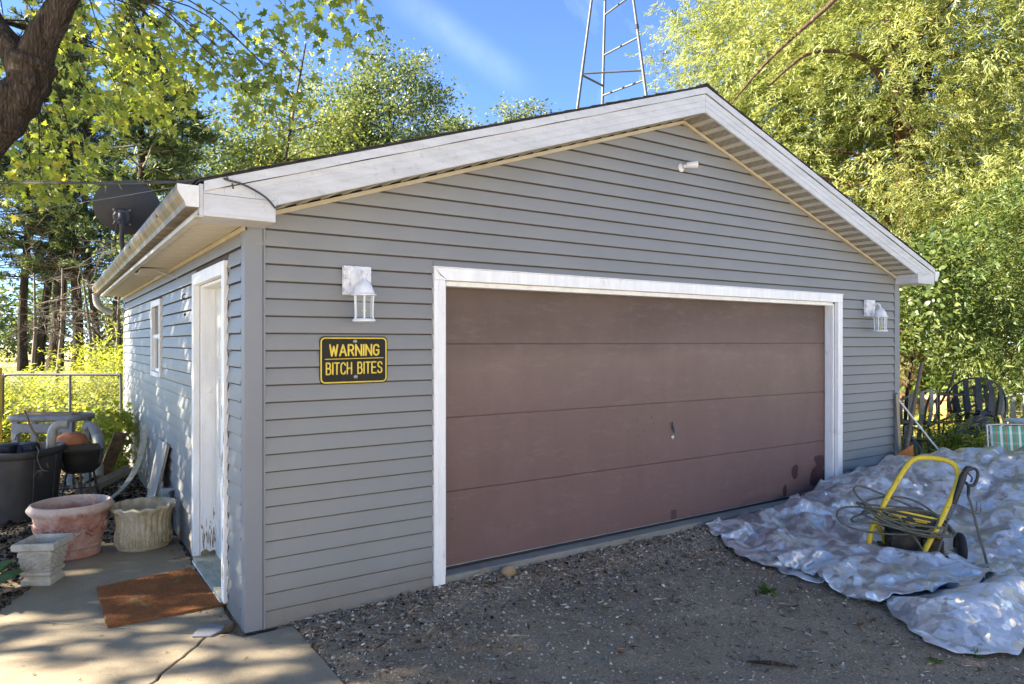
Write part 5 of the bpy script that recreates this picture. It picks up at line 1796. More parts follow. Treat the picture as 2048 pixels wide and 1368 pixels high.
# hosta at the left edge
ho = thing('hosta', 'hosta with cream-edged leaves at the left edge of the slab', 'plant', (-1.50, 1.62, -0.10))
n = 22
a = rng.random(n) * 6.28
D = np.stack([np.cos(a), np.sin(a), 0.3 + 0.5 * rng.random(n)], 1)
P_ = np.array([[-1.50, 1.62, -0.06]]) + D * 0.10
leaves('leaf', T_OVAL, P_, D, np.tile([[0, 0, 1.0]], (n, 1)) + rng.normal(size=(n, 3)) * 0.2, 0.20 + 0.06 * rng.random(n), 0.3 + 0.7 * rng.random(n), M['hosta'], ho)['kind'] = 'stuff'

# stone, stick, weeds on the dirt
b = MB(); b.sphere((0, 0, 0), 0.062, (1.0, 0.75, 0.72), 16, 10)
b.v = [tuple(Vector(p) * (1 + 0.16 * noise.noise(Vector(p) * 14))) for p in b.v]
b.v = [(x + 1.86, y - 0.13, z - 0.012) for x, y, z in b.v]
tag(b.build('tan_stone', M['tan_rock'], smooth=60), 'tan rounded stone in front of the concrete door sill', 'stone')
random.seed(6)
b = MB(); b.tube([(2.25, -1.97, gz(2.25, -1.97) + 0.012), (2.33, -2.07, gz(2.33, -2.07) + 0.018), (2.42, -2.18, gz(2.42, -2.18) + 0.012)], [0.006, 0.012, 0.004], 7); tag(b.build('bark_stick', M['bark']), 'short dark piece of bark lying on the open dirt', 'bark')
def tuft(name, label, x, y, n, s, mat='weed'):
    D = rdir(n, 0.5, 0.8)
    P_ = np.tile([[x, y, gz(x, y) + 0.004]], (n, 1)) + rng.normal(size=(n, 3)) * [0.014, 0.012, 0.002]
    return tag(leaves(name, T_NARROW, P_, D, rng.normal(size=(n, 3)), s * (0.6 + 0.8 * rng.random(n)), rng.random(n) * 0.5, M[mat]), label, 'weed')
tuft('weed_tuft', 'small green weed tuft in the dirt before the tarp fold', 3.27, -1.36, 70, 0.075, 'green')
tuft('weed_tuft', 'tiny weed sprig at the near lower edge of the tarp', 3.42, -2.66, 40, 0.045, 'green')
leaves_ = leaves('fallen_leaf', T_MAPLE, np.array([[3.12, -2.58, gz(3.12, -2.58) + 0.012]]), np.array([[0.7, 0.6, 0.05]]), np.array([[0.1, 0.0, 1.0]]), np.array([0.10]), np.array([0.25]), M['green'])
tag(leaves_, 'single grey-green fallen leaf on the dirt near the tarp', 'leaf')

# ================================================================ TARP
TARP = [(4.30, -0.03), (4.20, -0.10), (4.12, -0.28), (4.02, -0.55), (3.86, -0.92), (3.80, -1.30), (3.80, -1.66), (3.74, -1.95), (3.80, -2.06), (3.66, -2.22), (3.52, -2.48), (3.56, -2.62), (3.72, -2.72), (3.95, -2.74), (4.2, -2.98), (4.8, -3.35), (6.0, -3.9), (8.4, -3.9), (8.8, -2.2), (8.2, -0.9), (7.45, -0.30), (6.8, -0.06), (5.8, -0.06), (5.0, -0.04)]
def seg_dist(x, y, a, b):
    ax, ay = a; bx, by = b
    dx, dy = bx - ax, by - ay
    t = max(0, min(1, ((x - ax) * dx + (y - ay) * dy) / (dx * dx + dy * dy)))
    return math.hypot(x - ax - dx * t, y - ay - dy * t), t
def near_pt(x, y, poly):
    best = None
    for i in range(len(poly)):
        d, t = seg_dist(x, y, poly[i], poly[(i + 1) % len(poly)])
        if best is None or d < best[0]:
            a, b_ = poly[i], poly[(i + 1) % len(poly)]
            best = (d, a[0] + (b_[0] - a[0]) * t, a[1] + (b_[1] - a[1]) * t)
    return best
def smooth_poly(poly, n=5):
    P_ = [Vector((x, y, 0)) for x, y in poly]
    m = len(P_)
    out = []
    for i in range(m):
        a, b_, c, d = P_[i - 1], P_[i], P_[(i + 1) % m], P_[(i + 2) % m]
        for k in range(n):
            t = k / n
            q = 0.5 * ((2 * b_) + (c - a) * t + (2 * a - 5 * b_ + 4 * c - d) * t * t + (3 * b_ - a - 3 * c + d) * t ** 3)
            w = 0.018 * noise.noise(Vector((q.x * 7, q.y * 7, 5)))
            out.append((q.x + w, min(-0.03, q.y + w)))
    return out
TARP = smooth_poly(TARP, 4)
def sheet_grid(poly, step):
    P_ = [Vector((x, y)) for x, y in poly]
    x0, x1 = min(p.x for p in P_), max(p.x for p in P_)
    y0, y1 = min(p.y for p in P_), max(p.y for p in P_)
    ids, n, fs = {}, 0, []
    for j in range(int((y1 - y0) / step) + 1):
        for i in range(int((x1 - x0) / step) + 1):
            x, y = x0 + i * step, y0 + j * step
            if not in_poly(x, y, poly) and near_pt(x, y, poly)[0] > step * 0.75:
                continue
            ids[(i, j)] = n
            n += 1
    for (i, j), a in ids.items():
        q = [ids.get(k) for k in ((i + 1, j), (i + 1, j + 1), (i, j + 1))]
        if None not in q:
            fs.append((a, q[0], q[1], q[2]))
    return n, fs
def settled_sheet(name, data, poly, step, parent=None):
    """a sheet of plastic, its settled shape stored as 4 mm steps from one vertex to the next"""
    co = np.cumsum(np.array(data).T, axis=0) / 250.0
    co[:, 2] = np.maximum(co[:, 2], -0.085)
    m = len(co)
    n, fs = sheet_grid(poly, step)
    assert n == m
    b = MB()
    b.v = [tuple(p) for p in co]
    b.f = fs
    b.mi = [0] * len(fs)
    o = b.build(name, M['tarp'], parent, smooth=180)
    su = o.modifiers.new('fine', 'SUBSURF')
    su.levels = su.render_levels = 1
    su.subdivision_type = 'CATMULL_CLARK'
    so = o.modifiers.new('thick', 'SOLIDIFY')
    so.thickness = 0.002
    return o
FLAP = smooth_poly([(3.80, -1.40), (3.86, -1.02), (4.15, -0.95), (4.45, -1.22), (4.62, -1.70), (4.70, -2.18), (4.42, -2.22), (4.05, -2.18), (3.78, -2.08), (3.68, -1.86)], 4)
TARP_DATA = [
    [1691,21,18,16,16,6,24,18,18,19,19,6,19,10,5,18,19,18,20,10,10,15,-478,20,16,19,12,17,18,18,16,18,19,22,8,16,14,18,19,18,18,19,16,10,20,11,4,19,19,18,21,-3,16,19,19,9,18,-605,18,13,7,9,17,16,18,19,12,20,19,16,17,19,17,20,19,9,13,16,18,19,18,20,18,7,18,11,7,19,15,18,19,14,13,14,18,12,24,18,12,2,-735,13,17,17,18,18,15,18,15,2,18,17,19,18,18,13,18,19,18,18,13,19,20,15,8,17,16,20,18,19,15,17,18,-4,18,15,17,19,19,8,18,19,18,16,25,6,16,16,-773,1,18,19,17,18,15,13,17,17,19,7,13,18,21,16,18,17,13,18,18,19,16,16,22,15,12,17,14,19,14,13,16,18,12,15,15,15,15,16,15,18,16,17,18,19,19,13,15,17,5,-791,8,7,-3,18,19,18,15,12,20,11,15,20,12,10,19,22,13,18,19,18,18,11,14,17,19,20,19,17,17,13,16,10,18,11,19,14,15,18,17,14,9,19,16,19,15,19,19,18,18,17,12,19,15,-868,17,17,10,16,2,18,17,16,16,18,11,16,9,19,20,7,17,23,17,18,14,20,19,7,18,17,17,18,21,19,6,16,18,20,13,14,12,18,16,13,16,19,18,9,18,19,17,17,18,18,18,18,12,18,19,12,-918,10,19,17,18,17,1,17,18,16,12,15,19,10,9,16,22,19,15,15,20,17,16,19,15,17,18,10,19,15,18,14,12,18,18,15,11,19,15,17,15,19,18,6,19,20,18,12,18,16,18,17,19,18,19,16,13,19,19,10,-958,13,19,18,18,15,17,5,11,14,18,19,16,15,15,18,5,20,17,19,17,19,17,15,19,15,19,12,15,13,14,18,15,14,16,16,11,17,20,12,18,19,18,15,18,9,19,19,18,14,19,17,18,18,17,16,19,19,15,18,15,-984,2,18,14,16,18,17,16,7,17,17,9,15,20,19,16,13,13,11,19,18,19,14,19,15,18,18,18,6,18,19,4,21,13,15,12,20,12,16,17,19,18,18,17,18,16,10,17,18,20,18,20,16,18,17,15,18,16,18,19,18,18,18,-998,9,6,11,18,13,18,19,16,10,4,21,12,19,19,18,19,11,13,19,13,16,19,17,17,17,16,18,5,18,20,16,3,20,9,15,17,20,16,18,15,15,19,19,19,11,17,19,14,16,20,13,20,21,13,18,20,13,18,20,19,18,16,22,3,-1035,8,17,7,21,9,14,13,19,9,14,14,18,14,13,18,19,18,10,19,18,13,19,15,15,21,16,18,17,0,16,20,15,19,7,14,18,17,15,11,20,16,19,18,16,18,19,14,12,19,19,14,20,15,16,18,22,20,12,15,19,19,16,17,20,21,12,-1074,23,5,11,19,7,19,10,14,19,6,17,8,14,19,18,11,18,18,19,16,13,16,16,18,18,16,18,18,18,-2,15,18,20,7,12,17,22,20,17,6,14,20,18,19,16,19,18,16,19,17,7,19,16,18,21,19,15,24,16,8,19,18,18,19,18,18,17,18,-1107,13,12,18,14,18,14,10,17,15,15,7,16,1,18,17,18,10,17,18,19,14,13,20,14,19,19,13,18,19,18,5,12,16,15,19,10,15,15,23,19,13,17,8,17,19,18,17,15,17,19,19,20,6,18,18,18,17,21,19,16,13,15,18,18,18,19,19,11,20,20,-1127,16,14,21,19,4,17,10,16,18,19,12,15,11,-4,19,17,19,17,15,18,10,17,15,19,14,19,19,12,20,16,17,6,18,15,13,18,12,21,13,18,21,9,13,19,15,19,17,19,18,10,16,17,19,14,20,13,16,16,16,27,18,20,8,16,18,19,17,16,19,14,11,9,-1156,11,17,18,18,17,23,5,10,19,10,12,20,17,14,13,2,12,18,18,16,19,17,15,13,17,14,18,17,17,10,19,18,15,8,18,18,12,8,19,23,14,16,10,18,17,16,19,20,19,14,11,18,18,17,12,20,18,19,15,17,14,17,20,22,16,17,9,19,18,20,11,18,19,-3,-1175,15,21,15,17,19,18,21,14,0,17,16,19,9,18,19,8,7,18,11,15,17,19,19,20,11,18,13,17,16,14,9,18,17,7,18,18,19,17,9,19,20,10,20,9,19,13,18,18,17,16,16,19,13,18,19,15,18,19,18,17,18,6,15,19,19,18,19,13,19,18,12,17,17,20,17,-1224,10,16,21,17,17,18,15,15,18,20,7,19,19,18,15,7,13,13,13,21,8,17,13,17,19,12,19,19,14,13,19,18,-3,18,15,11,20,16,19,10,16,19,13,27,9,15,10,19,19,17,17,17,18,17,12,18,18,20,18,19,16,14,18,9,13,21,18,16,15,18,19,18,15,16,19,17,17,-1243,11,18,19,20,12,20,19,17,11,15,19,17,16,18,17,19,4,18,6,19,15,17,17,11,17,15,13,19,17,9,19,18,-2,12,20,4,20,24,18,7,13,22,18,17,13,19,19,10,18,19,10,22,17,19,18,10,17,17,17,19,23,19,16,5,24,10,17,19,18,19,13,17,19,14,20,16,17,17,-1250,1,20,18,16,18,19,16,19,10,15,20,18,16,17,18,11,20,16,7,12,19,16,13,14,17,18,14,17,10,17,10,18,3,18,11,13,17,16,19,19,15,14,21,18,17,3,21,20,10,18,14,20,15,20,17,19,18,15,15,11,19,21,22,20,2,21,14,17,15,16,19,16,18,19,15,18,19,17,-4,-1253,13,16,15,19,18,13,18,18,16,18,8,19,13,25,12,14,14,22,18,12,9,18,11,21,9,19,19,7,19,15,14,10,7,20,18,9,16,16,15,17,16,18,17,14,16,10,15,16,16,21,18,23,14,18,19,12,16,12,18,12,16,19,20,25,21,4,17,19,13,11,20,15,20,19,17,16,17,18,12,18,-1304,17,13,19,19,17,15,8,19,18,18,18,10,15,21,12,21,17,19,11,19,10,16,18,10,13,17,11,18,18,17,13,11,13,18,7,19,14,16,18,2,27,18,17,7,18,20,12,14,13,17,18,25,18,21,18,12,18,18,7,18,8,17,20,21,18,23,19,17,6,11,12,18,21,17,20,13,17,20,18,18,16,18,-1377,2,16,24,18,19,19,16,19,18,18,3,22,17,14,18,18,14,19,14,13,24,15,17,9,16,18,19,7,19,6,18,16,18,18,12,5,17,18,8,17,18,19,18,10,20,9,15,19,17,11,16,12,12,19,23,20,16,20,21,18,16,19,11,13,15,18,10,19,23,21,20,18,-6,19,16,19,18,21,24,11,18,16,20,17,17,18,-1410,15,20,19,17,18,18,15,18,18,19,13,14,15,18,16,18,19,16,14,17,17,16,19,6,18,19,19,18,18,9,15,6,17,15,14,15,16,17,8,11,18,18,18,19,18,17,13,7,18,13,8,18,6,21,16,24,21,20,19,16,18,19,18,19,2,18,18,21,12,25,20,18,17,-4,20,20,18,18,14,24,19,13,21,17,18,14,18,-1427,15,19,20,13,18,14,15,19,18,18,19,18,12,11,19,19,18,19,17,15,18,17,12,19,7,17,18,18,19,14,11,13,9,19,16,19,13,13,19,10,9,19,18,17,17,17,21,0,21,6,18,18,2,19,19,11,25,21,18,19,22,18,17,13,17,17,10,17,21,22,25,12,22,3,14,17,16,25,8,21,18,19,18,20,14,19,16,18,-1434,18,21,21,11,19,18,7,18,18,18,18,19,19,14,13,18,19,19,17,9,17,18,18,18,8,21,16,17,5,18,18,5,18,17,17,19,19,11,17,6,18,13,20,15,17,18,17,3,3,22,19,16,15,11,18,18,14,21,22,18,22,19,15,19,14,12,17,18,13,22,15,23,20,9,21,18,19,19,11,20,15,17,14,18,18,18,19,16,-1435,17,20,18,20,15,10,14,21,15,18,19,16,18,21,12,18,18,17,11,19,9,18,18,19,15,17,10,19,14,7,18,16,18,8,17,18,15,11,10,18,18,21,16,19,11,18,-2,18,16,16,17,8,14,20,21,24,10,16,20,23,19,18,15,19,17,18,8,20,18,20,16,13,17,23,20,14,19,21,12,19,20,12,12,18,19,18,18,10,-1425,15,18,18,18,13,13,19,16,19,15,18,18,18,17,21,13,9,13,17,18,20,16,19,14,18,18,10,16,19,4,19,18,15,5,15,17,7,21,19,9,22,20,18,4,18,5,19,19,20,10,15,17,15,15,21,17,22,8,20,15,25,15,19,18,20,18,20,7,18,20,10,18,21,21,11,20,22,16,19,19,19,17,9,18,14,18,19,19,-1416,20,11,19,14,14,19,17,19,18,13,19,22,22,20,7,16,9,13,13,20,19,17,14,15,18,18,17,11,17,12,13,18,6,17,12,12,19,18,13,17,21,3,16,19,18,4,20,15,17,18,17,19,11,17,17,17,23,7,19,22,18,19,16,22,19,18,19,9,19,12,13,22,21,20,11,21,18,17,15,21,19,19,9,18,18,16,18,-1408,13,20,5,17,19,18,19,16,16,16,20,20,19,19,12,12,17,8,19,19,17,5,19,18,19,18,15,13,13,17,7,15,18,14,2,20,18,19,3,22,21,15,17,15,14,16,8,19,16,15,18,18,19,16,9,18,22,15,15,20,19,17,15,23,18,20,16,15,16,0,21,20,18,25,17,21,15,11,19,22,20,19,21,10,9,21,19,-1391,16,11,14,19,16,17,18,19,17,13,19,19,14,17,18,14,15,13,17,11,17,12,18,18,12,18,19,10,14,18,12,13,6,16,20,16,15,9,20,19,18,9,17,8,15,21,21,18,10,20,11,20,17,13,18,18,22,11,19,18,19,16,21,15,13,14,14,16,18,18,13,22,23,21,17,13,18,16,24,19,14,19,16,13,18,14,-1377,8,19,8,19,17,16,17,17,12,19,19,15,15,19,15,18,17,7,11,18,20,16,17,17,15,19,1,15,18,12,21,19,4,7,20,20,18,13,7,22,17,9,9,18,18,19,16,18,19,18,17,10,16,18,17,20,19,17,15,19,18,15,21,14,22,6,17,17,18,10,21,20,21,19,15,20,15,20,21,10,21,13,18,15,13,16,-1352,6,14,17,18,17,16,9,18,17,19,17,17,11,19,14,18,14,13,17,18,12,12,17,15,18,18,4,19,20,19,3,20,7,17,17,18,3,19,19,4,17,17,18,14,21,19,15,18,17,18,20,17,10,15,19,19,19,15,19,18,19,13,19,19,19,10,18,7,16,20,17,25,19,19,17,12,19,10,26,9,18,17,10,17,12,-1320,4,19,13,11,19,10,19,17,17,12,19,13,15,19,19,15,18,9,15,15,13,19,15,13,19,6,21,14,16,14,17,15,5,17,19,10,17,22,-1,17,18,18,16,21,18,19,11,18,18,12,17,17,16,20,19,18,15,17,18,19,14,18,18,19,19,12,9,13,20,20,22,22,20,14,11,15,20,14,18,13,18,24,-2,8,-1321,18,18,5,17,18,16,15,19,18,11,14,13,18,18,19,17,10,15,17,11,16,10,16,19,18,16,18,12,14,9,18,10,16,12,18,19,18,5,18,13,14,16,18,20,17,16,20,18,7,19,14,16,19,19,19,13,20,18,19,18,19,18,12,18,19,16,14,13,12,28,18,16,20,10,14,17,19,14,18,16,11,26,17,-1329,5,18,14,19,9,19,17,9,19,14,17,10,14,16,20,18,10,16,19,7,17,19,15,8,18,18,20,19,21,-7,14,24,6,16,13,19,21,5,17,16,13,17,17,19,19,20,18,14,18,16,8,16,19,13,20,18,18,20,15,20,20,16,12,16,18,18,13,18,17,15,17,23,16,18,18,9,16,19,21,6,17,17,20,18,-1328,3,18,19,14,13,21,8,17,13,20,16,15,15,9,19,15,17,13,17,15,14,19,17,4,19,20,18,18,2,14,19,18,4,18,19,12,13,16,11,20,20,16,14,21,15,18,19,13,17,17,16,10,16,18,19,15,20,19,20,15,19,21,6,16,19,14,20,12,19,10,23,21,21,19,20,4,20,12,20,19,11,17,13,14,-1317,17,16,18,14,15,14,17,12,16,17,18,19,18,4,15,14,18,18,11,14,19,16,9,18,18,18,5,15,17,18,8,19,18,17,7,22,9,11,18,16,18,19,18,16,18,17,19,14,16,17,16,9,19,19,16,19,18,16,19,20,20,6,16,17,17,18,18,6,20,20,24,20,20,19,9,19,7,18,16,18,16,8,11,-1306,13,19,15,17,20,11,13,15,15,18,18,15,19,15,16,1,15,17,18,20,9,8,15,18,16,14,23,6,15,18,17,15,17,10,15,12,16,11,20,18,18,13,18,17,18,18,19,16,18,10,18,16,13,19,18,19,18,13,19,19,15,16,19,16,16,10,18,11,20,20,23,22,22,16,14,8,18,13,15,17,15,19,-1295,4,17,18,18,16,18,10,18,18,17,9,19,17,13,19,1,17,15,18,20,17,-5,20,15,18,19,11,17,18,9,18,19,17,3,10,18,17,15,21,18,18,19,11,18,11,19,19,19,16,10,15,20,15,18,19,17,17,15,19,19,22,12,16,18,6,15,17,19,18,25,21,22,17,12,18,9,14,18,19,6,19,12,-1278,-6,14,18,18,18,19,18,9,19,11,18,13,16,19,14,12,5,19,16,23,4,12,14,17,16,18,16,16,9,16,18,19,14,3,16,21,17,15,19,20,12,19,9,19,19,11,21,14,17,18,16,12,20,16,19,18,20,13,18,19,20,18,14,8,14,18,19,16,15,28,23,10,15,15,17,19,19,17,15,17,0,-1253,-7,18,12,13,18,19,17,15,11,18,12,19,15,20,18,-9,20,17,21,6,20,16,12,12,20,16,11,10,19,14,19,16,10,17,13,19,16,14,20,15,13,19,17,9,18,22,14,19,12,18,17,19,15,15,18,18,15,17,18,17,19,13,13,14,20,19,16,9,21,25,15,18,19,18,17,17,19,14,19,19,-14,-1249,4,11,15,19,10,19,19,11,12,20,12,19,13,20,5,10,11,17,19,12,16,19,20,15,17,4,19,17,10,18,11,18,18,18,10,8,17,22,15,17,18,13,10,18,21,19,19,15,17,11,17,16,19,20,17,12,17,15,17,18,18,13,18,19,18,11,14,19,20,19,20,15,18,23,14,19,16,17,15,18,-1262,3,22,13,6,19,18,18,7,17,10,17,18,15,18,10,13,13,21,9,18,12,19,18,17,16,8,14,18,12,12,17,15,16,15,16,10,19,18,16,19,12,8,21,19,18,14,19,10,17,17,18,21,17,19,13,15,18,19,15,14,19,17,16,18,18,17,13,22,14,12,21,21,18,18,18,20,13,15,18,14,-1263,7,19,18,10,14,14,12,17,11,18,19,9,11,20,19,18,11,17,18,3,19,16,15,11,17,19,10,18,17,6,19,18,18,13,9,17,20,19,12,21,9,19,13,19,19,17,10,16,19,20,17,19,8,19,18,18,18,8,17,16,18,19,19,19,13,18,23,15,19,15,18,17,18,19,18,12,15,19,16,-1246,5,17,18,20,9,7,11,17,19,15,19,12,16,16,17,18,17,15,7,19,6,13,13,19,18,13,19,14,7,16,18,14,18,4,18,18,19,22,19,9,17,18,18,12,19,20,17,14,9,20,14,14,20,18,18,17,8,15,18,17,18,18,20,19,18,19,14,19,19,20,13,22,16,15,18,9,18,19,13,-1247,9,19,19,21,14,-3,14,18,19,19,10,18,14,18,18,12,18,10,15,17,3,21,17,13,19,11,18,14,13,11,17,19,10,16,12,14,20,19,20,19,12,8,17,19,19,21,5,15,19,19,8,21,19,19,19,15,9,18,18,10,19,18,22,22,19,17,11,21,21,21,14,12,18,19,19,10,17,5,-1211,1,18,19,11,19,14,9,11,19,19,12,19,18,14,6,23,16,14,4,19,13,19,18,14,12,19,18,12,13,14,8,18,15,15,17,15,16,20,18,20,12,19,1,17,20,14,14,19,15,19,13,16,19,18,19,22,3,18,18,10,16,22,20,21,18,16,20,16,22,20,14,20,15,15,13,9,10,11,-1186,-1,18,12,17,13,18,8,18,18,19,18,9,18,18,8,18,19,0,17,20,18,12,14,18,18,20,13,10,8,14,15,17,16,15,16,18,11,19,19,21,17,11,6,18,12,17,19,18,20,9,20,15,18,18,14,19,12,15,20,12,20,18,21,19,12,20,22,19,22,20,10,18,21,18,-4,19,-1201,19,15,18,15,18,14,6,19,16,18,14,16,18,18,9,19,11,15,11,21,14,16,15,13,20,16,17,8,8,18,17,11,17,17,5,17,17,17,20,22,19,3,14,15,13,18,16,19,17,19,16,17,19,18,15,17,15,14,18,23,10,18,15,20,20,15,20,19,20,20,21,12,15,17,18,-12,-1182,9,16,19,9,18,13,17,18,19,13,19,13,20,14,17,8,18,17,16,19,5,11,17,19,16,22,18,4,14,11,14,18,8,19,7,16,19,18,20,21,17,3,15,13,18,19,15,21,19,11,18,19,15,19,14,13,19,21,14,23,15,17,9,22,20,18,19,19,17,20,21,14,17,8,13,-1189,11,19,9,18,18,19,12,19,15,19,19,12,19,13,12,18,18,11,13,22,2,12,18,18,21,15,16,18,-2,16,21,6,14,15,17,19,18,12,23,12,16,14,11,13,17,18,18,23,19,10,19,19,17,14,18,15,19,14,20,15,20,13,17,17,22,17,19,19,18,20,19,16,13,14,-1175,7,8,19,18,18,14,19,15,20,17,12,19,11,18,18,15,15,12,19,19,-3,18,19,18,19,18,17,8,-1,19,20,-1,20,20,17,18,19,18,11,18,15,9,10,18,19,17,19,18,20,15,18,16,20,19,8,17,13,18,24,14,18,21,11,17,17,20,20,20,18,20,18,19,12,-1167,19,18,19,18,18,20,13,14,10,23,11,19,19,17,17,12,11,18,19,3,18,13,19,19,19,19,-3,9,17,18,4,16,21,19,16,19,19,12,18,6,20,18,10,17,18,20,17,20,18,15,19,17,17,12,16,19,8,24,17,19,22,5,16,17,22,20,19,21,20,19,18,8,-1159,13,18,19,18,19,20,7,18,19,14,19,15,19,14,18,11,11,18,19,13,13,15,16,16,18,17,7,6,14,16,15,9,18,20,20,16,18,19,7,17,16,19,8,22,11,16,18,20,18,19,15,16,18,19,11,20,21,7,19,19,21,17,10,17,20,23,17,20,20,18,8,-1137,6,20,19,19,18,19,14,15,19,16,11,16,20,15,9,19,11,20,16,19,18,16,16,6,9,17,13,20,9,19,4,19,15,18,16,19,20,13,9,19,18,19,15,8,19,15,18,16,18,19,17,12,18,15,18,18,13,24,19,10,19,19,15,19,20,20,18,18,20,15,-1108,8,18,18,18,14,15,18,15,10,17,18,22,19,15,16,9,19,13,18,14,16,19,18,-1,14,16,21,19,-2,15,20,18,18,18,8,19,18,12,19,14,19,19,19,2,19,19,13,19,19,15,15,17,19,11,15,22,20,20,18,13,18,17,20,17,18,20,25,7,-1077,17,20,10,19,17,17,18,9,18,15,19,20,18,6,15,17,17,16,17,9,18,8,18,11,19,14,22,2,19,18,15,13,19,15,16,15,20,17,17,9,19,19,18,0,18,17,20,19,16,19,19,18,5,20,19,19,21,18,19,13,19,18,18,17,20,16,-1055,11,20,8,20,18,20,16,10,18,17,20,20,9,10,19,16,8,21,7,17,11,16,18,15,15,20,5,16,17,18,17,17,8,21,18,17,13,20,15,7,18,20,18,19,6,18,18,17,16,18,19,18,5,17,20,19,23,17,16,20,17,19,18,18,1,-1014,3,12,15,21,19,18,19,16,12,10,20,18,8,19,18,6,17,14,11,11,17,20,18,12,17,19,4,17,18,19,14,18,18,10,20,16,17,19,8,11,18,17,18,19,8,18,19,20,20,18,17,16,-3,21,22,19,19,18,19,21,19,17,18,-986,18,4,19,21,18,15,19,16,5,20,12,18,11,15,17,4,16,14,17,18,15,17,15,14,17,18,8,19,18,13,19,11,15,16,18,16,18,13,18,9,18,18,15,14,18,19,19,17,15,13,10,20,15,20,19,17,18,19,20,17,16,-953,-2,16,18,18,14,20,20,5,19,20,15,11,18,10,19,18,3,17,8,18,18,18,16,15,20,11,18,17,13,19,8,16,13,19,12,18,18,15,18,13,15,18,20,8,19,19,17,17,18,19,9,15,14,17,16,18,19,18,16,-916,19,18,19,16,14,14,13,19,12,17,17,15,15,15,17,0,18,13,17,18,12,17,18,19,18,17,14,15,17,13,4,17,18,21,14,19,11,19,9,18,20,19,14,18,18,13,20,18,9,9,14,19,16,18,18,17,15,-888,14,19,18,20,10,19,17,14,12,18,7,18,19,19,-8,19,18,20,7,19,18,18,13,18,20,19,4,18,18,18,16,6,20,14,17,15,16,19,18,8,20,12,21,19,15,19,13,17,17,19,9,6,17,17,16,-839,4,19,16,21,13,18,11,22,17,11,10,17,19,15,1,12,17,17,11,14,20,17,19,14,15,19,12,14,16,19,19,2,14,18,16,18,19,19,12,12,22,13,21,19,10,21,18,18,16,3,11,15,10,-793,18,18,19,19,12,14,20,14,8,15,20,17,16,9,5,11,18,15,17,17,17,19,17,13,9,19,11,20,17,19,4,15,13,18,19,18,18,11,18,21,16,17,14,21,24,12,16,7,16,20,-766,6,18,16,12,16,19,23,18,-9,18,21,18,17,18,-3,7,18,17,19,19,18,17,16,18,17,5,19,12,16,20,17,9,6,19,19,19,18,19,13,19,14,19,19,18,8,17,19],
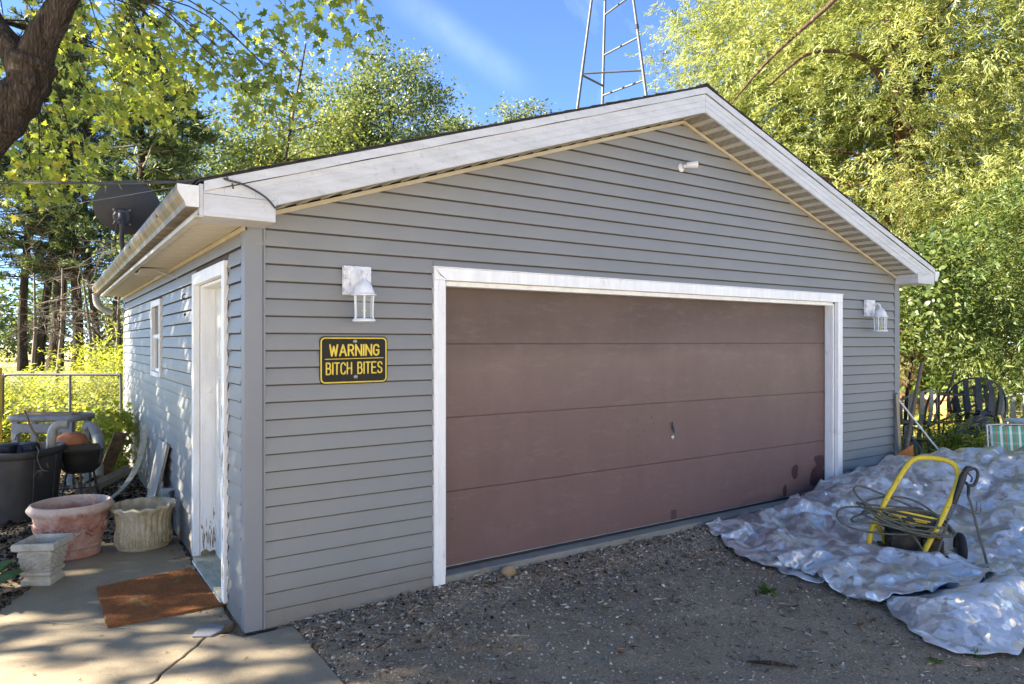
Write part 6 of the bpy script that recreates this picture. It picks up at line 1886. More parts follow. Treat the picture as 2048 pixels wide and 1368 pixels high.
    [-1045,4,-9,6,5,-15,-11,4,-1,1,4,8,1,11,-17,8,6,4,-1,-11,15,10,9,-7,2,-2,-13,-5,-2,-2,7,-6,-3,0,10,-10,-2,0,1,2,1,1,3,10,2,-15,0,0,4,4,5,4,-8,-8,-4,7,4,32,-5,3,-5,-5,0,-1,0,1,-6,-1,-2,-2,0,-2,1,0,1,-1,-2,-1,2,1,2,0,0,1,-3,3,0,0,2,3,6,-13,8,-11,0,1,-5,4,1,11,45,-14,-13,-5,-2,4,6,6,-3,-3,0,-1,-1,-5,-1,-4,2,-1,0,-2,1,-2,2,0,-1,-6,6,1,1,1,-7,7,-2,0,-5,6,1,0,1,-5,-4,-1,-2,1,-2,7,-1,-7,64,-11,-7,-5,-5,-5,0,4,6,4,1,-4,-1,-1,-2,-6,-1,-5,5,-3,1,0,0,-1,2,-1,-2,-5,-4,-4,12,-14,8,4,0,4,-6,2,5,2,-4,0,-5,1,-1,-2,-1,4,0,-4,19,44,-11,-4,3,-7,-5,-4,-3,2,-3,6,6,3,-4,-1,-1,-6,-3,-3,-2,-2,-2,6,-3,2,1,1,1,-6,-3,-4,-4,-2,-1,4,2,5,5,-3,-2,3,9,-2,-2,-5,-2,-1,-3,-1,1,-2,3,-1,3,51,-13,1,5,2,2,-6,-4,-4,-5,2,-2,2,1,4,3,0,-3,-5,-3,-4,3,-5,-2,9,-6,-4,5,-3,-1,2,-10,0,0,-6,0,4,5,2,5,-2,-4,5,-1,9,-5,-3,-2,0,-2,-4,0,1,6,-5,-2,1,49,-6,-5,4,2,2,2,-1,0,-2,-9,-1,2,0,1,-1,-4,0,5,-1,-1,-4,-4,-2,1,-2,-4,7,-3,0,0,-3,-5,0,2,-4,-5,-4,9,4,7,1,1,-3,2,-2,0,3,-2,-1,-2,-3,-2,-2,-1,3,2,-4,-4,11,41,-10,0,1,4,3,3,2,-7,-6,1,-1,0,-2,-4,3,4,-2,0,0,2,-1,-3,-4,-2,0,-2,-8,9,-2,-7,2,1,-3,-3,-2,-5,1,-5,11,8,5,1,-1,1,-4,0,1,4,-3,-1,-4,-1,-2,-4,2,1,1,1,-1,3,54,-14,-2,-6,2,1,4,2,-4,8,-6,-7,-1,1,1,-2,-2,1,4,-1,-1,-1,1,-1,-3,-3,-1,0,-15,3,0,-4,7,-1,-3,-7,1,-2,-1,0,0,-7,14,8,-4,12,-7,3,0,0,2,1,-11,6,-3,-8,4,2,1,1,0,0,-2,43,4,-2,-5,-3,1,2,-1,7,-3,-6,1,-8,5,0,0,1,-3,2,-3,5,-3,-2,3,0,-3,-2,-1,-15,0,1,2,-3,6,-3,-8,-3,3,0,0,-1,-2,-4,2,2,10,3,3,-1,3,-1,-9,2,3,-4,-2,-1,4,3,0,0,2,1,-4,6,37,-14,0,14,1,-3,-8,2,-6,9,3,-7,3,-5,4,-2,1,0,-6,5,-4,3,-1,1,0,-1,3,-2,-3,-16,-3,1,1,11,-4,1,-2,-8,2,-6,3,-1,2,-4,-1,-1,0,5,9,1,0,2,-1,-9,4,1,-2,-4,2,2,0,-1,7,4,-2,-3,0,19,2,7,0,-3,7,-9,7,0,-1,-3,6,-4,4,-1,-1,4,-2,2,2,-4,-4,1,2,0,-4,4,0,-1,-1,-13,-4,-3,2,-1,3,5,1,0,-7,-6,0,4,-3,-1,2,1,-5,0,1,2,11,2,-8,-4,0,-3,8,-6,3,1,0,2,1,-2,2,3,2,-4,22,-5,-3,2,10,4,-9,6,-1,0,1,3,-2,0,2,1,-1,3,5,-1,1,-1,-6,1,1,-1,-1,0,3,-1,1,-8,-9,-2,-1,1,-1,3,-4,2,-1,5,-8,-3,4,-2,1,-3,6,-5,1,-1,-2,10,-7,2,-1,-4,0,1,4,1,2,-3,4,0,1,2,3,2,-3,13,-6,5,1,-2,-2,9,-4,10,0,0,0,1,1,0,2,-5,2,4,-3,-3,12,-3,-6,2,-5,0,1,-5,2,7,-2,-8,-4,-2,0,1,-1,0,-6,3,4,-13,7,-1,1,1,1,-2,-4,4,-3,5,0,-3,-5,9,-2,-1,5,-7,1,0,6,-3,-5,4,5,-1,6,-6,3,0,13,-7,1,4,2,3,-2,-1,-1,5,0,3,5,3,0,1,0,-3,3,0,1,-1,-3,3,5,-5,0,-2,-5,4,-6,4,3,0,-14,3,0,0,-5,0,1,-6,7,-11,2,3,4,0,3,-4,-9,9,2,-1,-2,6,-4,-1,-1,3,-3,2,-5,1,2,5,-2,-5,1,3,5,-2,2,1,-3,9,-3,0,7,1,4,2,0,-1,-2,2,3,-2,9,3,1,1,-1,-6,2,5,-4,0,-1,-2,12,-5,1,-5,-4,1,-11,7,7,-16,2,2,3,0,-5,-2,2,-9,6,-10,-1,11,3,-1,-7,-7,8,-1,8,-2,-2,5,-1,-3,-1,3,-2,3,-4,1,1,3,1,-4,3,0,0,-6,-1,5,5,18,-10,-4,0,1,7,2,-1,-5,7,3,-2,0,-5,4,4,10,2,2,-2,-9,4,-2,3,-5,1,2,-1,0,9,-8,0,-1,-18,3,12,-11,4,-5,7,-8,-3,5,-7,3,-4,-3,-2,1,0,9,-7,7,0,-5,10,-1,1,-1,2,-2,-1,-6,8,3,-5,2,1,3,0,-3,1,2,1,-7,2,4,4,16,-9,-2,-2,-1,1,2,2,6,-8,7,0,2,-2,0,2,1,9,3,4,-4,-4,-5,-3,10,-3,-4,2,-5,4,4,0,0,-18,-3,7,1,0,-1,-1,-3,-6,3,-4,3,-9,7,0,-3,1,1,-7,12,-3,-3,0,10,2,2,-1,0,-1,0,-7,4,7,-5,2,1,3,-2,0,1,-1,0,-2,2,3,4,-1,9,-2,-2,-4,3,-3,5,1,1,0,0,2,4,-2,-2,0,2,8,8,3,-4,-4,-5,-4,4,4,-3,-2,-1,3,4,0,-15,-3,-3,0,2,5,-4,3,-4,-3,-3,-3,4,-9,5,6,-4,3,-3,2,2,0,-3,-1,1,6,3,4,-1,0,-3,-6,5,-3,1,4,4,0,1,0,0,1,-2,-1,3,-2,-6,11,-7,6,10,-2,-4,-6,4,7,0,0,3,0,1,2,-8,2,4,1,2,11,-9,3,0,2,-6,1,6,-15,2,4,6,4,-11,-3,-3,-4,-1,1,6,-1,0,-3,-4,-10,5,-2,-3,5,0,9,-6,4,3,-4,2,-2,-1,3,4,0,5,0,-7,-2,-1,4,-3,-2,5,8,-1,-1,1,0,3,-1,-3,0,-6,-6,49,-31,-6,2,6,2,5,-12,1,3,5,2,-6,9,0,1,-3,-5,1,5,-3,5,9,-4,-5,-3,9,-12,-2,2,4,0,3,5,2,-13,1,-4,-1,-3,2,-1,7,-1,-17,-1,1,5,-2,-3,6,0,0,2,5,-8,10,-1,-2,-1,-2,9,1,-3,-1,0,-2,0,-2,3,-1,3,-2,2,7,-5,5,-2,3,-3,-4,-2,-5,36,-17,-11,7,-2,-1,4,1,4,4,1,-10,-1,5,-3,1,2,3,1,1,0,-4,3,3,-7,4,0,-2,10,-5,-3,-2,1,0,6,0,2,-8,4,-5,-2,2,-1,-3,3,-2,-1,-8,-3,-5,5,6,-2,-3,6,0,0,-1,-1,0,3,7,-1,-2,-5,6,-5,9,-1,0,-2,-1,-1,3,0,1,0,-1,-1,1,7,-6,7,-3,2,-6,-5,25,-4,-2,-1,0,1,-2,-3,3,4,4,-6,-5,2,3,-1,0,0,0,7,1,-1,-1,0,-6,3,1,0,-1,2,4,-9,6,1,1,2,2,-6,-7,11,-4,-6,-4,-2,0,5,3,-5,-4,-4,-5,5,5,-5,-5,3,9,0,-1,-1,1,0,-3,2,7,-5,4,-3,1,7,1,-2,-4,2,3,-4,-1,-1,-4,9,0,0,5,-2,1,-4,1,-5,28,-3,-1,0,-4,1,-4,-5,2,3,2,1,0,-6,3,-1,3,0,-1,4,0,5,-2,0,-1,-5,1,-2,-2,5,-4,-1,1,6,2,1,0,2,-9,-2,-7,11,-6,-1,-1,1,4,2,-9,0,-12,2,3,5,-5,-3,5,6,2,-3,2,0,-2,-1,-2,4,-4,9,-2,2,-4,1,7,-2,0,5,-7,1,-3,1,1,5,1,-2,1,3,-2,0,-4,25,-1,-1,0,-3,-3,-2,-4,0,-3,-1,0,2,4,5,-3,5,4,1,-3,-2,-5,6,3,0,-5,-3,0,2,-5,4,-1,2,-6,8,6,0,0,-14,4,-9,2,5,0,1,1,2,-1,-8,-13,3,1,3,2,-6,3,-1,5,6,-1,-2,1,1,-6,2,-5,5,4,0,1,0,-3,8,3,-1,-3,-1,-2,3,3,-3,4,-1,2,0,-2,1,3,0,20,0,-1,-6,2,-3,-6,1,0,-4,-1,1,2,-3,12,0,6,-1,5,-11,2,-6,1,1,0,-1,1,0,4,-8,1,1,4,-5,-4,8,3,-9,1,-9,1,2,7,3,-2,-5,9,-19,1,-3,4,0,-2,-2,3,3,0,4,2,1,-2,2,-5,-1,1,-4,1,8,3,1,-1,-4,-3,12,-2,0,-2,-1,5,1,-3,-5,9,2,-2,-1,1,3,-5,23,3,-4,-3,0,-4,-4,1,0,-1,-4,1,2,-3,13,-4,9,-6,-10,4,-1,1,-1,-1,8,-3,2,-1,-1,-3,4,-5,0,1,-4,-1,-2,-2,1,0,-1,5,7,1,-14,9,-14,2,2,-2,-8,10,-6,-3,5,4,-5,8,4,0,0,-1,-4,0,0,2,-1,3,9,-3,-1,-4,-2,-3,13,-5,0,1,-3,7,-4,-2,-1,11,-3,3,-1,-4,0,28,-6,1,1,-3,-3,2,-5,-3,-1,-2,-1,5,0,3,9,-6,-9,0,4,1,-3,-3,10,-2,1,-2,1,-1,-3,2,-4,4,-4,-7,7,-2,-1,0,-1,6,5,-12,-2,-6,-4,7,0,-5,-1,-2,7,0,3,-4,-4,9,2,5,-1,-2,-1,-1,0,3,0,1,3,3,-1,-4,-4,0,0,7,-5,6,-2,-2,6,-4,0,0,8,-4,2,0,-2,26,2,-6,0,2,0,-2,-3,-3,-6,-3,3,3,1,2,7,-10,-3,6,-3,-2,-1,-2,5,6,0,-1,0,0,-1,1,-4,0,-3,-9,8,-1,-2,2,-4,3,2,-6,-2,-3,-5,-3,11,-5,-1,-1,0,2,4,-2,-3,0,3,11,1,-2,-1,1,-1,2,0,-1,5,1,1,-9,0,2,-1,6,-4,-3,9,-2,3,-2,-1,1,1,3,1,1,-2,25,0,1,0,-1,-5,-1,-2,-5,-4,-5,2,3,6,-5,4,-5,1,5,-3,-5,1,-1,-2,-3,12,2,3,0,-11,7,-1,-10,-8,14,-2,-8,9,-2,-1,2,-4,-7,0,-12,3,1,2,3,1,-2,2,5,-1,-3,-1,3,1,11,0,-1,-3,-4,9,-7,2,2,-1,-4,5,1,-2,2,1,1,-2,0,4,2,-1,-1,-4,5,-1,2,3,1,20,11,0,-2,-3,-6,0,-2,-5,-7,1,1,-2,3,-2,5,-4,-1,7,-6,-1,2,-10,2,0,-1,4,10,-7,1,2,-1,-5,-8,-2,-2,0,-3,15,-10,0,7,-6,-10,-1,1,3,1,1,3,-1,-2,8,-2,0,-1,2,2,1,10,-2,-3,-3,3,-3,1,8,-4,-5,3,-1,4,0,2,-2,-2,0,3,4,0,-7,3,0,3,3,0,3,20,11,-3,-4,-5,-1,-2,-6,-3,0,-1,-2,1,2,3,-6,0,-3,3,-9,3,1,0,-1,-4,8,6,0,0,-2,3,-11,-1,-2,-3,-2,3,3,-2,-6,1,1,-1,-3,0,5,0,-1,2,-3,1,2,2,3,-2,2,2,1,2,0,-1,1,-1,2,-2,3,3,-6,3,2,1,0,3,-1,0,-3,5,2,-9,3,0,-2,-1,5,6,3,17,10,-5,-2,-2,-2,-7,-2,0,-4,-1,4,2,-5,2,-1,-2,-2,-4,2,2,0,-1,-4,-6,2,12,-5,8,-2,-12,5,-4,-5,3,3,3,-5,-3,2,0,-3,0,0,1,1,0,2,-2,2,-3,1,7,-1,0,0,4,2,-4,3,1,0,-2,-1,3,3,-1,2,0,2,1,-1,3,0,-4,4,-11,6,-3,4,-3,0,-1,11,1,22,-8,-6,13,-4,-5,-1,0,-3,-2,0,-3,5,-1,-1,1,-2,-6,0,2,3,-1,-10,-2,2,0,6,-3,10,-4,-10,-1,-1,1,4,2,0,-1,-11,2,4,2,-1,0,1,-1,0,1,0,-3,3,1,5,-1,1,0,1,1,-1,2,4,-4,2,-1,2,3,0,-2,1,1,4,0,-5,1,-4,-2,1,5,-2,4,-1,0,-1,4,8,6,1,0,1,7,-7,-2,-9,5,2,0,-3,4,-3,1,2,-8,-1,1,-3,10,-4,-10,0,-2,2,3,1,1,-9,0,3,-1,2,3,2,0,-10,-1,2,4,2,-2,2,0,-1,-1,-1,4,-6,5,1,0,3,1,1,1,1,-2,0,2,1,0,0,2,2,-4,4,0,0,0,2,-4,3,-3,-2,1,-3,5,0,2,2,-1,4,2,6,2,5,-3,-1,1,-6,-2,4,1,-2,-4,5,-4,4,-8,5,-8,6,-1,-7,4,-2,1,-1,2,1,1,-17,12,-2,3,-1,1,-3,8,-8,-3,1,1,1,-4,8,-4,6,-3,1,-1,-3,0,2,4,0,2,-3,7,-2,-1,3,0,1,2,0,0,2,-3,2,-2,4,-4,1,-1,2,-1,1,-2,-2,1,4,-6,5,2,3,3,9,1,3,-1,0,-2,-4,-3,5,0,-5,-1,-1,-3,6,-4,-11,5,3,2,-7,2,-6,-4,5,6,7,-17,0,2,3,-3,0,-3,5,11,-7,-2,1,1,-4,1,0,2,6,1,-1,0,-2,-1,1,2,3,-5,1,5,1,-3,4,2,2,2,-1,0,0,-1,-2,4,-3,1,2,-1,0,2,0,-2,-3,2,-4,2,0,6,3,-1,13,2,0,2,-1,-2,-2,-3,2,2,-5,0,-5,1,-5,-3,-2,1,6,-2,-3,-2,-7,1,5,6,-7,1,0,-7,4,-3,3,-1,2,3,4,-2,1,-2,-2,-3,7,0,2,5,-2,0,-2,0,0,2,1,-2,0,2,0,0,5,1,1,2,2,-2,-1,0,-1,4,-2,1,-1,-1,3,3,-1,-1,-8,5,-4,2,-1,6,1,14,-1,5,1,-2,-4,1,-3,0,-3,-2,0,0,-1,-6,-1,-2,1,1,3,-2,-4,-6,0,5,1,0,-3,-4,-1,0,2,0,5,1,2,3,-2,2,-3,-2,-3,1,7,-1,3,5,-3,0,-1,0,1,1,-1,0,1,-1,2,4,2,0,-1,4,0,-1,-4,2,2,-2,3,1,-2,0,6,-4,0,-8,5,-2,-2,2,3,2,16,-1,-10,-1,3,3,2,2,-5,0,-7,7,-6,-3,1,-2,-1,0,3,1,-2,-17,6,2,4,-7,-1,12,-7,-10,-1,1,4,10,2,1,-3,-3,-3,-2,-4,10,1,7,1,-1,3,0,-4,7,-2,-1,3,-1,-1,1,0,-1,2,1,2,3,1,2,-3,-2,-2,0,4,3,1,-1,-6,4,-5,2,0,-1,0,1,-3,11,6,3,-9,0,5,2,0,4,-4,-5,-2,-5,5,-5,0,0,-6,-2,6,6,-16,0,-4,9,1,-4,1,-6,5,-4,-1,0,1,10,-4,8,0,-3,-2,-4,-6,8,6,3,-3,5,-4,8,-4,-1,6,0,0,2,-1,-3,3,-3,4,1,-1,6,-4,-1,5,-6,3,0,-3,1,0,2,1,3,-5,0,2,0,0,-3,0,0,2,1,10,-1,-5,12,2,1,-6,-9,3,-9,5,-2,-1,-12,10,-8,1,2,-2,-2,0,0,6,-2,-4,0,1,1,-2,-4,4,4,2,6,-6,3,0,-7,0,1,10,0,-7,-2,7,1,8,-2,-2,7,-4,6,-2,-1,-1,-3,6,-1,0,6,-3,1,-2,0,1,-2,-3,5,1,0,2,1,-2,0,-1,3,-1,-3,0,5,-1,1,2,-1,-4,-3,8,3,-2,-8,0,4,1,-7,-9,8,-8,-9,13,4,-4,0,0,2,2,-6,-2,4,2,-5,-1,-1,8,-1,9,-6,0,3,-5,-3,3,8,-6,0,-1,1,4,-5,5,6,1,2,0,4,-8,4,-2,-1,7,0,1,1,2,-1,0,-1,0,-5,4,-2,4,3,-5,4,-4,-2,8,-2,0,-3,6,0,0,3,-2,-6,1,2,7,-8,-1,-2,4,-11,-1,-2,-2,-2,-3,1,15,-2,-3,0,-7,7,1,-4,-3,8,-6,0,-1,-1,8,-5,8,-1,0,-4,0,4,2,0,0,-1,-2,4,-3,2,-2,-4,10,0,1,2,-2,2,1,7,1,0,3,1,-1,-1,0,-4,1,5,-2,-2,3,-4,0,0,3,7,0,-3,1,1,1,-2,1,-5,2,2,1,-2,-6,-1,-7,7,-4,-2,-2,-4,-5,4,4,10,-9,-1,-2,-1,8,-3,0,3,-7,4,-3,2,-2,-1,-2,0,7,5,-5,-3,6,7,-3,1,-2,1,-1,-6,0,3,5,6,-1,-1,3,-4,7,2,5,2,-4,2,4,-1,-4,-2,2,5,-2,-2,2,-1,-3,1,3,3,2,-3,3,2,0,-1,0,-4,1,2,-1,-2,-2,-4,-5,4,-1,-3,-7,-1,-8,1,5,13,-5,-7,4,-4,9,-3,-1,-8,9,-1,0,-7,-1,6,-1,1,4,2,0,-2,-3,11,1,1,-2,-10,3,1,1,1,4,2,2,2,3,-4,3,1,2,7,-2,3,3,-3,-1,-3,4,2,1,-3,-6,4,1,0,-11,7,7,7,2,-1,-2,-9,5,-11,10,-14,0,1,6,-4,-5,11,-13,2,-4,-7,3,1,10,-7,-4,5,1,-1,-1,1,-7,6,3,0,-9,5,2,2,4,-3,2,3,-8,1,4,-6,1,11,-5,0,4,1,2,2,2,1,3,3,-5,1,5,2,1,2,2,3,-4,-2,2,2,2,2,-13,3,-6,11,-13,-1,8,3,7,-5,1,-4,-3,2,-5,2,-1,2,1,-1,-6,-3,-2,1,-2,-2,2,1,-4,-1,5,4,-3,-2,4,1,-7,7,3,-8,-5,5,3,6,1,-12,2,5,2,0,-1,-2,1,6,-1,2,2,4,1,-1,4,2,1,1,-3,0,6,0,6,-1,-4,-1,8,-5,4,-3,-2,-1,-3,2,-5,0,-3,5,2,4,0,4,-3,-3,1,-4,2,-1,-1,3,-5,-3,0,-2,1,-6,1,-5,5,-4,2,2,1,3,-1,4,-1,-6,6,0,-3,-5,3,3,-6,4,-2,2,2,3,3,-2,-1,0,5,0,1,4,-3,8,-4,4,-4,2,7,-1,-2,0,8,4,1,-4,-3,2,2,-4,3,-5,-2,0,-3,3,-7,-4,7,3,7,1,-2,3,-11,4,-4,9,-2,-2,0,-1,-1,-3,0,-8,4,0,-7,-1,1,4,1,1,3,0,2,1,-7,2,6,-7,-3,3,3,-5,2,0,4,0,5,1,-2,0,1,1,4,1,3,-2,3,0,-1,1,0,7,-3,1,3,2,1,4,-1,-2,2,1,-2,-1,-2,-6,2,-2,2,-5,-8,3,14,1,2,-9,0,-1,2,-1,4,2,-3,0,-6,1,-5,0,-3,-4,3,-2,3,4,0,2,2,2,-3,1,-4,-1,4,-3,-1,3,-5,2,-3,-5,13,1,-6,-3,13,1,1,2,2,-2,3,1,3,1,0,-2,2,-4,6,0,4,1,3,5,-4,1,1,2,-7,0,-4,-1,0,1,1,-7,-3,11,5,-7,0,-1,0,1,2,1,1,0,-7,-1,-4,0,0,-5,-1,3,1,0,3,0,-3,-1,0,5,-3,2,0,0,2,-3,0,-1,-5,0,-1,-3,15,-4,-1,-7,18,3,2,1,-2,-2,0,0,1,6,0,-3,1,5,-6,10,4,3,0,-2,3,1,-6,-4,1,0,-2,2,0,-1,-6,5,1,-2,1,1,-2,-1,2,6,-8,0,-5,2,-3,1,-4,-2,4,0,1,2,-3,-1,1,-2,4,1,0,0,-1,3,-2,-2,-2,-3,-3,0,0,2,7,-6,2,-2,13,9,0,0,-2,-1,-2,1,-2,5,5,-2,-2,1,5,3,8,-1,0,4,-6,-3,-1,0,-1,0,4,-1,-2,-10,4,4,0,0,1,0,-1,1,0,-1,-8,2,-4,1,0,0,-2,3,0,1,-2,3,-1,0,-4,0,7,-18,13,2,2,-10,1,4,-1,-5,2,0,-1,6,-9,6,-3,8,6,11,-1,-4,-2,3,1,-2,5,2,0,-1,0,-1,8,-2,-3,4,10,-3,-7,4,-3,0,2,2,1,-9,0,6,-1,-1,0,-1,2,0,-7,4,-6,-1,-4,4,1,-2,-1,4,-2,2,-1,-1,-2,0,1,-11,-4,3,1,10,5,-10,-1,7,-5,0,0,0,-7,5,-3,1,1,-2,19,2,7,-3,-1,-1,2,4,-3,-2,8,-3,3,-8,11,0,-1,2,0,7,-3,-2,0,-2,3,1,-4,-3,6,-2,1,0,0,-8,4,-9,-1,0,0,1,4,-11,2,3,4,4,-1,-4,-3,4,-2,-10,-5,4,1,6,-6,6,0,-2,1,2,-6,1,0,3,-1,0,2,0,1,17,4,1,0,-2,1,5,-3,-2,-8,10,-5,5,2,9,-3,3,-2,3,0,0,-1,-2,0,1,4,-4,-1,2,-3,-5,0,-5,-1,-4,3,3,-4,-4,5,5,-1,4,-3,-2,-6,0,-7,4,-7,0,5,5,-6,-1,-3,12,-3,1,-4,-1,2,1,2,-4,5,0,2,2,17,0,3,-2,1,4,-4,-2,-8,-2,9,6,2,3,3,2,1,-1,2,0,-3,-1,-6,8,-1,-1,3,-6,-4,-3,-2,-1,-4,-2,-2,-1,4,5,-5,3,6,1,-8,-1,-8,-1,-1,-5,6,1,1,2,-3,-1,-2,9,0,-1,-2,-3,6,-3,1,5,1,2,1,1,9,-1,2,7,4,-5,-1,-2,-2,7,4,1,5,3,0,3,2,-2,0,-3,-17,12,5,-10,11,-7,-4,-3,0,-5,-4,-5,-1,3,5,-1,1,6,-10,10,-5,-8,-1,1,-2,-6,5,4,1,1,-3,-1,-1,0,-2,8,0,-4,2,1,1,5,1,-2,1,4,9,1,1,4,2,-2,-4,3,-1,3,6,4,3,3,2,3,2,0,-2,-20,-1,-11,1,2,1,9,-3,-5,-5,0,2,-5,9,1,-2,-3,8,-9,-1,-1,-7,6,-5,4,4,-8,10,-7,4,-2,0,-4,8,-2,0,1,4,3,4,4,-3,-1,1,6,-4,-1,2,7,-7,10,0,2,6,4,0,3,4,3,2,1,-8,-18,-4,-6,4,-2,4,-1,3,-10,3,-6,8,-4,-1,12,-2,-9,-2,7,-10,2,1,3,-5,-1,2,0,-2,1,5,0,-9,4,6,3,-1,2,-1,5,2,1,6,-5,0,5,-2,-2,5,1,-1,-1,13,2,6,0,2,3,4,4,-6,-30,3,1,1,1,1,-2,-9,-4,4,-2,8,-6,11,-9,3,-3,6,-10,3,3,-1,-1,-5,1,4,-1,2,3,-3,-8,7,6,-3,4,-4,7,3,2,0,4,-3,0,5,-2,-2,5,-1,1,-4,14,1,6,2,3,5,0,-7,-21,-1,1,5,0,2,-6,-7,-1,3,-4,1,3,0,-2,-4,1,0,1,3,4,-1,-1,-6,3,1,2,-1,-5,-1,1,1,4,4,-3,4,3,0,1,5,-6,0,7,2,0,3,4,-5,-3,9,-5,14,-2,10,2,-8,-18,4,2,0,2,-9,1,-3,3,-6,3,0,-5,3,4,-6,-1,2,3,3,-4,4,-5,0,1,6,2,-2,-7,-2,2,1,4,-2,7,-2,3,4,3,0,-10,-1,11,-2,1,-4,3,8,1,1,-5,15,1,-14,4,2,-1,-3,-3,-1,-8,3,-10,8,0,2,3,2,-7,2,-1,5,3,-4,-3,2,1,-1,-1,11,-11,-3,3,0,2,4,-1,1,5,2,3,4,-14,0,-4,10,-6,10,-2,6,-8,8,0,0,-10,-11,-5,2,11,13,-5,-1,-1,-8,9,3,1,2,-7,2,2,-1,4,-6,3,1,0,2,-1,1,-3,3,-5,-5,8,2,0,-9,9,-3,2,0,1,0,0,0,0,0,0,0,-10,9,2],
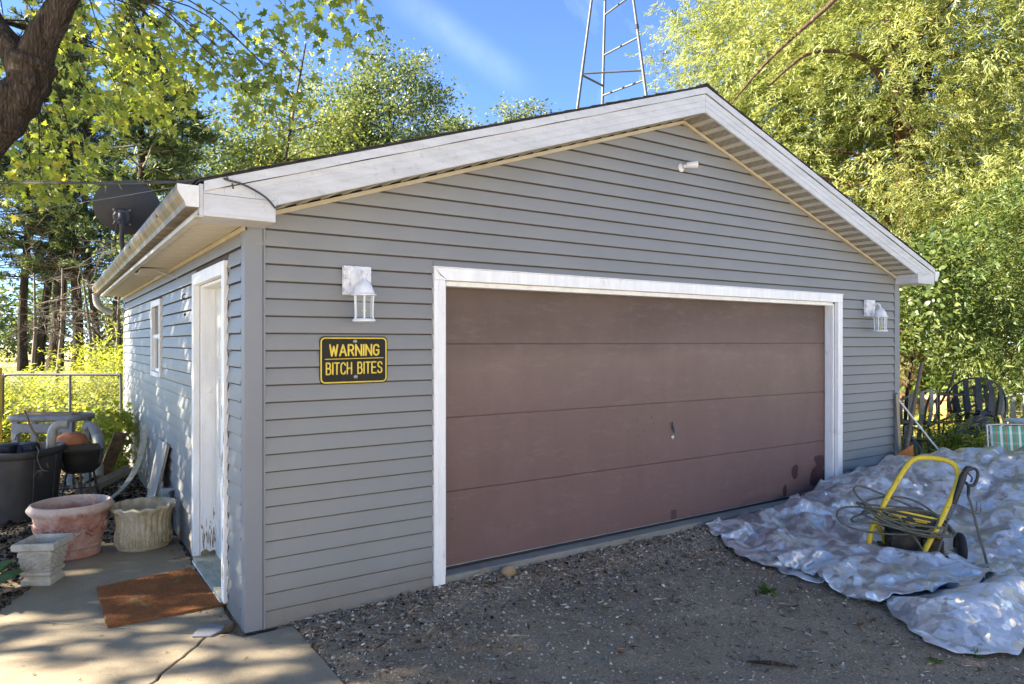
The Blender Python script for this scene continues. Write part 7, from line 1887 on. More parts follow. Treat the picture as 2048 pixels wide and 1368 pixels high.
    [-15,-6,5,-6,11,-9,-2,6,-4,7,9,-16,1,13,-13,2,3,-2,4,11,0,8,-13,-5,-7,-1,6,-6,-2,18,-11,4,-3,10,-18,0,13,-13,-1,5,-4,1,14,-13,0,0,23,4,-3,2,-14,18,-5,0,-5,-18,-2,-3,2,14,-17,17,6,-18,10,3,-14,-3,6,14,7,-3,-15,9,1,-17,14,-14,8,-4,-4,6,-4,19,1,-20,23,4,-14,-3,-5,5,13,-12,9,-15,5,2,-14,0,0,-1,7,-7,4,4,-10,12,-11,18,-6,-11,7,-6,-1,14,-3,3,3,5,-20,-1,14,-12,19,1,-9,-12,-1,1,14,1,7,-21,2,13,7,2,-1,-24,0,0,6,18,1,-17,-10,5,23,-20,-1,-1,-4,8,-12,13,-6,-6,2,17,-14,-4,1,10,0,-7,14,6,1,-3,-11,-9,13,-11,15,4,12,-9,-9,5,6,3,-16,-11,10,-11,12,11,-14,-9,8,-9,13,6,12,-14,-11,-7,-1,6,12,18,-24,-10,-3,1,12,-14,2,17,-9,-3,14,-16,-2,17,-13,-4,0,3,5,16,-14,-7,-1,0,0,6,14,13,-16,16,-4,-19,0,14,-12,12,-11,-12,16,-3,8,-3,-15,5,-1,6,13,-8,-19,-3,-1,0,2,5,18,15,-22,-3,-13,10,-6,8,-15,8,19,-3,-1,-20,8,6,-9,14,-13,-4,0,20,-10,7,-8,5,6,-2,16,-9,5,-5,14,-12,-15,5,12,-13,-11,5,-7,15,-5,1,5,-8,5,-17,12,9,-23,4,2,-6,1,13,-4,-9,-3,17,25,-7,-6,-12,-15,13,0,-15,18,10,-27,2,12,-11,13,-9,15,1,-19,8,-3,15,-5,13,-6,-11,21,8,-5,-13,14,-10,8,-8,-9,5,4,-21,1,-2,1,15,-6,10,-5,-13,-7,3,0,13,-15,-3,-1,0,1,0,0,2,8,-10,10,22,-13,-11,-9,-1,13,-12,14,-11,19,-9,-11,1,12,-2,-6,16,-2,-15,2,13,-6,13,-11,-5,11,19,-10,-9,14,-6,-11,12,2,1,-1,-12,-7,17,-3,-1,-10,11,-2,-18,-2,2,7,-14,7,4,-10,4,2,-1,-7,-1,10,-10,1,11,-9,21,0,-9,-14,12,-4,4,-14,15,-13,14,4,-1,2,-17,1,12,-5,-3,3,11,8,3,-22,1,14,12,-13,-6,17,-8,-8,-6,0,3,3,-3,1,16,5,3,0,-6,-7,-22,-1,7,15,-1,-18,3,3,-4,-6,-6,2,17,-17,15,4,-17,-2,-2,7,17,-17,-5,14,-15,1,0,0,16,-15,-1,14,-9,-2,13,-8,9,-11,2,18,-4,-1,11,-21,9,19,-15,-8,7,18,-8,-10,11,3,5,5,-13,6,0,-14,7,-1,-14,-8,-2,14,5,7,-15,-13,1,-1,3,-11,5,-3,8,-5,9,-11,-2,21,-13,13,0,-15,14,-11,-7,14,-16,5,0,-4,17,1,-3,-15,2,12,-13,4,11,2,-10,14,-8,-1,21,2,-20,17,5,-1,-12,14,-2,-10,3,2,10,-3,2,15,-17,-9,10,-17,-2,7,-16,7,3,-7,21,-11,-5,2,-14,-9,1,1,7,-7,-1,16,-16,0,18,0,-15,11,-6,18,-9,-17,13,3,5,-18,7,-11,4,10,-12,15,-11,-4,0,12,-2,-6,4,17,-11,-5,5,24,-14,-4,7,3,-1,17,-13,2,16,1,-8,-1,5,-10,6,9,-21,0,8,2,-5,-8,-19,-4,9,20,-1,-8,-5,5,-9,-7,-8,12,-6,8,-16,9,-9,3,11,-15,25,-11,-15,17,10,-21,2,-8,5,17,-17,-3,-1,12,-12,4,16,-4,-1,-14,3,0,3,20,-11,13,-15,7,23,-12,13,7,1,-12,2,18,-7,8,-4,12,-12,-11,-2,0,-2,16,-1,-1,-11,-20,-4,6,-19,13,10,-9,8,-2,-2,-9,-19,6,9,-13,0,11,-12,1,19,1,-15,-2,19,-6,-18,10,17,-21,-1,8,2,-4,12,-2,-12,-6,11,0,-11,-1,1,18,6,-9,13,-16,2,17,-18,12,21,-4,-11,8,12,10,-12,8,14,2,-8,9,4,-20,10,-9,2,-19,-1,14,-15,-14,11,-18,7,-15,16,-11,-4,0,5,-13,-4,19,-14,-1,1,10,-6,-3,-4,9,-11,19,-16,-1,18,-14,1,-10,13,14,-23,14,-6,-2,10,-1,-6,12,-13,8,-14,-4,15,-9,21,3,1,-13,11,-5,10,-16,22,-5,-2,18,-7,26,-7,11,-8,5,7,0,21,-12,-12,7,7,-23,-11,-7,-3,10,-8,-21,11,-19,-9,10,9,-21,-3,0,2,16,-4,-3,-17,0,10,-10,11,-9,3,5,0,15,-20,9,11,-5,-14,3,2,18,-23,3,18,-19,-5,-1,4,7,16,-2,-14,5,-8,13,-11,3,2,19,1,1,0,-8,20,-4,-3,24,1,17,2,-7,2,6,18,7,-6,7,-14,4,3,-18,-10,-5,-12,-13,6,-21,13,-19,3,5,-7,-18,4,-9,14,-12,-5,0,2,-4,-1,7,-2,7,-5,-2,16,9,3,-8,-20,1,0,25,-11,-19,13,16,-23,-6,18,8,-15,12,0,-14,0,2,7,-13,-2,8,15,5,-2,-10,9,-10,8,16,-10,4,20,10,20,-11,21,5,3,2,21,-5,1,13,-16,9,-7,-13,-9,-17,-25,9,-6,-23,14,-27,2,10,-13,-16,-2,-1,11,-13,6,-7,-2,5,-4,5,-5,1,15,10,4,-3,13,-14,-14,-7,11,-2,15,-2,-18,-5,21,-7,-19,6,8,14,-6,-11,14,4,-7,-19,1,5,11,15,-4,-22,0,6,3,21,-12,23,8,-7,28,0,7,21,-2,9,18,2,17,1,9,-25,-8,-8,-14,-12,-16,-9,7,-23,-12,15,-25,-10,11,1,-19,10,-5,-15,-2,11,-7,-4,8,-8,3,-1,8,-6,3,14,3,17,10,-4,-15,-21,8,4,-16,3,9,-17,16,-2,-13,14,-13,7,8,-13,8,16,-6,-19,3,13,-4,19,-21,9,-9,9,-3,18,-11,10,9,17,25,4,2,21,-2,22,-3,15,11,8,6,-7,-9,-16,-25,-7,-18,-10,0,-24,2,-17,8,-19,15,-15,-21,6,4,-17,4,3,7,-19,3,0,19,-8,-4,5,10,-1,-2,10,6,23,-4,-21,-10,12,-21,-15,2,0,9,-13,3,15,2,-17,0,11,14,3,-10,9,-17,18,-6,-8,22,-11,-11,15,-8,17,-9,12,14,-8,25,23,-9,22,25,2,15,-11,4,13,15,16,-16,-2,-27,-14,-12,0,-17,-7,-28,-14,6,-18,13,-3,-24,-15,2,14,-17,6,5,-18,-4,-496,502,4,-3,16,11,-13,12,-5,-3,7,6,16,8,-1,-19,3,-16,4,-21,6,-15,-3,0,18,-17,8,14,3,9,-16,14,-16,14,-3,-12,3,12,10,-6,-22,4,9,14,12,14,4,-15,17,32,-9,17,8,13,16,26,-11,12,-1,21,-4,-17,-21,-3,-15,-27,-16,1,-12,-27,14,-24,-8,-2,3,-2,-15,-7,5,-15,-3,9,-8,0,8,-9,5,3,1,3,18,7,6,-7,17,-13,-4,15,6,2,-12,0,11,-22,-15,12,-13,-15,10,3,-1,-16,-1,26,4,-10,-7,4,15,-19,-4,-4,21,9,3,1,0,-16,-3,27,13,2,-10,15,-7,17,29,-8,9,17,22,20,14,0,-5,2,17,-13,9,-18,-23,-14,-12,-31,-5,1,-23,8,-18,-17,-15,-5,-4,15,-3,-19,6,-13,0,9,-6,-3,2,3,14,-4,5,14,6,-3,3,12,12,-22,1,8,-5,2,11,-12,9,-13,-18,4,-21,-6,3,1,4,10,-17,9,18,-10,-19,20,11,-6,-4,-14,17,-3,-1,0,3,12,-10,17,20,-6,-12,18,3,20,3,25,0,15,17,16,19,9,4,1,0,-20,5,-13,-1,-27,-29,-17,4,-8,-23,-4,5,-15,-13,-22,-6,1,13,-6,-9,4,-14,12,-14,1,3,5,18,-4,15,13,1,-4,4,4,6,12,-22,3,-5,1,4,-7,12,-6,-9,-17,0,-20,8,5,2,-4,-12,15,-12,16,-2,-16,4,14,-16,2,16,-13,-1,6,10,-6,11,-1,21,5,-14,12,-2,20,2,4,37,7,11,20,4,17,4,17,-14,-3,6,-16,-9,3,-9,-30,-27,0,-23,-15,-8,9,-5,-27,1,-14,-9,-3,-1,18,-3,-9,-3,-3,-3,11,5,20,0,-1,21,4,7,5,5,1,-1,-30,12,-11,-4,1,9,-17,-6,0,-4,-5,-18,-1,8,11,-18,4,13,-20,0,1,1,7,8,6,-10,23,-6,-13,1,16,-9,5,9,21,-13,-3,2,9,15,21,-7,22,31,5,16,18,17,0,-9,1,13,-18,4,-13,-20,4,-35,-6,-13,-25,-5,-16,-15,8,-30,-7,12,-8,-13,5,-5,5,12,-9,-8,-3,4,28,11,-12,16,12,-5,19,-5,-7,13,-17,-11,15,-11,4,-9,-10,0,-15,-5,-7,-2,11,-15,16,2,-19,18,-7,-9,-2,17,1,4,12,-15,12,-6,-4,11,-9,5,15,-1,9,-6,13,-11,6,19,13,2,4,19,27,19,9,4,15,-5,13,3,-6,4,-24,-8,-12,1,-29,-23,0,-10,-19,-27,6,-4,-23,-10,-5,11,-15,-2,-1,3,12,-15,-1,2,20,11,-7,14,14,-3,9,6,-11,2,4,-17,6,-3,10,-20,-11,-8,-3,-1,11,0,-18,12,-19,17,-9,-8,21,2,-5,-12,20,15,5,-19,10,8,-22,1,12,-4,13,-2,15,0,0,-5,15,-10,7,13,31,3,17,5,22,3,14,1,14,-3,-2,-6,8,-13,-23,4,-4,-29,-14,-26,1,-28,0,-4,-18,2,-5,-12,-12,16,-4,-13,-3,0,2,-1,8,20,-2,12,14,-2,-5,5,3,-16,-1,-10,0,2,15,-11,-15,13,-14,-1,-2,-4,8,-14,5,-2,9,-16,7,16,-17,4,19,-3,22,-16,5,10,-14,-10,8,17,11,7,1,-17,-2,17,10,8,-3,8,27,17,14,-3,4,18,-1,19,6,1,-9,-3,-3,-14,-3,-18,4,-25,-25,-6,-24,1,-25,3,-14,-12,10,-15,-7,-2,14,0,-7,-10,12,-10,2,9,23,7,-16,2,2,14,-8,13,-9,-8,-6,-6,12,-14,-7,23,0,-2,-9,-20,-2,-1,1,1,13,-14,13,9,-19,13,3,-10,25,6,5,-1,-19,11,10,-9,12,10,15,-9,-13,4,18,17,13,1,0,21,24,8,3,-5,17,9,-5,11,-12,-8,-2,3,-12,-11,-9,-26,-6,-14,-30,-5,-22,-10,9,-18,4,-5,-2,-12,-1,17,-18,1,3,1,0,17,13,-9,10,-9,-4,7,8,-18,-8,-2,11,-6,4,-14,14,17,-7,-15,-12,14,3,2,-9,-5,-4,17,-13,-6,14,-9,18,9,3,-4,10,-16,3,8,7,19,8,-12,14,1,2,-6,19,8,19,3,13,27,-6,17,9,-11,15,-5,2,13,-20,9,-23,-20,-13,-9,-19,4,-25,-19,-14,-10,6,-20,5,-14,-4,-2,12,-4,-10,14,-5,-12,2,0,0,24,0,-8,13,-7,8,-15,-8,-4,15,-16,-1,10,-12,10,17,-14,-3,-9,-2,7,8,16,-4,-16,-10,2,17,-17,4,20,-18,3,4,5,6,19,14,-6,17,-15,-4,11,18,-10,11,0,11,13,23,17,14,-8,11,15,12,-7,-1,2,12,-9,-15,-8,-32,-7,-3,-16,-25,-16,-3,-21,3,-14,-2,-15,3,-11,13,-1,-15,4,11,-13,-3,0,6,20,-13,-9,13,15,-19,-5,9,-1,-7,10,-19,1,12,8,-12,14,5,-8,-19,19,7,-10,2,0,-19,-2,2,4,16,5,-18,10,12,-6,19,5,-4,23,-8,10,-9,19,-1,-2,15,1,14,-4,16,24,20,-11,17,15,-1,17,-3,0,-2,-23,-3,-19,-3,-19,-1,-30,-21,-1,-20,-8,-15,-7,8,-18,-5,13,3,-23,12,8,-15,-6,0,15,4,0,-13,15,-2,-14,-4,8,-6,16,0,-14,11,1,1,-11,2,22,-14,-13,17,2,-10,-15,1,16,0,-12,12,-8,13,-11,25,-8,-2,18,-5,10,22,-7,-2,6,19,8,-3,-3,17,-5,8,22,22,8,-10,10,7,3,23,-10,7,-2,-27,-10,-13,-3,-2,-15,-25,-20,-4,-21,-15,-9,-1,13,-18,8,4,-21,-4,15,-4,7,-23,0,0,1,1,13,-5,-7,9,-11,0,1,17,-13,13,-5,-6,6,-8,19,16,-17,-21,18,-12,-10,2,6,-8,4,12,-14,17,-13,22,15,-13,-5,9,8,21,-4,18,-12,10,14,4,-7,13,-1,8,18,9,30,-9,11,1,1,14,-1,-4,2,3,-8,-21,-19,-5,2,-13,-15,-20,-24,-7,-18,10,-2,-18,13,-14,3,-19,5,10,-20,14,-11,12,5,-5,-14,2,17,-8,-9,19,-8,-12,15,-16,12,-11,-2,4,19,11,2,-28,-8,5,11,-17,14,3,-5,-3,-7,17,-11,-2,26,13,-13,-3,7,22,11,-10,17,-9,7,18,-2,11,-5,19,-3,9,23,18,8,-13,3,7,13,8,-18,-7,-2,10,-36,-10,4,-5,-23,1,-14,-23,-26,5,-11,5,-17,16,-22,-7,-4,17,-9,-9,0,-1,4,-2,-3,1,14,-13,-1,19,9,-19,4,-9,11,-15,16,-4,8,6,-10,8,-12,10,1,-7,-19,3,-2,3,3,6,7,-2,-7,25,9,2,-12,15,-9,25,1,0,20,-13,6,13,-4,7,22,11,-9,13,25,16,-5,9,-10,3,2,2,-15,3,0,-32,-10,6,-24,-5,-14,2,-34,-1,-22,-8,1,-1,19,-11,-22,-2,3,16,-8,-13,-1,0,0,13,2,-14,9,15,9,-19,-8,10,6,-7,-6,18,-14,-6,-3,3,16,-12,-1,-10,17,-1,-6,-11,20,-11,-8,2,22,-6,3,4,17,10,-16,27,-3,17,13,-3,-1,-8,5,15,8,18,-9,14,13,24,19,-1,-7,0,5,-19,-3,-3,-1,-30,-9,-11,-15,-14,1,-20,-4,-6,-23,1,-10,3,17,-5,-22,9,-13,4,8,-18,4,-5,0,1,12,-11,4,17,14,-13,-12,-2,4,-12,0,14,10,-22,12,-6,0,7,-17,16,11,-4,-13,15,3,-18,9,1,-6,13,-9,16,-10,22,-11,31,8,5,-4,10,-6,12,-5,16,8,16,-7,20,4,12,27,-2,11,1,-2,-22,3,0,-19,-20,-1,-10,-16,-28,-1,-20,-7,-14,1,-12,-9,8,12,-18,-5,13,-14,-7,8,-3,-6,9,-11,5,4,8,3,22,-10,-7,-6,-18,0,8,15,-1,-23,6,16,-9,-2,-8,18,-4,11,0,-2,-16,14,-2,-18,2,3,4,19,-16,24,-11,27,12,6,4,-11,16,-8,21,1,17,10,-9,20,11,11,21,-3,12,-6,7,-13,-6,-4,-5,-24,-9,-9,-24,-16,-12,0,-25,-5,3,-6,-17,15,-4,-19,12,5,-3,-20,-2,6,0,7,5,5,3,4,3,2,-18,-2,-14,1,13,10,11,-18,-19,20,2,-22,3,12,15,-16,7,-12,-3,-2,20,-14,12,3,-2,-11,19,-11,2,24,-12,8,11,10,-5,17,-2,12,27,10,-12,1,13,10,25,20,-9,11,-7,5,13,-4,-8,-12,-19,-15,-23,-22,2,-10,-10,-26,-4,1,-25,11,-15,-5,-3,-1,9,13,-9,-15,19,5,-1,-21,18,-2,-4,12,-11,-15,5,15,0,-9,11,4,-24,0,4,1,8,0,-9,15,-16,-6,9,16,-15,-5,17,1,10,-13,-5,12,-7,23,-13,11,21,-12,2,9,27,3,1,18,-2,26,-7,10,15,25,-12,-1,2,19,5,-9,-15,-4,-22,-19,-14,-4,-12,-15,-19,4,-3,-24,-17,4,-12,9,-9,-4,12,-2,2,-6,-11,2,12,-12,1,16,1,1,-15,13,-4,-13,-1,21,12,-20,-13,15,7,4,-17,-11,0,4,9,-12,24,4,-7,-19,12,20,3,0,-5,-15,17,-7,2,23,10,-1,-13,19,0,5,7,11,12,19,24,-5,23,8,0,-7,14,-9,9,-11,-16,1,-20,-13,1,-11,-31,-14,4,-11,5,-18,-28,-4,-5,14,-2,-13,8,-12,-2,0,4,-3,15,-17,1,1,-1,21,-7,-13,9,1,12,-6,-14,12,-11,-2,13,4,-20,1,6,-6,11,17,-12,6,-16,17,11,-11,10,-12,3,18,0,-7,16,1,15,-17,2,9,10,26,4,21,14,12,10,8,-9,8,15,-11,-6,-2,9,-24,-13,8,-15,-1,-18,-23,-21,-7,11,-19,-12,-12,4,-17,-2,-5,16,-14,-4,-1,-1,4,3,8,-16,16,-13,14,2,-17,0,1,15,-14,-3,-1,0,17,-10,-4,12,-11,9,-11,17,5,5,-16,-8,6,19,1,-6,-7,12,18,2,1,-1,-14,12,19,2,-13,10,8,16,26,15,-3,6,8,11,23,9,6,-4,-9,-17,3,-17,1,-4,-8,-12,-29,-16,-6,-22,7,-16,5,-12,2,-9,-7,-15,12,-2,-14,6,-7,7,-4,-1,18,-18,15,-12,0,12,-3,-14,8,-9,6,-5,14,10,-18,-7,19,-19,15,-3,-5,13,-2,-13,19,-5,8,-14,5,23,-6,-5,-1,6,4,19,-8,5,6,18,-1,10,18,19,19,5,-11,22,18,-3,-5,16,-17,-8,-9,6,-5,-27,-10,-1,-26,1,-29,-14,5,-13,13,-8,-14,-16,9,-17,-1,-1,-1,-2,1,-1,-1,10,18,-26,14,6,-1,2,-17,4,-11,7,1,21,0,-15,12,-5,-13,-7,0,17,5,-11,-5,12,-12,17,-10,-1,27,-11,13,-16,2,20,11,7,-15,21,1,8,0,15,25,17,6,8,-16,13,5,7,0,19,-15,10,-7,-24,-3,-21,-11,-11,2,-12,-31,-9,-5,-1,12,-30,-11,-3,1,14,-3,-16,-5,7,-4,2,19,5,-11,-18,0,0,1,14,1,-1,-15,21,12,-13,-12,21,4,-12,-3,-1,-14,17,6,-5,-15,13,-10,19,6,-9,13,-9,11,-9,5,10,12,15,-1,21,10,0,-3,22,1,17,13,-13,21,6,5,-4,9,-19,2,5,-21,-19,0,-6,-8,-26,-16,-21,6,-4,-3,-16,-7,9,-16,11,-19,13,-7,-14,20,3,-14,-4,13,0,-19,5,-5,0,8,17,0,3,-17,-5,0,22,9,2,-4,-17,-14,0,3,20,-14,14,-15,13,-6,17,-8,13,-7,6,15,11,9,6,-10,17,21,-8,19,-7,4,17,24,-17,9,16,8,5,-13,-3,-17,11,-5,-30,-7,-14,-11,-4,-27,-13,-9,-4,-7,-2,16,4,-7,-7,-24,-2,4,0,10,-5,-12,7,12,-19,0,9,-4,13,-8,10,9,-16,6,-20,11,16,1,14,-13,-10,-14,2,24,-11,16,-16,-5,12,21,-7,-6,17,5,-7,13,-1,9,5,22,13,-16,19,-2,23,16,-7,2,17,-7,1,2,14,-9,-15,-17,0,-10,-22,1,-24,-14,-8,9,-14,0,-3,-7,-17,14,-16,-6,0,-8,-6,13,-13,2,13,5,-16,-1,5,-5,15,4,-20,10,17,-2,-19,-6,-2,11,8,19,-18,-7,0,-8,13,4,21,-12,-16,24,14,-17,5,17,-12,-1,17,7,0,10,23,11,-16,7,12,27,5,-4,20,-1,5,-14,-1,13,-13,-18,-6,-18,-15,11,-10,-28,-9,-3,6,-6,-12,-12,-2,-13,12,-10,-15,3,1,-8,1,15,-8,-2,1,20,1,-22,2,5,13,-3,-17,19,-4,-4,-15,15,-5,19,-14,-4,-6,-1,21,10,7,-24,8,-3,24,-12,18,7,2,-2,-7,9,22,9,0,19,-13,16,18,-4,5,4,20,9,3,-10,-14,0,11,-18,-23,-2,-23,0,-22,-14,7,-4,-17,-7,-17,-2,-3,1,8,-13,-7,-3,0,17,-3,-4,-4,14,11,-10,3,-9,12,-2,-16,6,7,-14,11,-15,1,0,21,-5,10,-7,-1,-7,6,19,-24,-1,7,23,3,3,-6,5,10,15,-4,10,11,21,-1,-6,12,15,0,15,6,-11,8,11,-1,-1,-22,6,-19,0,-15,-24,-8,-4,-24,7,-15,-16,-7,-3,6,-14,2,4,-13,9,0,-9,1,2,7,7,15,-13,15,-4,-19,-7,0,9,-6,14,-16,4,-6,20,7,-14,2,-5,10,-12,22,-17,9,-3,21,-10,3,9,17,11,-2,17,-2,20,17,8,-9,-5,7,10,17,1,-3,-11,1,5,7,-15,-14,5,-24,-14,4,-7,-11,-22,-14,-8,-10,4,3,-5,-20,-2,3,-1,-4,1,4,3,3,3,0,19,1,2,-27,1,10,-5,-11,6,15,-17,-2,-4,12,23,-11,-10,-9,1,4,0,19,-13,16,-5,23,-6,4,8,21,-3,6,18,-5,21,6,18,-2,-11,14,-4,0,7,0,-12,8,2,-4,-17,4,-15,-26,-11,-9,-7,0,-22,12,-27,-8,9,5,-14,-4,-6,3,0,-1,-1,-5,2,13,15,-11,3,-16,18,-14,7,-11,17,8,-19,7,-10,9,14,12,-9,-26,16,8,-17,3,18,-6,16,-2,19,3,-7,14,15,15,-18,3,10,14,14,20,0,-10,10,-9,-7,-3,8,-15,-3,9,4,-5,-26,-6,-14,-22,-11,-9,9,-7,-10,-18,-1,8,4,0,-25,10,7,-9,-6,20,-9,3,-13,17,-9,-7,2,14,-10,9,17,-1,-17,11,15,-9,-1,-15,17,-15,9,3,-4,22,-9,0,6,11,12,24,10,4,-14,-2,24,7,11,1,8,6,-4,-17,-2,-5,9,-12,-9,-1,13,-22,-2,-23,-3,-9,-21,4,-19,-3,9,1,-26,-3,18,-19,13,0,-17,6,12,-16,0,17,4,-10,-7,-1,1,18,10,7,-9,16,-8,-17,-5,16,2,-21,3,16,3,27,0,-2,-4,15,10,23,-12,12,1,-9,12,23,-4,5,-4,8,-6,-11,-1,-8,9,4,-9,0,-21,-12,4,-27,-10,5,-10,-16,2,-14,4,-8,-7,-1,1,12,1,-18,16,2,-8,-9,16,0,9,-4,-3,-16,16,-1,9,17,3,-20,-8,12,-12,-2,11,-9,4,24,16,-8,9,11,-4,21,14,-5,-8,16,3,-12,22,-6,14,0,-5,21,-6,-5,-17,-10,-4,-7,4,-24,3,-7,-21,-10,6,-15,-2,-11,-1,-9,-3,0,3,8,-15,-1,4,1,-5,0,10,14,-14,-3,12,-16,0,5,18,-2,10,-15,12,-9,-5,2,15,-6,-4,22,10,-6,5,20,10,-8,19,1,-11,6,20,-17,15,7,-8,-1,6,20,2,1,-10,-9,-6,-5,-10,-27,-12,-10,-6,5,-3,-20,-5,3,-9,-3,-10,5,19,0,4,-5,-11,2,8,-18,1,17,-1,-12,12,-9,17,-7,14,-9,4,9,-4,10,-12,-6,3,19,15,-5,18,3,-14,19,-9,13,9,9,-16,-6,21,-4,8,-11,16,-5,-7,-7,1,-11,9,-16,-7,-23,-5,4,-14,-1,-9,-1,-7,-3,-6,12,-9,7,-5,19,0,-4,-16,1,8,-8,19,-4,-12,1,4,20,-6,16,4,7,-6,-18,10,-3,-15,2,14,29,1,-14,14,-12,6,26,2,-7,11,-3,-17,19,-4,12,-17,-1,-4,5,-17,0,0,9,-14,-21,6,-13,-8,-7,8,-14,-17,2,2,4,11,13,-18,10,5,-14,10,-1,12,-11,6,-8,19,0,-11,6,21,-15,8,-18,-4,8,-8,18,19,-6,-11,19,-6,18,10,-15,-2,20,4,-23,0,4,2,16,-3,-2,-14,5,-3,-18,7,-14,2,-20,-4,3,2,-7,-27,14,-2,-7,7,16,-5,-6,15,-15,-2,19,4,0,1,-21,-2,-1,4,27,3,-4,-4,-18,-1,1,4,23,-6,-5,5,9,22,0,-13,6,12,-9,0,2,16,2,-12,0,-1,10,-7,-17,-10,-9,2,8,-21,-3,-7,0,-22,11,-9,11,5,-12,2,18,8,-6,-16,16,-12,1,12,-21,17,-7,-6,22,-15,11,-8,-6,14,-11,2,22,-11,12,2,0,20,-12,-1,19,-3,-4,-1,16,-12,5,14,5,-2,-22,-13,-8,-1,10,-17,2,-13,2,-14,-6,-5,-2,0,15,-9,8,-8,15,-17,-1,5,10,-15,20,-16,0,15,-5,-8,11,-8,7,14,-16,2,21,2,-10,5,22,-11,14,3,2,-1,1,-8,-6,1,14,-1,7,-4,-19,12,-5,-18,-8,-3,-19,7,2,4,-14,-9,1,0,1,14,-7,-6,5,-6,0,19,-18,10,-7,-1,2,1,8,16,-4,10,-22,22,-13,2,6,19,14,-15,-7,2,1,0,3,13,-6,-12,0,-2,6,13,-8,-8],
]
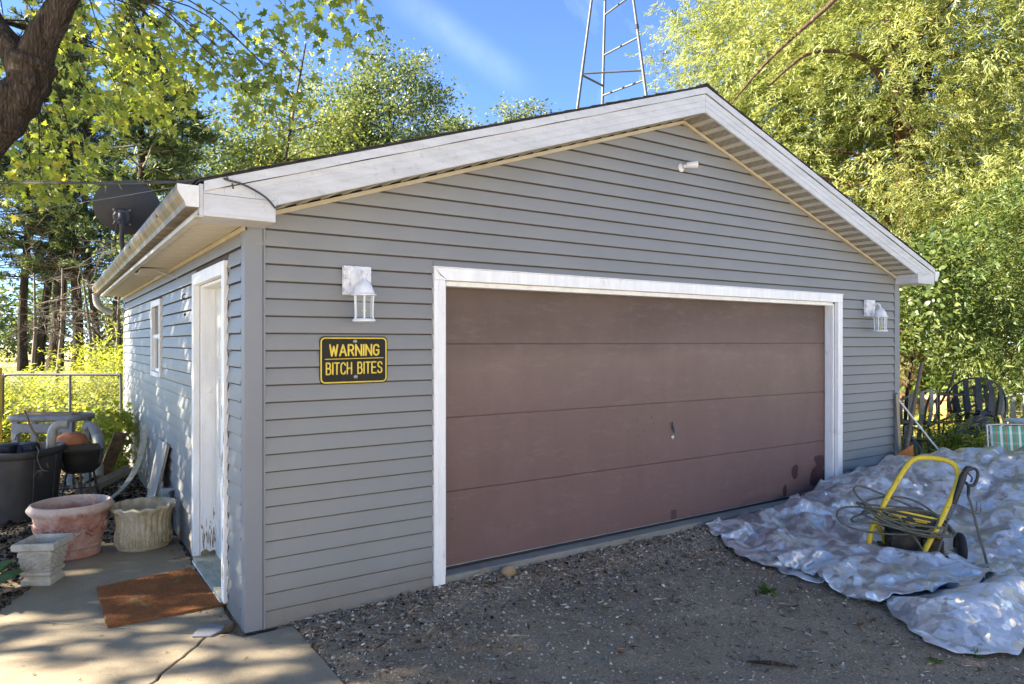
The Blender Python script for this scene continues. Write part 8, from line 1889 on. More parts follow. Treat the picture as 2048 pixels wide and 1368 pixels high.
FLAP_DATA = [
    [1048,13,8,9,10,10,10,9,9,7,9,9,10,8,-155,9,10,9,4,12,12,8,11,10,8,9,10,10,8,10,9,12,6,-215,8,10,10,10,9,10,10,6,8,10,11,10,10,11,6,11,10,9,11,11,8,11,3,-224,8,10,8,10,12,10,9,11,5,10,11,9,11,10,11,6,7,10,10,13,12,10,2,11,-247,8,10,11,9,11,8,10,9,11,11,5,11,10,9,11,10,12,10,6,9,6,14,11,8,9,9,-258,7,11,10,10,11,10,9,10,10,7,11,10,6,10,11,14,8,10,9,7,10,3,14,14,16,8,-4,-260,5,11,9,10,11,11,9,10,9,10,11,7,10,7,11,10,8,10,10,8,10,10,10,9,13,13,2,12,-266,-1,10,7,9,11,10,11,9,8,10,11,11,8,8,11,7,10,11,9,8,11,11,8,8,14,13,16,5,-7,-259,4,3,11,10,10,10,9,7,11,10,10,10,10,7,11,11,10,6,11,11,9,10,10,10,15,12,7,8,2,-269,3,6,12,11,10,11,5,10,10,11,10,9,8,10,11,10,11,8,8,11,10,10,9,13,14,8,9,10,4,-279,5,12,11,12,11,8,7,10,10,9,10,8,10,11,11,10,11,7,10,9,9,9,13,13,12,9,4,9,-263,0,7,11,15,7,10,9,10,10,8,9,10,10,11,11,9,10,8,10,10,10,9,10,17,11,7,7,8,-263,3,2,11,12,10,10,9,10,10,9,9,10,10,11,10,9,7,11,9,11,11,10,11,14,11,6,10,6,-263,4,6,11,12,10,5,10,10,10,11,9,10,9,11,9,6,11,10,10,11,10,9,8,17,11,10,9,4,-259,2,5,9,14,5,9,10,10,11,10,10,9,9,8,9,10,11,10,11,8,9,11,10,15,11,10,10,-254,9,5,9,11,8,11,10,10,10,10,9,10,9,7,10,11,10,10,10,9,11,12,13,10,11,8,-252,6,10,5,12,10,9,10,12,8,10,10,9,11,8,10,11,9,7,9,11,12,12,12,11,10,6,-251,6,7,10,11,9,11,10,11,9,10,8,10,12,11,10,9,6,10,9,12,11,11,11,11,10,2,-240,6,11,10,10,10,11,9,10,10,10,10,10,12,11,4,9,10,10,12,12,10,11,9,11,-229,-3,10,11,11,10,9,10,11,10,9,11,7,14,10,6,11,8,10,12,11,11,10,10,9,-230,5,6,10,10,10,11,10,10,11,7,8,10,11,11,8,11,11,9,10,11,11,10,10,7,-221,9,7,10,9,11,11,10,10,10,8,7,9,10,12,11,10,8,12,11,9,10,10,2,-214,10,9,9,8,10,11,8,11,11,7,11,8,7,11,11,10,10,11,9,10,9,10,-210,6,11,10,11,6,10,11,9,11,9,10,7,10,9,10,10,11,11,8,11,9,3,-200,5,10,9,10,10,10,8,9,10,11,7,10,11,10,10,10,8,8,11,11,5,5,-194,1,11,11,10,11,4,8,10,11,10,12,10,5,10,8,10,11,11,9,10,8,-183,1,0,9,10,11,5,12,10,9,10,10,4,10,9,10,13,11,9,10,10,6,-169,-5,10,4,11,4,10,11,10,10,5,9,10,10,11,10,10,11,10,10,-165,4,10,-4,12,10,9,7,10,9,5,9,11,10,10,12,9,10,10,7,-161,11,5,-4,11,6,10,10,10,6,10,8,7,10,10,8,12,12,9,-150,1,6,6,10,3,10,10,8,7,11,8,11,5,9,12,11,11,5,-155,4,5,8,8,10,9,10,9,10,11,9,10,8,4,10,11,11,-153,8,8,9,3,9,10,10,10,10,10,11,10,1,11,10,9,-142,5,8,9,9,7,9,10,11,10,10,10,6,5,11,9,-129,0,10,7,9,10,10,10,11,11,8,5,6,10,5,-111,4,12,7,11,10,10,11,11,7,10,10,-3,-96,9,10,11,8,11,10,10,10,5,9,-72,7,9,9,10,10,7],
    [-569,2,-2,-7,1,0,3,1,1,7,-1,-5,-3,1,13,-5,-3,0,-1,0,2,-1,0,0,2,0,0,0,6,-3,2,1,1,7,0,1,1,-2,-5,0,-1,-1,0,1,0,0,0,0,3,0,0,-1,0,1,6,0,-4,9,-1,1,-4,1,1,0,-2,0,0,0,-1,1,1,0,0,2,-4,1,0,3,3,6,-7,1,14,-7,1,0,1,-4,0,0,-1,-1,2,-1,1,0,0,0,-2,2,1,-4,1,2,2,3,2,0,0,11,-3,-2,1,-1,0,-2,0,-1,-1,0,1,-2,2,0,-1,2,-4,2,-3,0,3,1,2,4,-5,4,-5,15,1,-1,0,0,-1,0,-3,1,-3,0,0,0,0,1,0,0,-1,-1,0,-1,-1,-2,5,-5,6,0,1,-2,18,-3,1,0,0,0,0,0,-1,-4,0,0,-1,1,-1,-1,2,0,-2,0,3,-3,-2,-1,1,-1,4,3,-7,2,18,-1,0,1,1,-1,0,-1,-4,1,0,1,-1,-3,1,0,-1,1,-1,1,3,-7,0,3,-4,3,3,-5,-1,0,23,-1,0,-1,1,-1,-2,-2,0,-1,0,2,-3,-1,2,0,-1,0,-1,-2,1,-2,1,-4,1,6,-5,1,0,-3,23,0,-1,0,-2,0,2,-2,0,-1,-2,0,-1,0,-2,-1,0,1,0,0,-1,0,-3,1,3,0,-2,-4,3,20,4,0,1,-6,-1,3,-1,-1,-1,-2,-1,0,-3,1,-1,1,0,1,-1,-4,3,-4,3,0,2,-3,-3,-1,24,2,3,-3,-1,-1,0,-1,-1,0,-4,1,-1,0,-1,0,1,-2,3,-3,-1,-2,0,1,2,1,-4,-2,-1,24,2,3,-3,-2,-1,-1,1,-2,-1,0,-1,-1,-1,1,0,-1,0,-1,0,-1,-1,-1,1,1,-2,-1,-1,-1,22,4,3,-3,-1,-1,0,-1,-2,-1,0,-1,-1,0,0,0,-1,1,-2,0,-2,-1,1,1,-1,0,0,-2,24,1,0,-2,0,0,-2,1,-2,-1,-1,-1,-1,0,1,-1,-1,-1,-1,0,-1,1,-1,1,-1,0,-1,24,-1,1,-2,0,0,-1,-1,-1,-1,-1,-1,0,0,0,1,-1,-2,-2,-1,0,1,0,0,0,-1,-1,24,1,-1,-1,0,-1,-1,-1,0,-2,0,-1,-1,0,0,-1,1,-3,-1,0,1,0,-1,0,0,0,-3,27,-2,0,-1,-1,-1,0,-2,0,-2,0,0,-2,2,0,-2,0,-2,0,1,0,-1,0,-1,0,19,4,-2,-1,1,-1,-2,-1,0,-1,0,-1,-2,2,1,-2,0,-1,-1,0,0,-1,0,0,0,18,3,0,-2,1,-1,-2,-3,-1,-2,4,-2,-1,0,3,-1,-1,-1,-1,-1,0,1,0,0,-1,21,-5,4,-3,1,-3,-2,-2,-1,0,1,2,-2,0,3,-1,-1,-1,0,-1,1,0,1,-2,11,3,1,1,-2,0,-1,-3,0,-1,3,-1,0,1,0,1,0,-1,-1,-1,2,0,1,11,1,1,-2,0,-2,-1,0,-2,0,2,0,1,-2,2,1,-2,1,-1,-1,0,3,-4,14,-1,1,2,-1,-4,-2,3,-2,1,0,2,-4,0,-2,1,1,4,-3,2,-1,0,-2,16,-1,1,-1,-3,0,-3,1,2,0,1,-1,-2,-4,2,-2,4,0,1,0,2,-1,12,0,-6,-4,-5,2,8,0,0,-4,0,5,-4,2,-2,3,-1,0,3,1,1,-1,-3,8,-8,1,1,4,-2,-2,2,3,0,1,2,-2,1,1,0,2,1,2,-6,6,-5,1,1,-2,1,2,-2,6,0,-2,-1,5,0,1,0,2,2,-2,-3,0,1,2,0,-5,4,2,-3,5,3,-3,-1,0,4,-2,3,3,1,-3,-9,3,8,-1,-6,2,3,-3,7,1,1,-1,-1,0,3,2,-1,0,-10,-1,1,2,2,3,-1,4,-2,3,1,6,0,-2,0,3,1,-1,-14,5,1,0,3,-2,3,2,1,1,3,3,3,-6,5,3,-1,-18,5,-2,5,5,-2,3,2,1,2,2,1,0,-2,5,0,-17,1,4,5,1,2,1,4,1,0,5,-3,-1,4,-7,-13,10,1,6,2,3,2,1,0,4,-1,-2,-3,-6,2,2,7,5,4,0,-2,3,-8,-4,4,7,3,-1,4,-1,-5],
    [5,-6,6,5,2,5,3,-5,-9,7,5,1,0,-3,6,-2,-1,-7,-10,2,-6,9,1,4,6,-7,0,-4,5,0,6,0,-8,5,-7,1,2,4,4,3,-5,-10,-7,5,1,2,2,-4,9,-2,-3,-7,-2,5,10,-3,-9,8,4,-4,7,2,2,-2,-5,0,-13,-4,-1,4,3,0,-5,9,-7,-4,-3,9,11,-2,-7,-2,5,0,2,-3,8,0,7,-7,-3,-3,3,-11,0,-4,6,0,-6,0,2,8,-5,-8,7,13,-11,8,-6,3,-4,4,-4,-1,2,9,6,-2,-3,-9,3,-3,-8,4,-5,0,7,-2,6,-8,4,-10,5,15,-2,-6,-9,2,7,2,-5,-5,2,4,12,4,-7,-3,0,-8,5,-8,-3,4,6,3,3,-7,-7,-3,2,13,-6,11,-11,-2,-13,6,5,9,-5,-1,-2,2,8,-7,3,4,-2,-8,7,-2,-8,4,0,4,7,-3,-3,-7,10,-6,10,3,-6,-9,-16,7,10,-1,4,-4,-1,7,-7,-2,0,7,-3,5,-9,7,-2,-7,9,1,3,-8,0,3,-3,1,9,-7,9,-9,-19,9,9,-1,1,1,4,-10,0,4,3,-1,5,-8,-2,1,-1,-1,6,-6,1,-3,4,-5,1,10,-5,7,7,-3,-24,9,0,-1,-2,-1,10,-9,3,1,12,3,-8,0,4,1,0,-3,-9,-1,-6,7,-6,1,2,2,7,13,-6,-27,9,8,-1,-9,7,3,-5,4,5,9,-6,2,5,-4,2,-5,-2,-10,-3,6,-5,5,-4,9,-1,9,11,-3,-39,7,10,-6,2,5,-2,5,5,4,-5,6,3,0,1,-4,-4,-8,-5,5,0,2,-5,5,1,4,13,-1,4,-43,5,8,-5,2,4,10,1,-5,-1,0,5,5,11,-1,-6,-10,0,1,-3,3,-3,-6,10,2,10,6,-6,1,-41,3,10,3,-4,10,6,-6,-2,0,6,0,9,8,-7,-6,-2,-6,10,-1,-8,-4,-1,11,8,2,3,-4,-35,4,10,5,0,7,-1,-4,1,3,5,6,4,-5,-9,-3,6,-3,-4,-2,-6,2,7,9,6,-1,-10,-25,7,4,9,0,-2,6,2,-5,7,3,1,8,-2,-7,-4,6,-6,-11,-5,0,9,7,8,-1,-2,-9,-18,3,7,5,-2,4,0,2,0,6,-1,7,4,1,-2,-3,-4,-11,-2,-5,4,2,6,10,-1,-5,-7,-16,11,0,2,3,-1,3,5,0,7,-4,5,-3,5,-1,-11,-6,-6,-2,5,7,9,2,-5,-3,-20,9,6,2,-2,1,5,5,4,3,-7,2,-7,9,-2,-9,1,-10,1,6,6,4,0,-3,-8,-16,5,11,-2,6,0,-1,-1,3,1,7,-7,-7,3,5,-7,1,0,-9,3,7,6,1,-10,-2,-5,-4,10,-4,4,-3,0,0,3,6,7,-8,-5,-1,7,-1,-2,-11,7,1,7,3,-10,-6,-13,3,6,8,-7,2,1,8,0,-1,10,0,-7,-7,1,3,1,-4,-2,12,-2,5,-9,-17,4,3,-2,1,9,2,0,-8,0,11,7,-8,0,-5,-3,-3,1,4,12,5,-5,-11,-18,0,3,6,4,-2,1,5,-7,4,0,16,1,-1,-3,-3,-3,-5,9,5,3,-13,-3,-17,4,-2,1,1,3,10,-7,0,1,3,6,8,-9,3,-6,5,4,2,-6,5,-10,-14,4,9,2,1,2,-5,0,2,5,4,-1,-9,3,-5,-3,0,3,8,-2,-4,-4,-9,7,-1,9,-2,9,2,2,0,-2,-11,-7,0,9,-1,-6,-3,9,-2,-1,-16,7,2,10,-5,3,5,7,-6,3,-10,3,2,0,-4,-3,-5,5,2,2,-21,2,9,9,0,7,-1,2,4,-10,-1,7,-8,-4,-1,-6,7,3,0,-18,6,9,3,6,9,1,1,-10,4,0,-6,-1,-11,-5,5,1,-3,4,-12,9,9,7,7,-2,-7,2,-7,0,0,7,-3,-8,-10,3,-2,2,-1,3,5,7,10,-9,-4,-3,5,3,-7,-1,3,-10,1,-2,-4,10,2,7,3,0,-9,4,2,1,1,-7,4,-9,-9,1,-3,18,4,-6,5,-6,-4,1,5,1,-2,6,-8,-9,-2,-3,14,0,-3,4,1,-4,1,0,-1,6,-3,-5,-9,10,-6,0,4,9,1,-5,-6,3,-3,2,-2,7,-4,-4,-1,3,0],
]
tp = tag(settled_sheet('tarp', TARP_DATA, TARP, 0.06), 'crumpled silver tarpaulin heaped over a pile beside the overhead door', 'tarp')
settled_sheet('flap', FLAP_DATA, FLAP, 0.035, tp)
# ================================================================ PRESSURE WASHER
pw = thing('pressure_washer', 'yellow tube-framed pressure washer half wrapped in the silver tarp', 'pressure washer', (4.95, -1.55, -0.09))
hl = spline([(4.60, -1.35, -0.10), (4.66, -1.345, 0.03), (4.73, -1.34, 0.16), (4.85, -1.37, 0.34), (4.98, -1.42, 0.54), (5.07, -1.455, 0.66), (5.12, -1.49, 0.715), (5.18, -1.55, 0.732), (5.25, -1.66, 0.722), (5.275, -1.73, 0.690), (5.27, -1.765, 0.62), (5.22, -1.765, 0.50), (5.05, -1.735, 0.26), (4.92, -1.715, 0.12), (4.83, -1.705, 0.02), (4.78, -1.70, -0.09)], 5)
b = MB(); b.tube(hl, 0.0215, 12); b.build('handle_frame', M['wash_yellow'], pw, smooth=60)
for (p, q_) in (((4.97, -1.72, 0.18), (5.16, -1.70, -0.10)), ((4.76, -1.345, 0.20), (4.98, -1.33, -0.10))):
    b = MB(); b.tube(spline([p, (Vector(p) + Vector(q_)) / 2 + Vector((0.03, 0, 0.02)), q_], 5), 0.0205, 10); b.build('rear_leg', M['wash_yellow'], pw, smooth=60)
b = MB(); b.prism([(4.80, -1.37, 0.245), (4.83, -1.37, 0.325), (5.07, -1.72, 0.260), (5.04, -1.72, 0.180)], (0.010, 0.007, 0)); b.build('label_plate', M['wash_yellow'], pw, bevel=0.002)
b = MB(); b.prism([(4.797, -1.385, 0.256), (4.822, -1.385, 0.312), (5.052, -1.715, 0.250), (5.027, -1.715, 0.194)], (-0.003, -0.002, 0)); b.build('label', M['dark_plastic'], pw)
b = MB()
for s_, t_ in (((4.82, -1.41, 0.285), (4.90, -1.53, 0.262)), ((4.83, -1.42, 0.268), (4.88, -1.50, 0.255)), ((4.93, -1.57, 0.255), (5.0, -1.67, 0.236)), ((4.94, -1.58, 0.236), (4.99, -1.65, 0.225))):
    b.tube([Vector(s_) + Vector((-0.012, -0.008, 0)), Vector(t_) + Vector((-0.012, -0.008, 0))], 0.006, 5)
o_ = b.build('label_bars', M['wash_yellow'], pw); o_['kind'] = 'stuff'
R_ = Matrix.Rotation(rad(-55), 3, 'Z')
def rb(p0, p1, name, mat, bev=0.01):
    b = MB(); b.box(p0, p1); b.v = [tuple(R_ @ Vector(v) + Vector((4.97, -1.54, -0.09))) for v in b.v]
    return b.build(name, mat, pw, bevel=bev)
rb((-0.24, -0.17, 0.05), (0.24, 0.17, 0.075), 'base_plate', M['engine'], 0.004)
rb((-0.17, -0.12, 0.076), (0.05, 0.12, 0.24), 'engine_block', M['engine'], 0.02)
rb((0.06, -0.09, 0.076), (0.22, 0.09, 0.19), 'pump', M['engine'], 0.015)
for k in range(7):
    rb((-0.195, -0.10, 0.095 + 0.02 * k), (-0.171, 0.10, 0.103 + 0.02 * k), 'cooling_fin', M['engine'], 0)
b = MB(); b.tube([R_ @ Vector((-0.12, 0.02, 0.25)) + Vector((4.97, -1.54, -0.09)), R_ @ Vector((-0.12, 0.02, 0.30)) + Vector((4.97, -1.54, -0.09)), R_ @ Vector((-0.12, 0.02, 0.315)) + Vector((4.97, -1.54, -0.09))], [0.11, 0.11, 0.09], 20); b.build('recoil_cover', M['dark_plastic'], pw, smooth=40)
b = MB(); b.tube([R_ @ Vector((0.10, -0.05, 0.21)) + Vector((4.97, -1.54, -0.09)), R_ @ Vector((0.10, 0.13, 0.23)) + Vector((4.97, -1.54, -0.09))], [0.055, 0.055], 16); b.build('muffler', M['engine'], pw, smooth=40)
for sgn in (-1, 1):
    b = MB()
    c0 = Vector((5.12, -1.57, 0.0)) + (R_ @ Vector((0, 1, 0))) * 0.0 + (R_ @ Vector((1, 0, 0))) * 0.26 * sgn
    ax = (R_ @ Vector((1, 0, 0)))
    ring_ = []
    u_ = ax.orthogonal().normalized(); w_ = ax.cross(u_)
    b.tube([c0 + (u_ * math.cos(2 * math.pi * k / 24) + w_ * math.sin(2 * math.pi * k / 24)) * 0.10 for k in range(24)], 0.032, 10, closed=True)
    wh = b.build('wheel', M['rubber'], pw, smooth=60)
    b = MB(); b.tube([c0 - ax * 0.02, c0 + ax * 0.02], 0.075, 18); b.build('rim', M['engine'], wh, smooth=40)
# bolts on the handle
b = MB()
for k in (16, 20, 24, 54, 58, 62):
    p = hl[k]; b.sphere(p + Vector((-0.016, -0.013, 0.004)), 0.005, seg=6, rings=4)
b.build('bolt', M['engine'], pw)['kind'] = 'stuff'
# hose coiled round the handle
def loop(c, ax1, ax2, n, ph=0.0, wob=0.02, seed=0):
    r_ = random.Random(seed)
    k1, k2 = r_.uniform(0, 6), r_.uniform(0, 6)
    return [Vector(c) + Vector(ax1) * math.cos(t + ph) + Vector(ax2) * math.sin(t + ph) + Vector((0, 0, wob * math.sin(2 * t + k1) + wob * 0.6 * math.sin(3 * t + k2))) for t in [2 * math.pi * k / n for k in range(n + 1)]]
pts = []
specs = [((4.86, -1.56, 0.235), (0.23, -0.25, -0.06), (0.12, 0.09, 0.035), 0.015), ((4.84, -1.55, 0.265), (0.26, -0.26, -0.09), (0.10, 0.10, 0.06), 0.02), ((4.87, -1.53, 0.30), (0.21, -0.22, -0.06), (0.13, 0.10, 0.07), 0.02),
         ((4.80, -1.52, 0.235), (0.30, -0.23, -0.02), (0.10, 0.09, 0.05), 0.03), ((4.90, -1.58, 0.22), (0.19, -0.20, -0.04), (0.14, 0.12, 0.04), 0.015), ((4.84, -1.50, 0.32), (0.23, -0.25, -0.13), (0.10, 0.10, 0.09), 0.02), ((4.74, -1.46, 0.25), (0.30, -0.26, 0.0), (0.06, 0.07, 0.09), 0.02)]
b = MB()
for i, (c, a1, a2, wb) in enumerate(specs):
    pts += loop(c, a1, a2, 30, 0.25 * i, wb, i)[:-1]
pts += [Vector(p) for p in ((4.66, -1.46, 0.33), (4.74, -1.55, 0.28), (4.80, -1.66, 0.12), (4.83, -1.72, -0.02), (4.83, -1.74, -0.08))]
b.tube(spline(pts, 2), 0.0088, 7)
tag(b.build('pressure_hose', M['hose'], smooth=60), 'olive high pressure hose coiled loosely round the yellow washer frame', 'hose')
# spray gun with wand
sgn_ = thing('spray_gun', 'black trigger spray gun with steel wand hooked on the washer handle', 'spray gun', (5.25, -1.84, 0.60))
b = MB(); b.tube([(5.235, -1.83, 0.645), (5.225, -1.82, 0.60), (5.19, -1.80, 0.48), (5.165, -1.78, 0.385)], [0.022, 0.028, 0.022, 0.020], 10); b.tube([(5.235, -1.83, 0.645), (5.25, -1.845, 0.675), (5.285, -1.86, 0.675)], [0.024, 0.024, 0.018], 10); b.build('body', M['dark_plastic'], sgn_, smooth=50)
b = MB(); b.tube(spline([(5.27, -1.85, 0.675), (5.315, -1.88, 0.668), (5.33, -1.89, 0.62), (5.305, -1.875, 0.545), (5.27, -1.85, 0.535), (5.245, -1.835, 0.56)], 5), 0.0125, 8); b.build('trigger_guard', M['dark_plastic'], sgn_, smooth=50)
b = MB(); b.tube(spline([(5.255, -1.845, 0.64), (5.285, -1.865, 0.60), (5.275, -1.86, 0.565)], 4), 0.007, 6); b.build('trigger', M['dark_plastic'], sgn_)
b = MB()
for k in range(12):
    p = Vector((5.165, -1.78, 0.385)).lerp(Vector((5.125, -1.755, 0.265)), k / 11)
    q_ = Vector((5.165, -1.78, 0.385)).lerp(Vector((5.125, -1.755, 0.265)), (k + 0.6) / 11)
    b.tube([p, q_], 0.021 if k % 2 else 0.017, 10)
o_ = b.build('ribbed_grip', M['dark_plastic'], sgn_); o_['kind'] = 'stuff'
b = MB(); b.tube([(5.125, -1.755, 0.262), (4.86, -1.775, -0.03), (4.84, -1.78, -0.06)], 0.0085, 10); b.build('wand', M['galv'], sgn_, smooth=50)
b = MB(); b.tube([(5.26, -1.85, 0.535), (5.235, -1.86, 0.49), (5.215, -1.865, 0.46)], [0.011, 0.014, 0.011], 8); b.build('swivel', M['dark_plastic'], sgn_)
b = MB(); b.tube(spline([(5.215, -1.865, 0.46), (5.185, -1.905, 0.38), (5.12, -1.985, 0.18), (5.05, -2.06, 0.02), (4.93, -2.11, -0.02), (4.80, -2.0, 0.0)], 6), 0.010, 8); tag(b.build('gun_hose', M['hose'], smooth=60), 'olive hose hanging from the spray gun down onto the tarp', 'hose')
b = MB(); b.tube(spline([(5.17, -1.79, 0.39), (5.22, -1.86, 0.345), (5.27, -1.90, 0.335), (5.275, -1.905, 0.41)], 4), 0.004, 5); b.tube(spline([(5.17, -1.79, 0.37), (5.23, -1.87, 0.325), (5.29, -1.92, 0.32), (5.295, -1.925, 0.40)], 4), 0.004, 5); b.build('wire_hook', M['galv'], pw)

# ================================================================ CLUTTER AT THE FAR CORNER
def patio_chair(name, label, loc, rz, tilt=0.0, SM=M['chair_green']):
    t = thing(name, label, 'chair', loc, rz, 'strapped patio chairs by the sapling')
    def tp_(a, z):
        r = 0.30 + 0.10 * z
        return (r * math.cos(a), r * 0.9 * math.sin(a) + 0.05, z)
    for z, nm in ((0.44, 'seat_ring'), ):
        b = MB(); b.tube([(0.27 * math.cos(a), 0.27 * math.sin(a), 0.42) for a in [2 * math.pi * k / 20 for k in range(20)]], 0.013, 8, closed=True); b.build(nm, M['chair_frame'], t, local=True)
    b = MB()
    top = [tp_(math.pi * (0.02 + 0.96 * k / 16), 0.42 + 0.50 * math.sin(math.pi * (0.02 + 0.96 * k / 16)) ** 0.45) for k in range(17)]
    b.tube(top, 0.014, 8); b.build('back_rail', SM, t, local=True, smooth=50)
    for k in range(7):
        a = math.pi * (0.14 + 0.72 * k / 6)
        ztop = 0.42 + 0.50 * math.sin(a) ** 0.45
        pts = [tp_(a, 0.42 + (ztop - 0.42) * q_ / 6) for q_ in range(7)]
        pts = [(x * (1 + 0.10 * math.sin(math.pi * i / 6)), y * (1 + 0.08 * math.sin(math.pi * i / 6)), z) for i, (x, y, z) in enumerate(pts)]
        b = MB()
        vs, fs = [], []
        for i, p in enumerate(pts):
            tv = Vector((-math.sin(a), math.cos(a), 0)) * 0.034
            nv = Vector((math.cos(a), math.sin(a), 0)) * 0.004
            for s_, n_ in ((-1, -1), (1, -1), (1, 1), (-1, 1)):
                vs.append(Vector(p) + tv * s_ + nv * n_)
        for i in range(6):
            for q_ in range(4):
                q2 = (q_ + 1) % 4
                fs.append((i * 4 + q_, i * 4 + q2, i * 4 + 4 + q2, i * 4 + 4 + q_))
        fs += [(3, 2, 1, 0), (24, 25, 26, 27)]
        b.add(vs, fs); b.build('back_strap', SM, t, local=True)
    for k in range(6):
        x = -0.22 + 0.088 * k
        h = math.sqrt(max(0.01, 0.27 ** 2 - x * x))
        b = MB(); b.box((x - 0.028, -h, 0.415), (x + 0.028, h, 0.423)); b.build('seat_strap', SM, t, local=True)
    for sx in (-1, 1):
        for sy in (-1, 1):
            b = MB(); b.tube([(0.20 * sx, 0.18 * sy, 0.42), (0.25 * sx, 0.24 * sy, 0.0)], 0.013, 8); b.build('leg', M['chair_frame'], t, local=True)
    t.rotation_euler.x = tilt
    return t
c1 = patio_chair('patio_chair', 'round-backed strap chair next to the corner post, rust on its straps', (9.60, 0.80, 0.10), rad(165))
c4 = patio_chair('patio_chair', 'dark metal strap chair tipped over against the folding table frame', (10.05, 0.02, 0.20), rad(120), 0.55, M['chair_frame'])
c5 = copy_tree(c4); c5['label'] = 'dark metal strap chair upright under the sapling at the middle of the clutter'; c5.location = (10.35, 0.28, 0.12); c5.rotation_euler = (0.15, 0, rad(160))
c2 = copy_tree(c1); c2['label'] = 'round-backed strap chair standing behind the plaid lawn chair'; c2.location = (10.75, -0.30, 0.02); c2.rotation_euler.z = rad(-70)
c3 = copy_tree(c1); c3['label'] = 'low strap chair half hidden in weeds behind the white pole'; c3.location = (9.35, 0.25, -0.42); c3.rotation_euler.z = rad(10)
# collapsed metal table frame
tf = thing('table_frame', 'tangle of rusty dark folding table frame in the weeds', 'table frame', (9.9, 0.2, -0.12))
lines = [[(9.64, 0.39, 0.96), (10.33, -0.06, 0.94)], [(9.66, 0.38, 0.96), (9.66, 0.38, -0.1)], [(9.78, 0.42, 0.80), (9.83, 0.30, 1.10), (9.86, 0.26, 1.30)], [(10.33, -0.06, 0.40), (10.38, -0.09, 0.80), (10.42, -0.10, 1.0)],
         [(9.43, 0.53, 0.44), (10.05, 0.12, 0.78), (10.2, 0.02, 0.86)], [(9.30, 0.60, 0.30), (9.95, 0.18, 0.30), (10.4, -0.12, 0.46), (10.9, -0.45, 0.46)], [(9.47, 0.50, 0.36), (9.50, 0.49, 0.72), (9.56, 0.45, 0.95)], [(9.48, 0.5, 0.56), (9.95, 0.2, 0.56)],
         [(9.95, 0.19, 0.16), (10.25, 0.0, 0.55)], [(9.9, 0.22, -0.1), (9.93, 0.2, 0.60)], [(10.36, -0.09, -0.1), (10.36, -0.09, 0.5)]]
for ln_ in lines:
    b = MB(); b.tube(spline(ln_, 4), 0.017, 7); b.build('frame_tube', M['chair_frame'], tf)
# dark cloth slung in it
b = MB()
NX, NY = 22, 16
for j in range(NY + 1):
    for i in range(NX + 1):
        u, v = i / NX, j / NY
        p = Vector((9.60, 0.28, 0.42)).lerp(Vector((10.15, -0.10, 0.80)), u) + Vector((0.02, -0.02, -0.33)) * v * (0.35 + 0.65 * u)
        p += Vector((-0.55, -0.83, 0)) * (0.10 * noise.noise(Vector((u * 5, v * 5, 3))) + 0.10 * noise.noise(Vector((u * 11, v * 3, 8)))) + Vector((0, 0, 0.06 * noise.noise(Vector((u * 4, v * 4, 14)))))
        b.v.append(tuple(p))
b.f = [(j * (NX + 1) + i, j * (NX + 1) + i + 1, (j + 1) * (NX + 1) + i + 1, (j + 1) * (NX + 1) + i) for j in range(NY) for i in range(NX)]
b.mi = [0] * len(b.f)
tag(b.build('dark_cloth', M['cloth'], smooth=80, solid=0.006), 'faded dark cloth draped over the folded table frame', 'cloth')
# plaid lawn chair
lc = thing('lawn_chair', 'folding lawn chair with green orange and white plaid webbing behind the tarp', 'lawn chair', (8.74, -0.90, -0.16), rad(-40))
b = MB(); b.tube(spline([(-0.30, 0.02, 0.18), (-0.275, 0.05, 0.5), (-0.265, 0.09, 0.80), (-0.22, 0.10, 0.855), (0.22, 0.10, 0.855), (0.265, 0.09, 0.80), (0.275, 0.05, 0.5), (0.30, 0.02, 0.18)], 5), 0.013, 9); b.build('back_frame', M['alu'], lc, local=True, smooth=50)
b = MB()
vs = []
for j in range(9):
    for i in range(13):
        u, v = i / 12, j / 8
        vs.append((-0.235 + 0.47 * u, 0.035 + 0.06 * v - 0.03 * math.sin(math.pi * u), 0.36 + 0.485 * v))
b.add(vs, [(j * 13 + i, j * 13 + i + 1, (j + 1) * 13 + i + 1, (j + 1) * 13 + i) for j in range(8) for i in range(12)])
b.build('back_webbing', M['web'], lc, local=True, smooth=60, solid=0.003)
b = MB(); b.box((-0.24, -0.42, 0.34), (0.24, 0.03, 0.345)); b.build('seat_webbing', M['web'], lc, local=True)
for s_ in (-1, 1):
    b = MB(); b.tube(spline([(0.30 * s_, -0.42, 0.0), (0.30 * s_, -0.40, 0.34), (0.31 * s_, -0.38, 0.56), (0.31 * s_, 0.0, 0.585), (0.285 * s_, 0.09, 0.60)], 5), 0.012, 8); b.build('arm_frame', M['alu'], lc, local=True, smooth=50)
    b = MB(); b.tube([(0.295 * s_, -0.42, 0.34), (0.295 * s_, 0.04, 0.34), (0.30 * s_, 0.28, 0.0)], 0.012, 8); b.build('leg', M['alu'], lc, local=True, smooth=50)
    b = MB(); b.box((0.31 * s_ - 0.022, -0.36, 0.598), (0.31 * s_ + 0.022, -0.06, 0.612)); b.build('armrest', M['white_tube'], lc, local=True, bevel=0.006)
# white tray table behind it
tt = thing('tray_table', 'low white plastic table top showing above the plaid chair', 'table', (9.35, -1.05, -0.1), rad(-35))
b = MB(); b.prism([(x, y, 0.80) for x, y in rrect(-0.40, -0.25, 0.40, 0.25, 0.05)], (0, 0, 0.04)); b.build('top', M['white_tube'], tt, local=True, bevel=0.008)
for sx in (-0.34, 0.34):
    for sy in (-0.2, 0.2):
        b = MB(); b.tube([(sx, sy, 0.80), (sx * 1.05, sy * 1.05, 0)], 0.02, 8); b.build('leg', M['white_tube'], tt, local=True)
